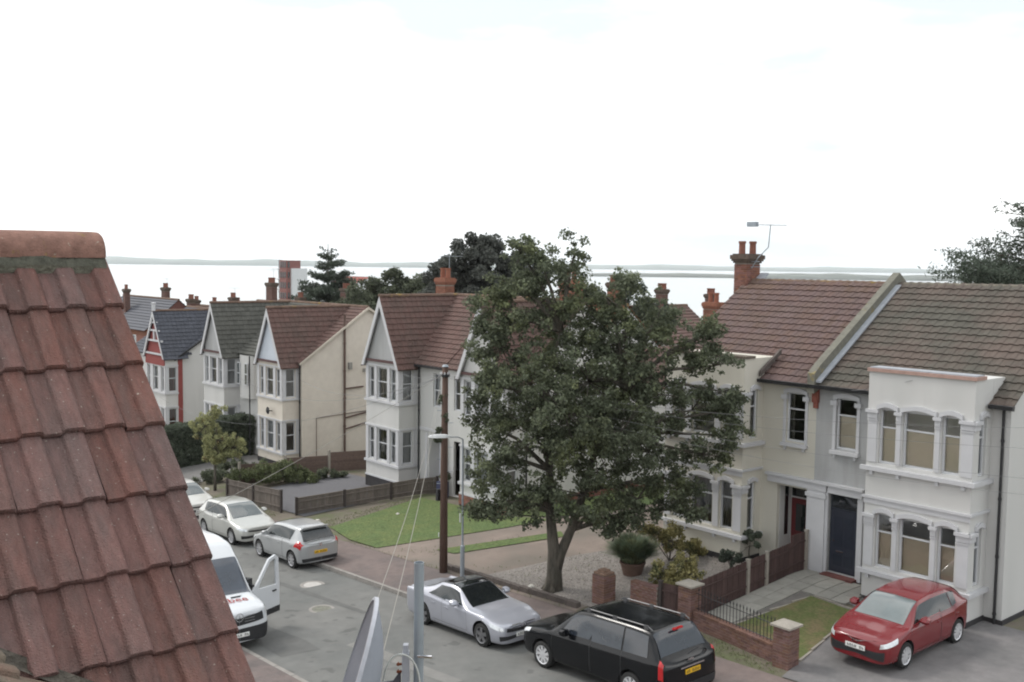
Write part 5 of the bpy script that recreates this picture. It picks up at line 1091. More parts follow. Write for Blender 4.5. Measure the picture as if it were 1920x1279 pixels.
def cap(dd, flip):
    # door skin with window hole: lower part + frame strips
    polys = [[(.0, .42), (1.12, .42), (1.14, 1.24), (1.02, 1.24), (.22, 1.28), (.0, 1.28)], [(.0, 1.28), (.22, 1.28), (.34, 1.48), (.28, 1.55)], [(.28, 1.55), (.34, 1.48), (.76, 1.96), (.72, 2.05)], [(.72, 2.05), (.76, 1.96), (.95, 2.02), (1.0, 2.12)], [(1.0, 2.12), (.95, 2.02), (1.03, 1.95), (1.13, 2.02)], [(1.13, 2.02), (1.03, 1.95), (1.02, 1.24), (1.14, 1.24)]]
    for p in polys: b.quad(*[dw(u, dd, z) for u, z in (p[::-1] if flip else p)])
cap(0, False); cap(-.07, True)
for ring_ in (outer, inner):
    for i in range(len(ring_)): p, q2 = ring_[i], ring_[(i + 1) % len(ring_)]; b.quad(dw(p[0], 0, p[1]), dw(q2[0], 0, q2[1]), dw(q2[0], -.07, q2[1]), dw(p[0], -.07, p[1]))
dr = part('door', b, white_p, t)
b = B(); b.quad(*[dw(u, -.03, z) for u, z in inner]); part('pane', b, glass('door_glass', (.9, .92, .93), .98), dr)
b = B(); b.quad(*[dw(u, .006, z) for u, z in ((.05, .42), (1.12, .42), (1.13, .60), (.05, .58))]); b.quad(*[dw(u, -.076, z) for u, z in ((.05, .42), (1.12, .42), (1.13, .72), (.05, .66))]); part('rubbing_strip', b, plast, dr)
b = B(); v = [dw(u, d, z) for u in (.82, .98) for d in (-.10, .03) for z in (1.06, 1.10)]; b.add(v, [(0, 1, 3, 2), (4, 6, 7, 5), (0, 4, 5, 1), (2, 3, 7, 6), (0, 2, 6, 4), (1, 5, 7, 3)]); part('handle', b, plast, dr)
for sd in (1,):
    b = B()
    for u0, u1, d0, d1, z0, z1 in ((.04, .12, -.30, -.05, 1.38, 1.44), (.0, .20, -.42, -.20, 1.22, 1.60)):
        v = [dw(u, d, z) for u in (u0, u1) for d in (d0, d1) for z in (z0, z1)]; b.add(v, [(0, 1, 3, 2), (4, 6, 7, 5), (0, 4, 5, 1), (2, 3, 7, 6), (0, 2, 6, 4), (1, 5, 7, 3)])
    part('mirror', b, plast, dr)
# lettering on the bonnet, laid on the sloping panel
cu = bpy.data.curves.new('lettering', 'FONT'); cu.body = 'Abee'; cu.size = .30; cu.align_x = 'CENTER'; cu.extrude = .002; cu.resolution_u = 2
tmp = bpy.data.objects.new('lettering', cu); COL.objects.link(tmp); bpy.context.view_layer.update(); tm = bpy.data.meshes.new_from_object(tmp.evaluated_get(bpy.context.evaluated_depsgraph_get())); bpy.data.objects.remove(tmp)
q = B(); 
def hood_z(x, y):
    # sample body surface height on the bonnet
    best = None
    for aa in np.linspace(2.2, 4.9, 14):
        for tt in np.linspace(5.2, 7.99, 9):
            p = c.pt(aa, tt); d = (p[0] - x) ** 2 + (abs(p[1]) - abs(y)) ** 2
            if best is None or d < best[0]: best = (d, p[2])
    return best[1]
q.v = [(.52 + v.co.y * 1.15, v.co.x * 1.35 + .12, 0) for v in tm.vertices]
cache = {}; out = []
z1_, z2_ = hood_z(.45, .3), hood_z(.85, .3)
for x, y, z in q.v: out.append(c.W3((x, y, z1_ + (z2_ - z1_) * (x - .45) / .4 + .03 - .10 * y * y)))
q.v = out; q.f = [tuple(p.vertices) for p in tm.polygons]; q.m = [0] * len(q.f); part('lettering', q, red_print, body)

# ------------------------------------------------------------------ walls, fences, railings
bk = {}
def brick_mesh(lx, ly=.1025, lz=.065):
    k = (round(lx, 4), round(ly, 4), round(lz, 4))
    if k not in bk: bk[k] = B().box(-lx / 2, lx / 2, -ly / 2, ly / 2, 0, lz).mesh('brick', brick_m)
    return bk[k]
def brick_pillar(label, x, y, z0, h, w_=.45, cap='flat', loose=0):
    t = thing('brick_pillar', label, 'pillar', (x, y, z0)); n = int(h / .075)
    for i in range(n):
        z = z0 - .02 + i * .075; rot = i % 2; q = w_ / 2 - .05125; L = w_ - .1025 - .01
        for s_ in range(4):
            if rot: cx, cy, a = ((-.05125, -q), (q, -.05125), (.05125, q), (-q, .05125))[s_] + (s_ * math.pi / 2,)
            else: cx, cy, a = ((.05125, -q), (q, .05125), (-.05125, q), (-q, -.05125))[s_] + (s_ * math.pi / 2,)
            for k in (0, 1):
                off = (k - .5) * (L / 2 + .005); j = R.uniform(-.003, .003)
                inst('brick', brick_mesh(L / 2), t, Matrix.Translation((x + cx + math.cos(a) * off - math.sin(a) * j, y + cy + math.sin(a) * off + math.cos(a) * j, z)) @ Matrix.Rotation(a + R.uniform(-.01, .01), 4, 'Z'))
    b = B().box(x - w_ / 2 + .009, x + w_ / 2 - .009, y - w_ / 2 + .009, y + w_ / 2 - .009, z0 - .2, z0 + n * .075 - .03); part('mortar', b, mortar_m, t)
    zt = z0 - .02 + n * .075
    if cap == 'flat':
        b = B(); g = w_ / 2 + .06; b.box(x - g, x + g, y - g, y + g, zt, zt + .05); g2 = w_ / 2 - .08; b.add([(x - g + .01, y - g + .01, zt + .05), (x + g - .01, y - g + .01, zt + .05), (x + g - .01, y + g - .01, zt + .05), (x - g + .01, y + g - .01, zt + .05), (x - .05, y - .05, zt + .10), (x + .05, y - .05, zt + .10), (x + .05, y + .05, zt + .10), (x - .05, y + .05, zt + .10)], [(0, 1, 5, 4), (1, 2, 6, 5), (2, 3, 7, 6), (3, 0, 4, 7), (4, 5, 6, 7)]); part('capstone', b, conc_m, t)
    else:
        b = B(); b.box(x - w_ / 2 + .03, x + w_ / 2 - .03, y - w_ / 2 + .03, y + w_ / 2 - .03, zt, zt + .07); b.box(x - .13, x + .13, y - .13, y + .13, zt + .071, zt + .14); part('capstone', b, M('worn_brick_top', (.20, .13, .095), .95, .25, 9, .4, 40), t)
    return t
def brick_wall(label, p0, p1, h, cop=True, name='brick_wall', cop_m=None):
    t = thing(name, label, 'wall', (p0[0], p0[1], G(*p0))); dx, dy = p1[0] - p0[0], p1[1] - p0[1]; L = math.hypot(dx, dy); a = math.atan2(dy, dx); n = int(h / .075); zb = min(G(*p0), G(*p1)) - .05
    zt0, zt1 = G(*p0) + h, G(*p1) + h
    for i in range(n + 1):
        s_ = .0 if i % 2 else -.1125
        while s_ < L - .02:
            e0, e1 = max(s_, 0), min(s_ + .215, L)
            if e1 - e0 > .05:
                m_ = (e0 + e1) / 2; gx, gy = p0[0] + dx * m_ / L, p0[1] + dy * m_ / L; z = zt0 + (zt1 - zt0) * m_ / L - (i + 1) * .075
                inst('brick', brick_mesh(e1 - e0, .215), t, Matrix.Translation((gx - math.sin(a) * R.uniform(-.003, .003), gy + math.cos(a) * R.uniform(-.003, .003), z)) @ Matrix.Rotation(a, 4, 'Z'))
            s_ += .225
    b = B(); nx_, ny_ = -math.sin(a) * .098, math.cos(a) * .098
    v = [(x + sg * nx_, y + sg * ny_, z) for (x, y), zl, zh_ in ((p0, zb - .1, zt0 - .03), (p1, zb - .1, zt1 - .03)) for sg in (-1, 1) for z in (zl, zh_)]
    b.add(v, [(0, 1, 3, 2), (4, 6, 7, 5), (0, 4, 5, 1), (2, 3, 7, 6), (1, 5, 7, 3)]); part('mortar', b, mortar_m, t)
    if cop:
        k = 0; s_ = 0; cm_ = B().box(-.10, .10, -.125, .125, 0, .055).mesh('coping_brick', cop_m or brick_m)
        while s_ < L - .1:
            m_ = s_ + .105; gx, gy = p0[0] + dx * m_ / L, p0[1] + dy * m_ / L; inst('coping_brick', cm_, t, Matrix.Translation((gx, gy, zt0 + (zt1 - zt0) * m_ / L + .002 + R.uniform(0, .004))) @ Matrix.Rotation(a, 4, 'Z')); s_ += .212
    return t
PL, PR = (-17.95, 22.05), (-14.35, 21.42)
brick_pillar('brick gate pillar with flat concrete cap at the drive, right end of the railings', *PR, G(*PR), 1.05, .46)
brick_pillar('brick pillar with grey cap half hidden under the ochre shrub, left end of the railings', *PL, G(*PL), 1.15, .46)
brick_pillar('lone round topped brick pillar standing at the edge of the gravel', -21.05, 21.8, G(-21, 21.8), .95, .50, cap='worn')
dxx, dyy = PR[0] - PL[0], PR[1] - PL[1]; LL = math.hypot(dxx, dyy)
f_ = lambda s_: (PL[0] + dxx * s_ / LL, PL[1] + dyy * s_ / LL)
brick_wall('low brick wall carrying the black railings in front of the small lawn', f_(.26), f_(LL - .26), .40)
t = thing('railings', 'black spiked iron railings on the low brick wall', 'railings', (*f_(.3), G(*f_(.3)) + .46))
bar = B(); bar.tube([(0, 0, 0), (0, 0, .58)], .009, 6); bar.lathe([(.009, .56), (.02, .60), (.001, .68)], (0, 0, 0), n=6); bme = bar.mesh('bar', black_p)
s_ = .38
while s_ < LL - .3: x, y = f_(s_); inst('bar', bme, t, Matrix.Translation((x, y, G(x, y) + .46))); s_ += .125
for dz in (.06, .48):
    b = B(); p, q = f_(.28), f_(LL - .28); b.tube([(*p, G(*p) + .46 + dz), (*q, G(*q) + .46 + dz)], .012, 6); part('rail', b, black_p, t)
brick_wall('short brick wall with a dark post at the left end of the slatted gate', (-20.05, 22.0), (-19.02, 22.0), .85, cop=False)
# dark red panel fence running back to the porch
def board_fence(label, p0, p1, h, bw, mat, postm, posts=(), rail=True, zoff=0., boardlen=None, thick=.02, name='fence', hfn=None, cap=None, gap=.004, proud=.02):
    t = thing(name, label, 'fence', (p0[0], p0[1], G(*p0))); dx, dy = p1[0] - p0[0], p1[1] - p0[1]; L = math.hypot(dx, dy); a = math.atan2(dy, dx); n = max(1, round(L / bw)); bw = L / n
    mesh_ = B().box(-bw / 2 + gap, bw / 2 - gap, -thick / 2, thick / 2, 0, 1).mesh('board', mat)
    for i in range(n):
        s_ = (i + .5) * bw; x, y = p0[0] + dx * s_ / L, p0[1] + dy * s_ / L; hh = hfn(s_ / L) if hfn else h; off = (i % 2) * .008
        inst('board', mesh_, t, Matrix.Translation((x - math.sin(a) * off, y + math.cos(a) * off, G(x, y) + .03 + zoff)) @ Matrix.Rotation(a, 4, 'Z') @ Matrix.Rotation(R.uniform(-.008, .008), 4, 'Y') @ Matrix.Diagonal((1, 1, hh + R.uniform(-.008, .008), 1)))
    for s_ in posts:
        x, y = p0[0] + dx * s_, p0[1] + dy * s_; z = G(x, y) + zoff; hh = (hfn(s_) if hfn else h) + .07
        b = B(); b.box(-.05, .05, -.05, .05, -.2, hh); b.box(-.06, .06, -.06, .06, hh + .001, hh + .03); ca, sa = math.cos(a), math.sin(a)
        for i_, (vx, vy, vz) in enumerate(b.v): b.v[i_] = (x + vx * ca - vy * sa - sa * -.03, y + vx * sa + vy * ca + ca * -.03, z + vz)
        part('post', b, postm, t)
    for rz in ((.25, .78) if rail else ()) + ((cap,) if cap else ()):
        m_ = 12
        for sd in ((-1,) if rz != cap else (0,)):
            b = B(); pts = []
            for i in range(m_ + 1): s_ = i / m_; x, y = p0[0] + dx * s_, p0[1] + dy * s_; pts.append((x + math.sin(a) * .03 * -sd, y - math.cos(a) * .03 * -sd, G(x, y) + zoff + .03 + (hfn(s_) if hfn else h) * rz))
            b.tube(pts, .028 if rz != cap else .035, 4); part('rail', b, mat, t)
    return t
board_fence('dark red-brown board fence with two pale posts between gravel and path', (-18.05, 22.35), (-18.0, 27.75), 1.0, .125, fence_r, conc_m, (.0, .45, .62, 1.0), hfn=lambda s_: 1.0 + (.22 if s_ > .86 else 0))
board_fence('short dark red slatted gate panel beside the capped pillar', (-18.95, 22.0), (-18.2, 22.03), .95, .11, fence_r, post_d, (0., 1.0))
# grey fences round the house with the gables
board_fence('long low weathered grey fence running back to the white house', (-39.95, 21.75), (-37.95, 28.0), .72, .16, fence_g, post_d, (0, .33, .66, 1.0), cap=1.0, thick=.03)
board_fence('weathered grey front fence behind the silver hatchbacks', (-45.9, 21.3), (-41.0, 21.6), .95, .16, fence_g, post_d, (0, .5, 1.0), cap=1.0, thick=.03)
def panel_fence():
    t = thing('panel_fence', 'brown panel fence with concrete posts below the cream side wall', 'fence', (-47.8, 24.6, -1.3)); pts = [(-48.6, 23.2), (-47.8, 25.4), (-47.1, 27.6), (-46.4, 29.8), (-45.7, 32.0)]
    for (x0, y0), (x1, y1) in zip(pts, pts[1:]):
        n = 7; a = math.atan2(y1 - y0, x1 - x0); L = math.hypot(x1 - x0, y1 - y0); me_ = B().box(-L / 2 + .06, L / 2 - .06, -.012, .012, 0, .15).mesh('board', fence_b)
        for i in range(n): inst('board', me_, t, Matrix.Translation(((x0 + x1) / 2 - math.sin(a) * .01 * (i % 2), (y0 + y1) / 2, min(G(x0, y0), G(x1, y1)) + .04 + i * .148)) @ Matrix.Rotation(a, 4, 'Z') @ Matrix.Rotation(.06, 4, 'X'))
    for x, y in pts: b = B().box(x - .06, x + .06, y - .06, y + .06, G(x, y) - .2, G(x, y) + 1.2); part('post', b, conc_m, t)
panel_fence()
# low edging wall along the gravel and the drive
t = thing('edging_wall', 'low dark stone edging along the pavement in front of the tree', 'wall', (-27.8, 21.05, G(-27.8, 21)))
em = B().box(-.215, .215, -.09, .09, -.15, .17).mesh('edging_stone', dark_kerb); x = -27.7
while x < -21.4: inst('edging_stone', em, t, Matrix.Translation((x, 21.02 + R.uniform(-.008, .008), G(x, 21.02) + R.uniform(-.01, .01))) @ Matrix.Rotation(R.uniform(-.02, .02), 4, 'Z')); x += .44
t = thing('edging_kerb', 'thin concrete edging around the small lawn by the red car', 'edging', (-15.9, 24, G(-15.9, 24)))
for p, q in (((-16.95, 22.3), (-16.55, 26.0)), ((-16.5, 26.0), (-15.05, 25.85)), ((-15.05, 25.85), (-14.2, 21.8))):
    L = math.dist(p, q); n = max(1, round(L / .9)); a = math.atan2(q[1] - p[1], q[0] - p[0])
    for i in range(n):
        x, y = p[0] + (q[0] - p[0]) * (i + .5) / n, p[1] + (q[1] - p[1]) * (i + .5) / n
        inst('edging_stone', B().box(-L / n / 2 + .004, L / n / 2 - .004, -.03, .03, -.1, .06).mesh('edging_stone', conc_m), t, Matrix.Translation((x, y, G(x, y))) @ Matrix.Rotation(a, 4, 'Z'))
# white chippings bed edging and a pale rock
for k, (x, y, s_) in enumerate(((-23.9, 21.4, .12), (-38.0, 21.7, .14), (-35.9, 24.4, .1))):
    b = B(); rr = random.Random(k); b.lathe([(.001, 0), (s_, .02), (s_ * .9, s_ * .5), (s_ * .5, s_ * .8), (.001, s_ * .85)], (x, y, G(x, y)), n=7); b.v = [(vx + rr.uniform(-.02, .02), vy + rr.uniform(-.02, .02), vz) for vx, vy, vz in b.v]
    solo('rock', b, M('pale_rock', (.5, .48, .44), .9, .1), ('pale rock at the foot of the big tree', 'pale stone on the pavement behind the silver hatchback', 'pale stone at the back edge of the green lawn')[k], 'rock')

# ------------------------------------------------------------------ telegraph pole, lamp, wires
t = thing('telegraph_pole', 'brown wooden telegraph pole at the pavement edge left of the big tree', 'pole', (-27.65, 20.7, G(-27.65, 20.7)))
z0 = G(-27.65, 20.7); b = B(); b.tube([(-27.65, 20.7, z0 - .2), (-27.66, 20.7, z0 + 3.5), (-27.6, 20.68, 6.5)], [.145, .125, .10], 12); part('shaft', b, pole_m, t, smooth=True)
b = B(); b.tube([(-27.6, 20.68, 6.5), (-27.6, 20.68, 6.56)], [.12, .08], 12); part('pole_cap', b, galv, t)
b = B(); b.lathe([(.001, 0), (.14, .02), (.16, -.08), (.14, -.10), (.001, -.1)], (-27.6, 20.68, 6.25), n=12); part('wire_ring', b, plast, t)
for i in range(8): b = B(); b.lathe([(.02, 0), (.035, .02), (.02, .05), (.03, .07), (.001, .08)], (-27.6 + .15 * math.cos(i * .785), 20.68 + .15 * math.sin(i * .785), 6.24), n=8); part('insulator', b, trim_m, t)
b = B(); b.box(-27.86, -27.74, 20.5, 20.62, z0 + 2.5, z0 + 2.9); part('cable_box', b, plast, t); b = B(); b.box(-27.76, -27.72, 20.545, 20.553, z0 + 1.25, z0 + 1.4); part('number_tag', b, trim_m, t)
for i in range(7): z = z0 + 3.1 + i * .42; s_ = 1 if i % 2 else -1; b = B(); b.tube([(-27.62, 20.7, z), (-27.62 + .28 * s_ * .65, 20.7 + .28 * s_ * .76, z + .01)], .012, 5); part('step_iron', b, galv, t)
t = thing('street_lamp', 'slim grey street lamp with a flat head beside the telegraph pole', 'street lamp', (-26.62, 20.72, G(-26.6, 20.7)))
z0 = G(-26.62, 20.72); b = B(); b.tube([(-26.62, 20.72, z0), (-26.62, 20.72, z0 + 1.1), (-26.62, 20.72, z0 + 1.12), (-26.6, 20.68, 4.15)], [.075, .075, .036, .028], 10); part('post', b, galv, t, smooth=False)
b = B(); b.tube([(-26.6, 20.68, 4.15), (-26.62, 20.5, 4.24), (-26.68, 20.2, 4.26)], .018, 8); part('arm', b, galv, t)
b = B(); P0 = Vector((-26.68, 20.2, 4.27)); dv = Vector((-.55, -.8, 0)).normalized(); sv = Vector((-dv.y, dv.x, 0))
prof = [(0, .05, .05), (.15, .11, .08), (.45, .13, .08), (.68, .10, .05), (.72, .03, .02)]; v = []
for l, w_, h in prof: v += [P0 + dv * l + sv * w_ + Vector((0, 0, -h * .2)), P0 + dv * l + sv * w_ * .6 + Vector((0, 0, h)), P0 + dv * l - sv * w_ * .6 + Vector((0, 0, h)), P0 + dv * l - sv * w_ + Vector((0, 0, -h * .2)), P0 + dv * l + Vector((0, 0, -h * .6))]
b.add(v, [(i * 5 + k, i * 5 + (k + 1) % 5, (i + 1) * 5 + (k + 1) % 5, (i + 1) * 5 + k) for i in range(4) for k in range(5)] + [(0, 1, 2, 3, 4), (20, 21, 22, 23, 24)]); part('lamp_head', b, M('lamp_head_paint', (.62, .63, .64), .4, .05), t, fix=True)
b = B(); b.box(-26.70, -26.66, 20.64, 20.67, z0 + 1.9, z0 + 2.2); part('number_tag', b, trim_m, t)
def wire(label, p, q, sag, r_, mat):
    p, q = Vector(p), Vector(q); n = 24; pts = [p.lerp(q, i / n) - Vector((0, 0, sag * 4 * (i / n) * (1 - i / n))) for i in range(n + 1)]
    b = B(); b.tube(pts, r_, 5); solo('overhead_wire', b, mat, label, 'wire', loc=tuple(p), group='wires strung from the telegraph pole')
PT = Vector((-27.6, 20.68, 6.22))
wire('left of the pair of pale wires dropping steeply from the pole past the dish', PT + Vector((-.12, -.05, 0)), (-4.35, 2.35, 7.25), .55, .0042, wire_m)
wire('right of the pair of pale wires dropping steeply from the pole past the dish', PT + Vector((-.05, -.13, 0)), (-4.0, 2.35, 7.25), .55, .0042, wire_m)
wire('pale wire slanting down to the left over the cream house garden', PT + Vector((-.16, 0, 0)), (-18.6, 6.5, 4.6), .15, .007, wire_m)
wire('lowest thin wire crossing the cream side wall towards the curved bay', PT, (-58.0, YF - .5, 3.0), 1.2, .006, wire_d)
wire('thin wire crossing the cream side wall to its own front corner', PT, (-50.9, YF - .05, 3.4), .8, .006, wire_d)
wire('thin wire running low over the hedge to the timbered house', PT, (-68.5, YB - .1, .6), 1.8, .006, wire_d)
wire('thin wire from the pole to the white gabled house', PT, (-39.7, YB, 4.9), .2, .006, wire_d)
for k, (q, sg, nm) in enumerate((((-9.0, 25.2, 6.4), .45, 'uppermost of the thin wires crossing the two right-hand fronts'), ((-9.3, 24.9, 5.87), .4, 'second from the top of the thin wires crossing the right-hand fronts'), ((-9.0, 24.6, 5.2), .45, 'third from the top of the thin wires crossing the right-hand fronts'), ((-9.9, 24.3, 4.8), .5, 'lowest of the thin wires crossing the two right-hand fronts'))): wire(nm, PT + Vector((.1, 0, -.03 * k)), q, sg, .004, wire_d)
wire('short wire from the parapet of the pink-topped bay to the left', (-14.2, YB - .08, 6.9), (-17.5, YF - .12, 6.2), .1, .006, wire_d)

# ------------------------------------------------------------------ plants
def leaves(pts, rads, n, size, seed, up=.25, asp=.62, fold=.18, pw=.45):
    """numpy cloud of leaf quads around clump centres; each leaf its own island"""
    rg = np.random.default_rng(seed); pts = np.array(pts, float); rads = np.array(rads, float); wts = rads.mean(axis=1) ** 2 if rads.ndim == 2 else rads ** 2
    idx = rg.choice(len(pts), n, p=wts / wts.sum()); d = rg.normal(size=(n, 3)); d /= np.linalg.norm(d, axis=1)[:, None]
    rr = rg.random(n) ** pw; R_ = rads[idx] if rads.ndim == 2 else rads[idx][:, None]
    c = pts[idx] + d * rr[:, None] * R_
    nn = rg.normal(size=(n, 3)) * .8 + d * .5 + np.array([0, 0, up]); nn /= np.linalg.norm(nn, axis=1)[:, None]
    a = np.cross(nn, rg.normal(size=(n, 3))); a /= np.linalg.norm(a, axis=1)[:, None]; b_ = np.cross(nn, a)
    s_ = size * rg.uniform(.6, 1.3, n)[:, None]
    P0 = c - a * s_; P1 = c + b_ * s_ * asp - nn * s_ * fold; P2 = c + a * s_; P3 = c - b_ * s_ * asp - nn * s_ * fold
    V = np.stack([P0, P1, P2, P3], 1).reshape(-1, 3); return V
def leafmesh(name, V, mat, off):
    me = bpy.data.meshes.new(name); n = len(V) // 4; me.vertices.add(len(V)); me.vertices.foreach_set('co', (V - np.array(off)).astype(np.float32).ravel())
    me.loops.add(len(V)); me.loops.foreach_set('vertex_index', np.arange(len(V), dtype=np.int32)); me.polygons.add(n); me.polygons.foreach_set('loop_start', np.arange(0, len(V), 4, dtype=np.int32)); me.polygons.foreach_set('loop_total', np.full(n, 4, np.int32)); me.materials.append(mat); me.update(); me.validate(); return me
def crown(t, V, mat, name='crown'): return link(name, leafmesh(name, V, mat, LOC[t.name]), t)
CR_, CF_ = Vector((.65, .76, 0)), Vector((-.76, .65, 0))     # lateral and depth axes of a crown seen from the street
def broadleaf(label, base, lobes, nl, size, mat, trunk, seed, name='tree', cat='tree', sub=9, subr=.42, barkm=None, stems=None):
    t = thing(name, label, cat, base); rr = random.Random(seed); b = B(); bp = Vector(base); cl, rd = [], []
    for k, (l, d, z, rl, rz) in enumerate(lobes):
        c = Vector((bp.x, bp.y, 0)) + CR_ * l + CF_ * d + Vector((0, 0, z))
        for _ in range(int(sub * max(.4, rl * rl))):
            v = Vector((rr.gauss(0, 1), rr.gauss(0, 1), rr.gauss(0, 1))).normalized() * (rr.random() ** .4)
            p = c + Vector((v.x * rl, v.y * rl, v.z * rz)); cl.append(tuple(p)); rd.append(subr * rr.uniform(.55, 1.25)); 
    hubs = stems or [bp + Vector((0, 0, trunk[1]))]
    if stems is None: b.tube([bp - Vector((0, 0, .1)), bp + Vector((0, 0, trunk[1] * .5)), bp + Vector((0, 0, trunk[1]))], [trunk[0] * 1.25, trunk[0], trunk[0] * .8], 10)
    part('trunk', b, barkm or bark_m, t, smooth=True) if stems is None else None
    bb = B()
    for k, (l, d, z, rl, rz) in enumerate(lobes):
        c = Vector((bp.x, bp.y, 0)) + CR_ * l + CF_ * d + Vector((0, 0, z)); h = min(hubs, key=lambda q: (q - c).length); m_ = h.lerp(c, .5) + Vector((rr.uniform(-.2, .2), rr.uniform(-.2, .2), rr.uniform(0, .4)))
        bb.tube([h, m_, c], [trunk[0] * .42, trunk[0] * .26, trunk[0] * .1], 6)
        for p in rr.sample(cl, min(len(cl), 40)):
            if (Vector(p) - c).length < rl * 1.1: bb.tube([c, Vector(p)], [.03, .01], 4)
    part('branches', bb, barkm or bark_m, t, smooth=True)
    crown(t, leaves(cl, rd, nl, size, seed), mat); return t
# the big tree
bx, by = -23.15, 21.65; bz = G(bx, by)
bp = Vector((bx, by, bz)); fk = bp + Vector((0, 0, 1.25))
s1 = [bp + Vector((0, 0, -.15)), bp + CR_ * .05 + Vector((0, 0, .45)), fk + CR_ * .02, fk + CR_ * -.12 + Vector((0, 0, 1.3)), fk + CR_ * -.15 + Vector((0, 0, 2.6)), fk + CR_ * -.35 + CF_ * .3 + Vector((0, 0, 4.5)), fk + CR_ * .1 + Vector((0, 0, 7.0))]
s2 = [bp + CR_ * .05 + Vector((0, 0, .5)), fk + CR_ * .22 + Vector((0, 0, -.1)), fk + CR_ * .55 + Vector((0, 0, .7)), fk + CR_ * .95 + CF_ * -.1 + Vector((0, 0, 2.0)), fk + CR_ * 1.3 + Vector((0, 0, 3.4)), fk + CR_ * 2.2 + Vector((0, 0, 5.2))]
lobes = [(-1.1, .2, 10.3, .55, .5), (-.45, .1, 9.9, .65, .7), (-2.0, .4, 8.6, .7, .6), (-1.7, .2, 8.0, .8, .7), (-.6, .2, 8.7, 1.1, 1.0), (.35, 0, 9.3, .75, 1.1), (.55, .1, 10.5, .38, .62), (-1.35, .3, 9.3, .8, .55), (1.55, -.2, 9.0, .6, .8), (2.1, .0, 9.5, .45, .45), (.9, .5, 8.3, 1.3, .9), (1.7, 0, 7.6, 1.1, .9), (3.25, .2, 8.6, .55, .75), (2.9, .1, 7.4, .95, .8), (4.3, .1, 7.6, .7, .6), (4.9, .2, 8.05, .35, .4),
         (-1.7, 0, 7.4, 1.0, .9), (-2.3, .2, 6.2, .6, .5), (-.7, -.3, 6.7, 1.5, 1.1), (1.0, -.4, 6.4, 1.5, 1.1), (2.8, 0, 6.0, 1.15, .8), (4.3, .1, 5.5, .9, .75), (4.9, 0, 6.9, .75, .5), (5.5, .1, 5.5, .5, .45), (5.2, 0, 6.1, .55, .42), (5.5, .1, 4.7, .55, .5), (4.7, -.1, 4.1, .7, .5), (-2.2, 0, 5.0, .75, .6), (-1.9, -.2, 3.7, .95, .75), (-.6, -.4, 4.6, 1.4, 1.1), (1.2, -.5, 4.5, 1.5, 1.1), (2.9, -.2, 4.2, 1.2, .9), (3.9, 0, 3.0, .8, .6), (2.6, -.3, 2.75, .95, .65), (.9, -.6, 2.9, 1.2, .75), (-.6, -.5, 2.7, 1.0, .7), (-1.7, -.2, 2.55, .7, .45), (-2.5, 0, 2.2, .32, .25), (4.3, .1, 2.35, .4, .35), (1.6, -.3, 2.1, .8, .5), (-.3, 1.2, 6.0, 1.6, 1.6), (1.8, 1.3, 5.4, 1.5, 1.5), (.2, -1.5, 5.6, 1.2, 1.2), (1.9, -1.4, 5.0, 1.1, 1.1)]
t = thing('tree', 'big dark green broadleaf tree with a forked trunk growing in the gravel', 'tree', tuple(bp))
b = B(); b.tube(s1, [.34, .25, .19, .14, .12, .09, .03], 12); b.tube(s2, [.20, .17, .14, .12, .10, .05], 12)
for k in range(6): a = k * 1.05 + .3; b.tube([bp + Vector((math.cos(a) * .42, math.sin(a) * .42, -.1)), bp + Vector((math.cos(a) * .2, math.sin(a) * .2, .12)), bp + Vector((math.cos(a) * .08, math.sin(a) * .08, .6))], [.05, .11, .06], 7)
part('trunk', b, bark_m, t, smooth=True)
rr = random.Random(11); cl, rd = [], []; bb = B()
for (l, d, z, rl, rz) in lobes:
    c = Vector((bx, by, 0)) + CR_ * l + CF_ * d + Vector((0, 0, z)); st_ = s1 if (l < .8) else s2; h = min(st_[2:], key=lambda q: (q - c).length + max(0, q.z - c.z) * 2)
    m_ = h.lerp(c, .5) + Vector((0, 0, .25)); bb.tube([h, m_, c], [.085, .055, .025], 7)
    for _ in range(int(7 + 30 * rl * rl)):
        v = Vector((rr.gauss(0, 1), rr.gauss(0, 1), rr.gauss(0, 1))).normalized() * (rr.random() ** .33) * 1.16
        p = c + Vector((v.x * rl, v.y * rl, v.z * rz)); r0 = rr.uniform(.13, .40); cl.append(tuple(p)); rd.append((r0, r0, r0 * .75))
        if rr.random() < .3: bb.tube([c, c.lerp(p, .6) + Vector((0, 0, .05)), p], [.022, .014, .006], 4)
part('branches', bb, bark_m, t, smooth=True)
crown(t, leaves(cl, rd, 108000, .058, 5, pw=.62), leaf_t)
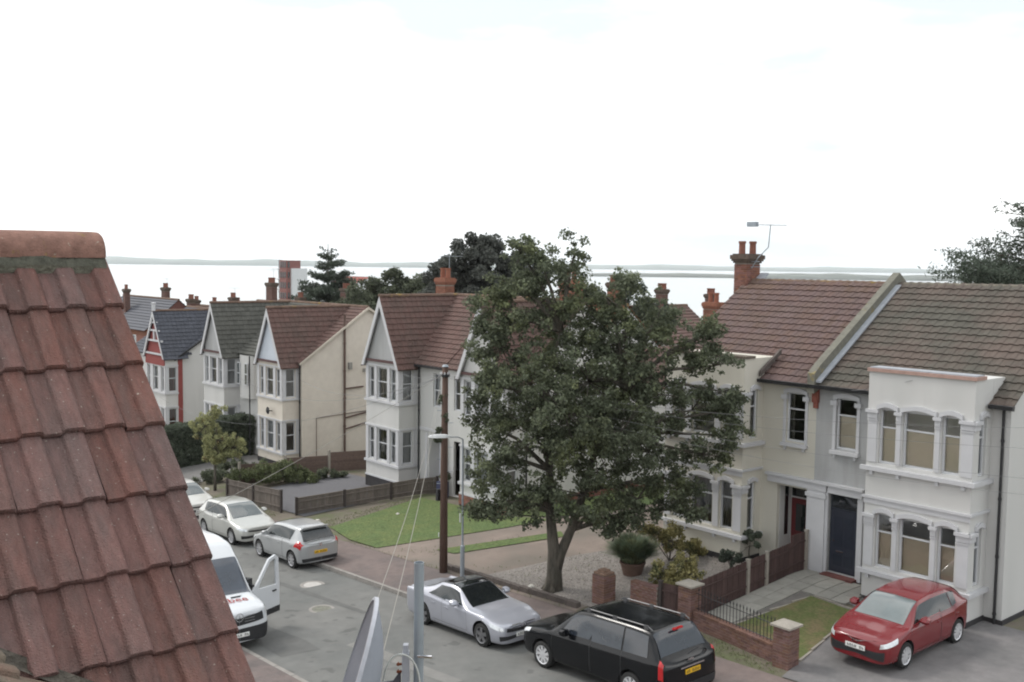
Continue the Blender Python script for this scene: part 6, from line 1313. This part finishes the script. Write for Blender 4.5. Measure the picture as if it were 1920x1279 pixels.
# smaller and further trees
broadleaf('small yellow-green street tree turning ochre on its right side', (-48.55, 21.85, G(-48.5, 21.8)), [(0, 0, .9, 1.0, .8), (-.4, 0, 1.7, .8, .6), (.1, 0, 2.3, .5, .45), (.9, 0, .6, .7, .55), (1.15, 0, 1.0, .5, .4), (.2, 0, .2, .9, .4)], 10000, .05, leaf_y, (.07, 1.4), 21, sub=34, subr=.19)
for (lb, p, lob, nl, sz, mt, tr_, sd_) in (
    ('large round dark tree rising behind the white gabled roof', (-58.9, 46.8, -3.2), [(0, 0, 9.9, 2.5, 2.1), (-1.6, 0, 8.6, 2.1, 1.9), (1.9, 0, 9.0, 2.2, 2.0), (0, 0, 6.4, 3.2, 2.2), (-2.6, 0, 6.4, 1.8, 1.6), (.5, 0, 11.4, 1.5, .9), (3.4, 0, 8.0, 1.6, 1.6), (4.6, 0, 9.4, 1.2, 1.3)], 62000, .12, leaf_p, (.3, 7), 31),
    ('dark bushy tree between the cream house and the large round tree', (-71.6, 47.2, -3.2), [(-1.2, 0, 7.1, 2.1, 1.8), (1.4, 0, 7.6, 2.1, 1.6), (3.4, 0, 7.2, 1.6, 1.3), (0, 0, 5.4, 3.0, 1.9), (3.0, 0, 5.8, 2.0, 1.6), (.9, 0, 9.0, .9, .6), (-3.0, 0, 6.0, 1.6, 1.4)], 44000, .12, leaf_b, (.25, 5), 33),
    ('low spreading green tree just left of the large round tree', (-66.5, 50.5, -3.4), [(0, 0, 7.2, 1.8, 1.4), (1.8, 0, 7.0, 1.7, 1.4), (-1.6, 0, 6.4, 1.7, 1.5), (.5, 0, 5.2, 2.6, 1.6)], 28000, .12, leaf_b, (.2, 4), 34),
    ('leafy tree filling the gap behind the white house with the brick base', (-44.5, 47.5, -2.0), [(0, 0, 7.4, 1.8, 1.5), (-2, 0, 6.6, 1.5, 1.3), (1.8, 0, 6.4, 1.5, 1.3), (0, 0, 5.2, 2.4, 1.4), (-3.2, 0, 8.2, 1.2, 1.2)], 24000, .11, leaf_d, (.2, 4), 35)):
    broadleaf(lb, p, lob, nl, sz, mt, tr_, sd_, sub=8, subr=.55)
def conifer(label, base, h, rb_, n, seed, mat, size=.12, lean=(), tops=((0, 0, 1.0),)):
    t = thing('conifer', label, 'conifer', base); rr = random.Random(seed); b = B(); bp = Vector(base); b.tube([bp, bp + Vector((0, 0, h))], [.22, .03], 8); bb = B(); cl, rd = [], []
    for (ox, oz, sc_) in tops:
        for i in range(int(75 * sc_)):
            f = rr.random() ** .8; z = h * (.18 + .82 * f) * 1.0 + oz; L = rb_ * sc_ * (1 - f) ** .75 * rr.uniform(.55, 1.15) + .15; a = rr.uniform(0, 6.28)
            o = bp + CR_ * (ox * f) + Vector((0, 0, z - .3)); e = o + Vector((math.cos(a) * L, math.sin(a) * L, L * rr.uniform(.05, .5))); bb.tube([o, o.lerp(e, .6) - Vector((0, 0, .08)), e], [.035, .022, .008], 4)
            m_ = max(3, int(L * 4))
            for k in range(1, m_ + 1): q = o.lerp(e, k / m_); cl.append((q.x, q.y, q.z)); r0 = .16 + .22 * L * (1 - abs(k / m_ - .5)); rd.append((r0, r0, r0 * .55))
    for (dl, dz, L) in lean:
        o = bp + Vector((0, 0, h * .55)); e = bp + CR_ * dl + Vector((0, 0, dz)); bb.tube([o, e], [.05, .01], 5)
        for k in range(12): q = o.lerp(e, k / 11); cl.append(tuple(q)); r0 = .34 * (1 - k / 14) + .05; rd.append((r0, r0, r0))
    part('trunk', b, bark_m, t); part('branches', bb, bark_m, t); crown(t, leaves(cl, rd, n, size, seed, up=.1, asp=.3), mat); return t
conifer('spiky dark conifer with two leaning tips behind the cream house roof', (-83.4, 48.8, -5.2), 16.9, 6.6, 70000, 41, leaf_d, .18, lean=((2.6, 10.3, 1), (1.0, 9.9, 1)))
conifer('dark ragged conifer at the right edge beyond the brown roof', (-21.0, 50.4, -.4), 14.3, 8.4, 140000, 43, leaf_d, .12, tops=((0, 0, 1.0), (-1.5, -2.2, .8), (1.5, .5, .9)))
# hedge
t = thing('hedge', 'long clipped dark hedge in front of the white grey-roofed house', 'hedge', (-57, 24.5, -2.0))
cl, rd = [], []; rr = random.Random(5); HH = 2.35
for i in range(900):
    y = rr.uniform(20.9, 27.8); f = rr.choice((0, 0, 1)); HX = -56.4; x, z = (HX + rr.uniform(-.08, .08), rr.uniform(-.1, HH)) if f == 0 else (rr.uniform(HX - 1.2, HX), HH + rr.uniform(-.12, .06))
    if rr.random() < .12: y, x = 20.9, rr.uniform(HX - 1.2, HX); z = rr.uniform(-.1, HH)
    cl.append((x, y, G(HX, y) + z)); rd.append((.12, .22, .14))
b = B()
for i in range(5): y0 = 20.95 + i * 1.36; b.box(-57.5, -56.5, y0, y0 + 1.35, G(-57, y0) - .3, G(-57, y0) + HH - .15)
part('hedge_core', b, M('hedge_core', (.035, .045, .03), .95, .3, 6), t); crown(t, leaves(cl, rd, 42000, .055, 9), leaf_h, 'foliage')
def shrub(label, p, lob, nl, size, mat, seed, cat='shrub', name='shrub', sub=10, subr=.2, stemr=.02):
    t = thing(name, label, cat, p); rr = random.Random(seed); cl, rd = [], []; bb = B(); bp = Vector(p)
    for (l, d, z, rl, rz) in lob:
        c = bp + CR_ * l + CF_ * d + Vector((0, 0, z)); bb.tube([bp, bp.lerp(c, .5) + Vector((0, 0, .05)), c], [stemr, stemr * .7, stemr * .3], 5)
        for _ in range(max(3, int(sub * rl * 2.2))):
            v = Vector((rr.gauss(0, 1), rr.gauss(0, 1), rr.gauss(0, 1))).normalized() * rr.random() ** .4; q = c + Vector((v.x * rl, v.y * rl, v.z * rz)); cl.append(tuple(q)); rd.append(subr * rr.uniform(.6, 1.2)); bb.tube([c, q], [stemr * .4, .003], 4)
    part('stems', bb, bark_m, t); crown(t, leaves(cl, rd, nl, size, seed), mat, 'foliage'); return t
g = lambda x, y: (x, y, G(x, y))
shrub('ochre leaved shrub spilling over the brick wall by the capped pillar', g(-18.95, 22.75), [(-.45, 0, .9, .4, .3), (.1, 0, 1.05, .45, .35), (.5, 0, .95, .35, .3), (0, -.2, .7, .45, .3), (-.7, .1, 1.15, .3, .25), (.2, .2, 1.35, .3, .2)], 5200, .045, leaf_o, 51, subr=.15, sub=16)
shrub('ochre and green shrub below the cream bay window', g(-21.9, 25.8), [(0, 0, .7, .5, .35), (.6, 0, .55, .45, .3), (-.4, .1, .9, .4, .25), (.9, .2, .35, .35, .25), (.1, -.2, 1.1, .35, .25), (-.9, 0, 1.15, .35, .2)], 5000, .045, leaf_o, 52, subr=.16, sub=16)
shrub('dense dark green bush against the wall beside the open porch', g(-19.75, 27.2), [(0, 0, .55, .38, .5), (.05, 0, .9, .3, .25)], 2600, .035, leaf_h, 53, subr=.13)
shrub('small dark spiky plant in front of the dark bush', g(-19.75, 26.3), [(0, 0, .35, .3, .3), (-.2, 0, .5, .2, .2)], 900, .045, leaf_d, 54, subr=.12)
shrub('wide green garden shrub behind the grey front fence', g(-46.9, 24.3), [(-1.6, 0, .45, .7, .35), (-.5, 0, .6, .8, .45), (.7, 0, .6, .8, .4), (1.7, 0, .4, .7, .3), (.4, .2, .9, .5, .2)], 9000, .055, M('leaf_light_bush', (.13, .15, .075), var=.4, sc_=1.1, **LEAF), 55, subr=.25, sub=14)
shrub('pale loose bush at the corner of the cream bay', g(-51.4, 24.6), [(0, 0, .5, .7, .4), (1.0, 0, .4, .6, .35), (-1, 0, .4, .6, .3)], 4500, .055, leaf_b, 56, subr=.22)
shrub('low green bush in front of the brown panel fence', g(-45.6, 26.6), [(0, 0, .3, .55, .25), (.6, 0, .25, .4, .2)], 2500, .05, leaf_b, 57, subr=.18)
shrub('ivy-like scrub behind the small yellow tree', g(-50.3, 23.0), [(0, 0, .3, .6, .3), (.9, 0, .4, .5, .3), (-.9, 0, .3, .6, .3)], 3500, .05, leaf_b, 58, subr=.2)
shrub('leafy sprig of climber on the telegraph pole', (-27.6, 20.62, 3.9), [(-.12, 0, .45, .14, .22), (-.15, 0, .1, .12, .15), (.08, 0, .9, .1, .2), (-.05, 0, 1.5, .12, .45)], 900, .05, leaf_b, 59, subr=.10)
# grass clump in a terracotta planter
t = thing('planter', 'round terracotta planter holding a big tuft of ornamental grass', 'planter', g(-22.05, 24.15)); z0 = G(-22.05, 24.15)
b = B(); b.lathe([(.001, .0), (.30, 0), (.40, .36), (.43, .38), (.43, .44), (.38, .44), (.37, .40), (.001, .42)], (-22.05, 24.15, z0), n=20); part('pot', b, terra_b, t)
t = thing('ornamental_grass', 'tall bushy tuft of green ornamental grass in the terracotta planter', 'plant', (-22.05, 24.15, z0 + .38)); rr = random.Random(8)
V = []
for i in range(2600):
    a, u_ = rr.uniform(0, 6.28), rr.random() ** .6; el = rr.uniform(.35, 1.5); r0 = .28 * u_; L = rr.uniform(.75, 1.1); ox, oy = -22.05 + r0 * math.cos(a), 24.15 + r0 * math.sin(a); dx, dy = math.cos(a), math.sin(a)
    p = Vector((ox, oy, z0 + .38)); m_ = p + Vector((dx * L * .35 * math.cos(el), dy * L * .35 * math.cos(el), L * .5 * math.sin(el) + .1)); e = m_ + Vector((dx * L * .4 * (math.cos(el) + .3), dy * L * .4 * (math.cos(el) + .3), L * .35 * math.sin(el) - .05)); sx, sy = -dy * .016, dx * .016
    V += [(p.x - sx, p.y - sy, p.z), (p.x + sx, p.y + sy, p.z), (m_.x + sx, m_.y + sy, m_.z), (m_.x - sx, m_.y - sy, m_.z), (m_.x - sx, m_.y - sy, m_.z), (m_.x + sx, m_.y + sy, m_.z), (e.x + sx * .2, e.y + sy * .2, e.z), (e.x - sx * .2, e.y - sy * .2, e.z)]
crown(t, np.array(V), leaf_s, 'blades')
t = thing('planter', 'dark blue planter with a small shrub beside the white porch pillar', 'planter', (-36.85, 27.5, G(-36.85, 27.5))); z0 = G(-36.85, 27.5)
b = B(); b.box(-37.05, -36.65, 27.3, 27.7, z0, z0 + .75); part('pot', b, M('dark_blue_pot', (.03, .035, .08), .5, .1), t)
shrub('small round shrub in the dark blue planter', (-36.85, 27.5, z0 + .75), [(0, 0, .3, .3, .25)], 700, .05, leaf_b, 60, subr=.15)

# ------------------------------------------------------------------ tiled gable roof close to the camera
SL = 1.036; X0, Z0, YV = -4.82, 10.03, 1.63
t = thing('tiled_roof', 'steep roof of worn red-brown concrete tiles close on the left', 'roof', (X0, YV, Z0))
vd = Vector((-1, 0, SL)).normalized(); ud = Vector((0, 1, 0)); nd = ud.cross(vd); nd = -nd if nd.z < 0 else nd
TW, TL = .158, .32
def near_tile():
    b = B(); pr = []
    for k in range(1):
        o_ = -TW / 2
        pr += [(o_, .0), (o_ + .058, .0), (o_ + .066, .003), (o_ + .074, .022), (o_ + .081, .026), (o_ + .140, .026), (o_ + .148, .021)]
    pr.append((TW / 2 - .001, .005)); m_ = len(pr); rows = [(-.5 * TL, -.012, 1), (-.5 * TL + .004, .0, 1), (-.12 * TL, .0, 0), (.25 * TL, .0, 0), (.60 * TL, .0, 0)]
    for y, dz, _ in rows:
        lift = .030 * (.60 - y / TL) / 1.1
        for x, z in pr: b.v.append((x, y, z + lift + dz))
    for x, z in pr: b.v.append((x, -.5 * TL + .002, z * .55 - .012 + .03 - .012))
    nrow = len(rows); b.f += [(r_ * m_ + i, r_ * m_ + i + 1, (r_ + 1) * m_ + i + 1, (r_ + 1) * m_ + i) for r_ in range(nrow - 1) for i in range(m_ - 1)]
    b.f += [(nrow * m_ + i, nrow * m_ + i + 1, i + 1, i) for i in range(m_ - 1)]
    # right and left cheeks
    b.f += [(nrow * m_ + m_ - 1, (nrow - 1) * m_ + m_ - 1, m_ - 1), (nrow * m_, 0, (nrow - 1) * m_)]
    n0 = len(b.v)
    b.v += [(TW / 2 - .003, -.5 * TL + .003, -.012), (TW / 2 - .003, .6 * TL, -.012), (TW / 2 - .003, .6 * TL, .006), (TW / 2 - .003, -.5 * TL + .003, .034)]; b.f.append((n0, n0 + 1, n0 + 2, n0 + 3)); b.m = [0] * len(b.f); return b
ntm = near_tile().mesh('roof_tile', tile_fg)
top = Vector((X0, 0, Z0)); rr = random.Random(2)
for r_ in range(13):
    for c_ in range(19):
        yc = YV - (c_ + .5) * TW; p = top - vd * ((r_ + .5) * TL + .05); p.y = yc
        vx = -3.59 + (yc - .862) * .52        # valley with the other slope
        if p.x > vx + .30 and yc < 1.5: continue
        m4 = Matrix(((ud.x, vd.x, nd.x, p.x), (ud.y, vd.y, nd.y, p.y), (ud.z, vd.z, nd.z, p.z), (0, 0, 0, 1))) @ Matrix.Translation((rr.uniform(-.003, .003), rr.uniform(-.006, .006), rr.uniform(0, .003))) @ Matrix.Rotation(rr.uniform(-.012, .012), 4, 'Z') @ Matrix.Rotation(rr.uniform(-.008, .008), 4, 'Y')
        inst('roof_tile', ntm, t, m4)
b = B(); q0 = top + nd * -.015; L_ = 4.4; 
b.add([(q0.x, -1.6, q0.z), (q0.x, YV - .04, q0.z), tuple(Vector((q0.x, YV - .04, q0.z)) - vd * L_), tuple(Vector((q0.x, -1.6, q0.z)) - vd * L_)], [(0, 1, 2, 3)]); part('roof_deck', b, M('roof_felt', (.03, .028, .026), .9, .1), t)
b = B(); b.add([(X0, YV - .05, Z0 - .04), (X0 + 3.05, YV - .05, Z0 - .04 - 3.05 * SL), (X0 + 3.05, YV - .05, 0), (X0 - 3.5, YV - .05, 0), (X0 - 3.5, YV - .05, Z0 - .04 - 3.5 * SL)], [(0, 1, 2, 3, 4)]); b.add([(X0, YV - .09, Z0), (X0 - 3.4, YV - .09, Z0 - 3.4 * SL), (X0 - 3.4, -1.6, Z0 - 3.4 * SL), (X0, -1.6, Z0)], [(0, 1, 2, 3)]); part('gable_wall', b, brick_m, t)
# verge mortar, ridge tiles on a mortar bed
b = B(); b.add([(X0, YV + .002, Z0 - .045), (X0, YV + .002, Z0 - .01), tuple(Vector((X0, YV + .002, Z0 - .01)) - vd * L_), tuple(Vector((X0, YV + .002, Z0 - .045)) - vd * L_)], [(0, 1, 2, 3)])
part('mortar', b, mortar_m, t)
b = B(); rr = random.Random(4); n = 60; v = []
for i in range(n + 1):
    y = YV - .02 - i * (2.6 / n); j = rr.uniform(0, .012)
    v += [(X0 + .045 + j, y, Z0 + .055), (X0 + .122 + j, y, Z0 - .065 + j * .6), (X0 + .10, y, Z0 - .115), (X0 - .05, y, Z0 + .05)]
b.add(v, [(i * 4 + k, i * 4 + k + 1, (i + 1) * 4 + k + 1, (i + 1) * 4 + k) for i in range(n) for k in (0, 1, 3 - 3)] + [(0, 1, 2, 3)]); part('mortar_bed', b, M('green_grey_mortar', (.17, .17, .135), .97, .35, 25, .9, 60), t)
def near_ridge():
    b = B(); v = []; n = 14; ell = .46
    for e, s_ in ((-ell / 2, .97), (-ell / 2 + .012, 1.0), (ell / 2 - .03, 1.0), (ell / 2 - .008, .985), (ell / 2, .93)):
        for k in range(n + 1): a = math.pi * (1.12 * k / n - .06); v.append((math.cos(a) * .108 * s_, e, math.sin(a) * .100 * s_))
    m_ = n + 1; b.add(v, [(r_ * m_ + k, r_ * m_ + k + 1, (r_ + 1) * m_ + k + 1, (r_ + 1) * m_ + k) for r_ in range(4) for k in range(n)] + [tuple(range(m_)), tuple(range(4 * m_, 5 * m_))[::-1]]); return b
rm_ = near_ridge().mesh('ridge_tile', ridge_fg, smooth=False)
for p_ in rm_.polygons: p_.use_smooth = len(p_.vertices) == 4
for i in range(6): inst('ridge_tile', rm_, t, Matrix.Translation((X0, YV - .245 - i * .463, Z0 - .008)) @ Matrix.Rotation(rr.uniform(-.01, .01), 4, 'X'))
# the main slope meeting it in a mossy valley
t = thing('tiled_roof', 'corner of a second mossy tiled slope at the bottom left edge', 'roof', (-3.5, .9, 8.6)); ma = t
v2 = Vector((0, -1, .62)).normalized(); u2 = Vector((1, 0, 0)); n2 = u2.cross(v2); n2 = -n2 if n2.z < 0 else n2
ttm = B(); ttm.v = list(near_tile().v); ttm.f = near_tile().f; ttm.m = [0] * len(ttm.f); ttm = ttm.mesh('roof_tile', M('mossy_tile', (.16, .105, .08), .95, .25, 18, .6, 110, rnd=.15, col2=(.125, .105, .08), sc2=4, thr=(.4, .6)))
O2 = Vector((-3.50, 1.02, 8.56))
for r_ in range(-2, 6):
    for c_ in range(-8, 18):
        p = O2 + u2 * (c_ * TW) + v2 * (r_ * TL + .08)
        z1 = Z0 - SL * (p.x - X0)
        if p.z < z1 - .03: continue
        inst('roof_tile', ttm, t, Matrix(((u2.x, v2.x, n2.x, p.x), (u2.y, v2.y, n2.y, p.y), (u2.z, v2.z, n2.z, p.z), (0, 0, 0, 1))))
vb = B(); n = 40; rr = random.Random(6); v = []
for i in range(n + 1):
    s_ = i / n * 3.2 - 1.2; y = .88 + s_ * .66; x = -3.485 + s_ * .36; y = .862 + (x + 3.485) * 1.9; z = Z0 - SL * (x - X0)
    j = rr.uniform(-.012, .012); v += [(x - .012 + j * .5, y + .02, z + .072), (x + .004 + j, y + .0, z + .052 + j * .5), (x + .022 + j, y - .03, z + .058)]
vb.add(v, [(i * 3 + k, i * 3 + k + 1, (i + 1) * 3 + k + 1, (i + 1) * 3 + k) for i in range(n) for k in (0, 1)]); part('valley', vb, M('valley_mortar', (.085, .075, .062), .97, .4, 25, .9, 60), t)

# ------------------------------------------------------------------ satellite dish and mast
t = thing('aerial_mast', 'grey steel mast pole standing right of the satellite dish', 'mast', (-3.2, 2.28, 6.5))
b = B(); b.lathe([(.0175, 0), (.0195, 0), (.0195, 2.33), (.0175, 2.33), (.0175, 2.2), (.001, 2.2)], (-3.205, 2.28, 6.5), n=20); part('pole', b, galv, t, smooth=False)
b = B(); b.box(-3.24, -3.17, 1.58, 2.27, 7.6, 7.64); b.box(-3.24, -3.17, 1.58, 2.27, 7.0, 7.04); b.box(-3.3, -3.1, 1.57, 1.6, 6.9, 7.75); part('wall_bracket', b, galv, t)
b = B(); b.tube([(-3.17, 2.25, 8.47), (-3.13, 2.29, 8.47)], .006, 6); part('bolt', b, chrome, t)
t = thing('satellite_dish', 'grey satellite dish seen edge-on at the bottom of the picture', 'satellite dish', (-3.25, 2.1, 8.4))
fx = FW.normalized(); fh = Vector((fx.x, fx.y, 0)).normalized(); rh = Vector((RG.x, RG.y, 0)).normalized()
ax = (rh * -.95 - fh * .11 + Vector((0, 0, .30))).normalized()   # the dish looks left
e1 = Vector((0, 0, 1)) - ax * ax.z; e1.normalize(); e2 = ax.cross(e1); n = 48; b = B(); rim = B()
rz_, rw = .33, .30
C_ = Vector((-3.229, 2.092, 8.698)) - e1 * rz_
def dp(rr_, a, d): return C_ + e1 * (rz_ * rr_ * math.sin(a)) + e2 * (rw * rr_ * math.cos(a)) + ax * (d)
for side_, off in ((0, 0), (1, -.008)):
    v = [C_ + ax * (-.105 + off)]; 
    for r_ in range(1, 7):
        for k in range(n): v.append(dp(r_ / 6, 2 * math.pi * k / n, -.105 * (1 - (r_ / 6) ** 2) + off))
    b.add(v, [(0, 1 + (k + 1) % n, 1 + k) if side_ == 0 else (0, 1 + k, 1 + (k + 1) % n) for k in range(n)] + [(1 + r_ * n + k, 1 + r_ * n + (k + 1) % n, 1 + (r_ + 1) * n + (k + 1) % n, 1 + (r_ + 1) * n + k) for r_ in range(5) for k in range(n)])
part('reflector', b, dish_m, t, smooth=True)
v = []
for rr_, d in ((1.0, .004), (1.035, .002), (1.04, -.012), (1.0, -.014)):
    for k in range(n): v.append(dp(rr_, 2 * math.pi * k / n, d))
rim.add(v, [(j * n + k, j * n + (k + 1) % n, ((j + 1) % 4) * n + (k + 1) % n, ((j + 1) % 4) * n + k) for j in range(4) for k in range(n)]); part('rim', rim, dish_rim, t)
back = C_ - ax * .11
b = B(); b.tube([back, back - ax * .07 + Vector((0, 0, .0)), Vector((-3.215, 2.22, 8.33))], .016, 8); part('arm', b, plast, t)
def bxo(b, c, hx_, hy_, z0, z1): 
    v = [c + rh * (sx * hx_) + fh * (sy * hy_) + Vector((0, 0, z)) for z in (z0, z1) for sx, sy in ((-1, -1), (1, -1), (1, 1), (-1, 1))]; b.add(v, [(0, 3, 2, 1), (4, 5, 6, 7), (0, 1, 5, 4), (1, 2, 6, 5), (2, 3, 7, 6), (3, 0, 4, 7)])
cc = Vector((-3.228, 2.235, 0))
b = B(); bxo(b, cc, .013, .02, 8.33, 8.475); bxo(b, cc + rh * -.0 , .0095, .014, 8.476, 8.505); part('bracket', b, dish_rim, t)
b = B(); bxo(b, cc + rh * .0, .0185, .03, 8.10, 8.328); part('clamp', b, dish_m, t)
b = B()
pl_ = [cc + rh * -.105, cc + rh * -.02]; b.add([pl_[0] + Vector((0, 0, 8.10)), pl_[1] + Vector((0, 0, 8.10)), pl_[1] + Vector((0, 0, 8.40)), cc + rh * -.05 + Vector((0, 0, 8.355)), pl_[0] + Vector((0, 0, 8.345))] + [p + fh * .012 for p in (pl_[0] + Vector((0, 0, 8.10)), pl_[1] + Vector((0, 0, 8.10)), pl_[1] + Vector((0, 0, 8.40)), cc + rh * -.05 + Vector((0, 0, 8.355)), pl_[0] + Vector((0, 0, 8.345)))], [(0, 1, 2, 3, 4), (9, 8, 7, 6, 5), (4, 3, 8, 9), (3, 2, 7, 8)]); part('back_plate', b, M('dark_grey_metal', (.11, .11, .13), .6, .2, 20), t)
for z in (8.425, 8.395): b = B(); b.tube([cc + rh * -.014 + Vector((0, 0, z)), cc + rh * -.036 + Vector((0, 0, z - .002))], .005, 6); b.tube([cc + rh * -.027 + Vector((0, 0, z)), cc + rh * -.032 + Vector((0, 0, z))], .008, 6); part('bolt', b, rust_m, t)
b = B(); pts = []
for i in range(21):
    a = math.pi * (1.08 - 1.12 * i / 20); pts.append(cc + rh * (-.012 + .072 * math.cos(a)) - fh * .04 + Vector((0, 0, 8.33 + .155 * max(0, math.sin(a)) ** .8 * (1 - .06 * i / 20))))
pts = [pts[0] - Vector((0, 0, .25)) + rh * -.01] + pts + [pts[-1] - Vector((0, 0, .30))]
b.tube(pts, .0038, 8); part('cable', b, cable_w, t, smooth=True)
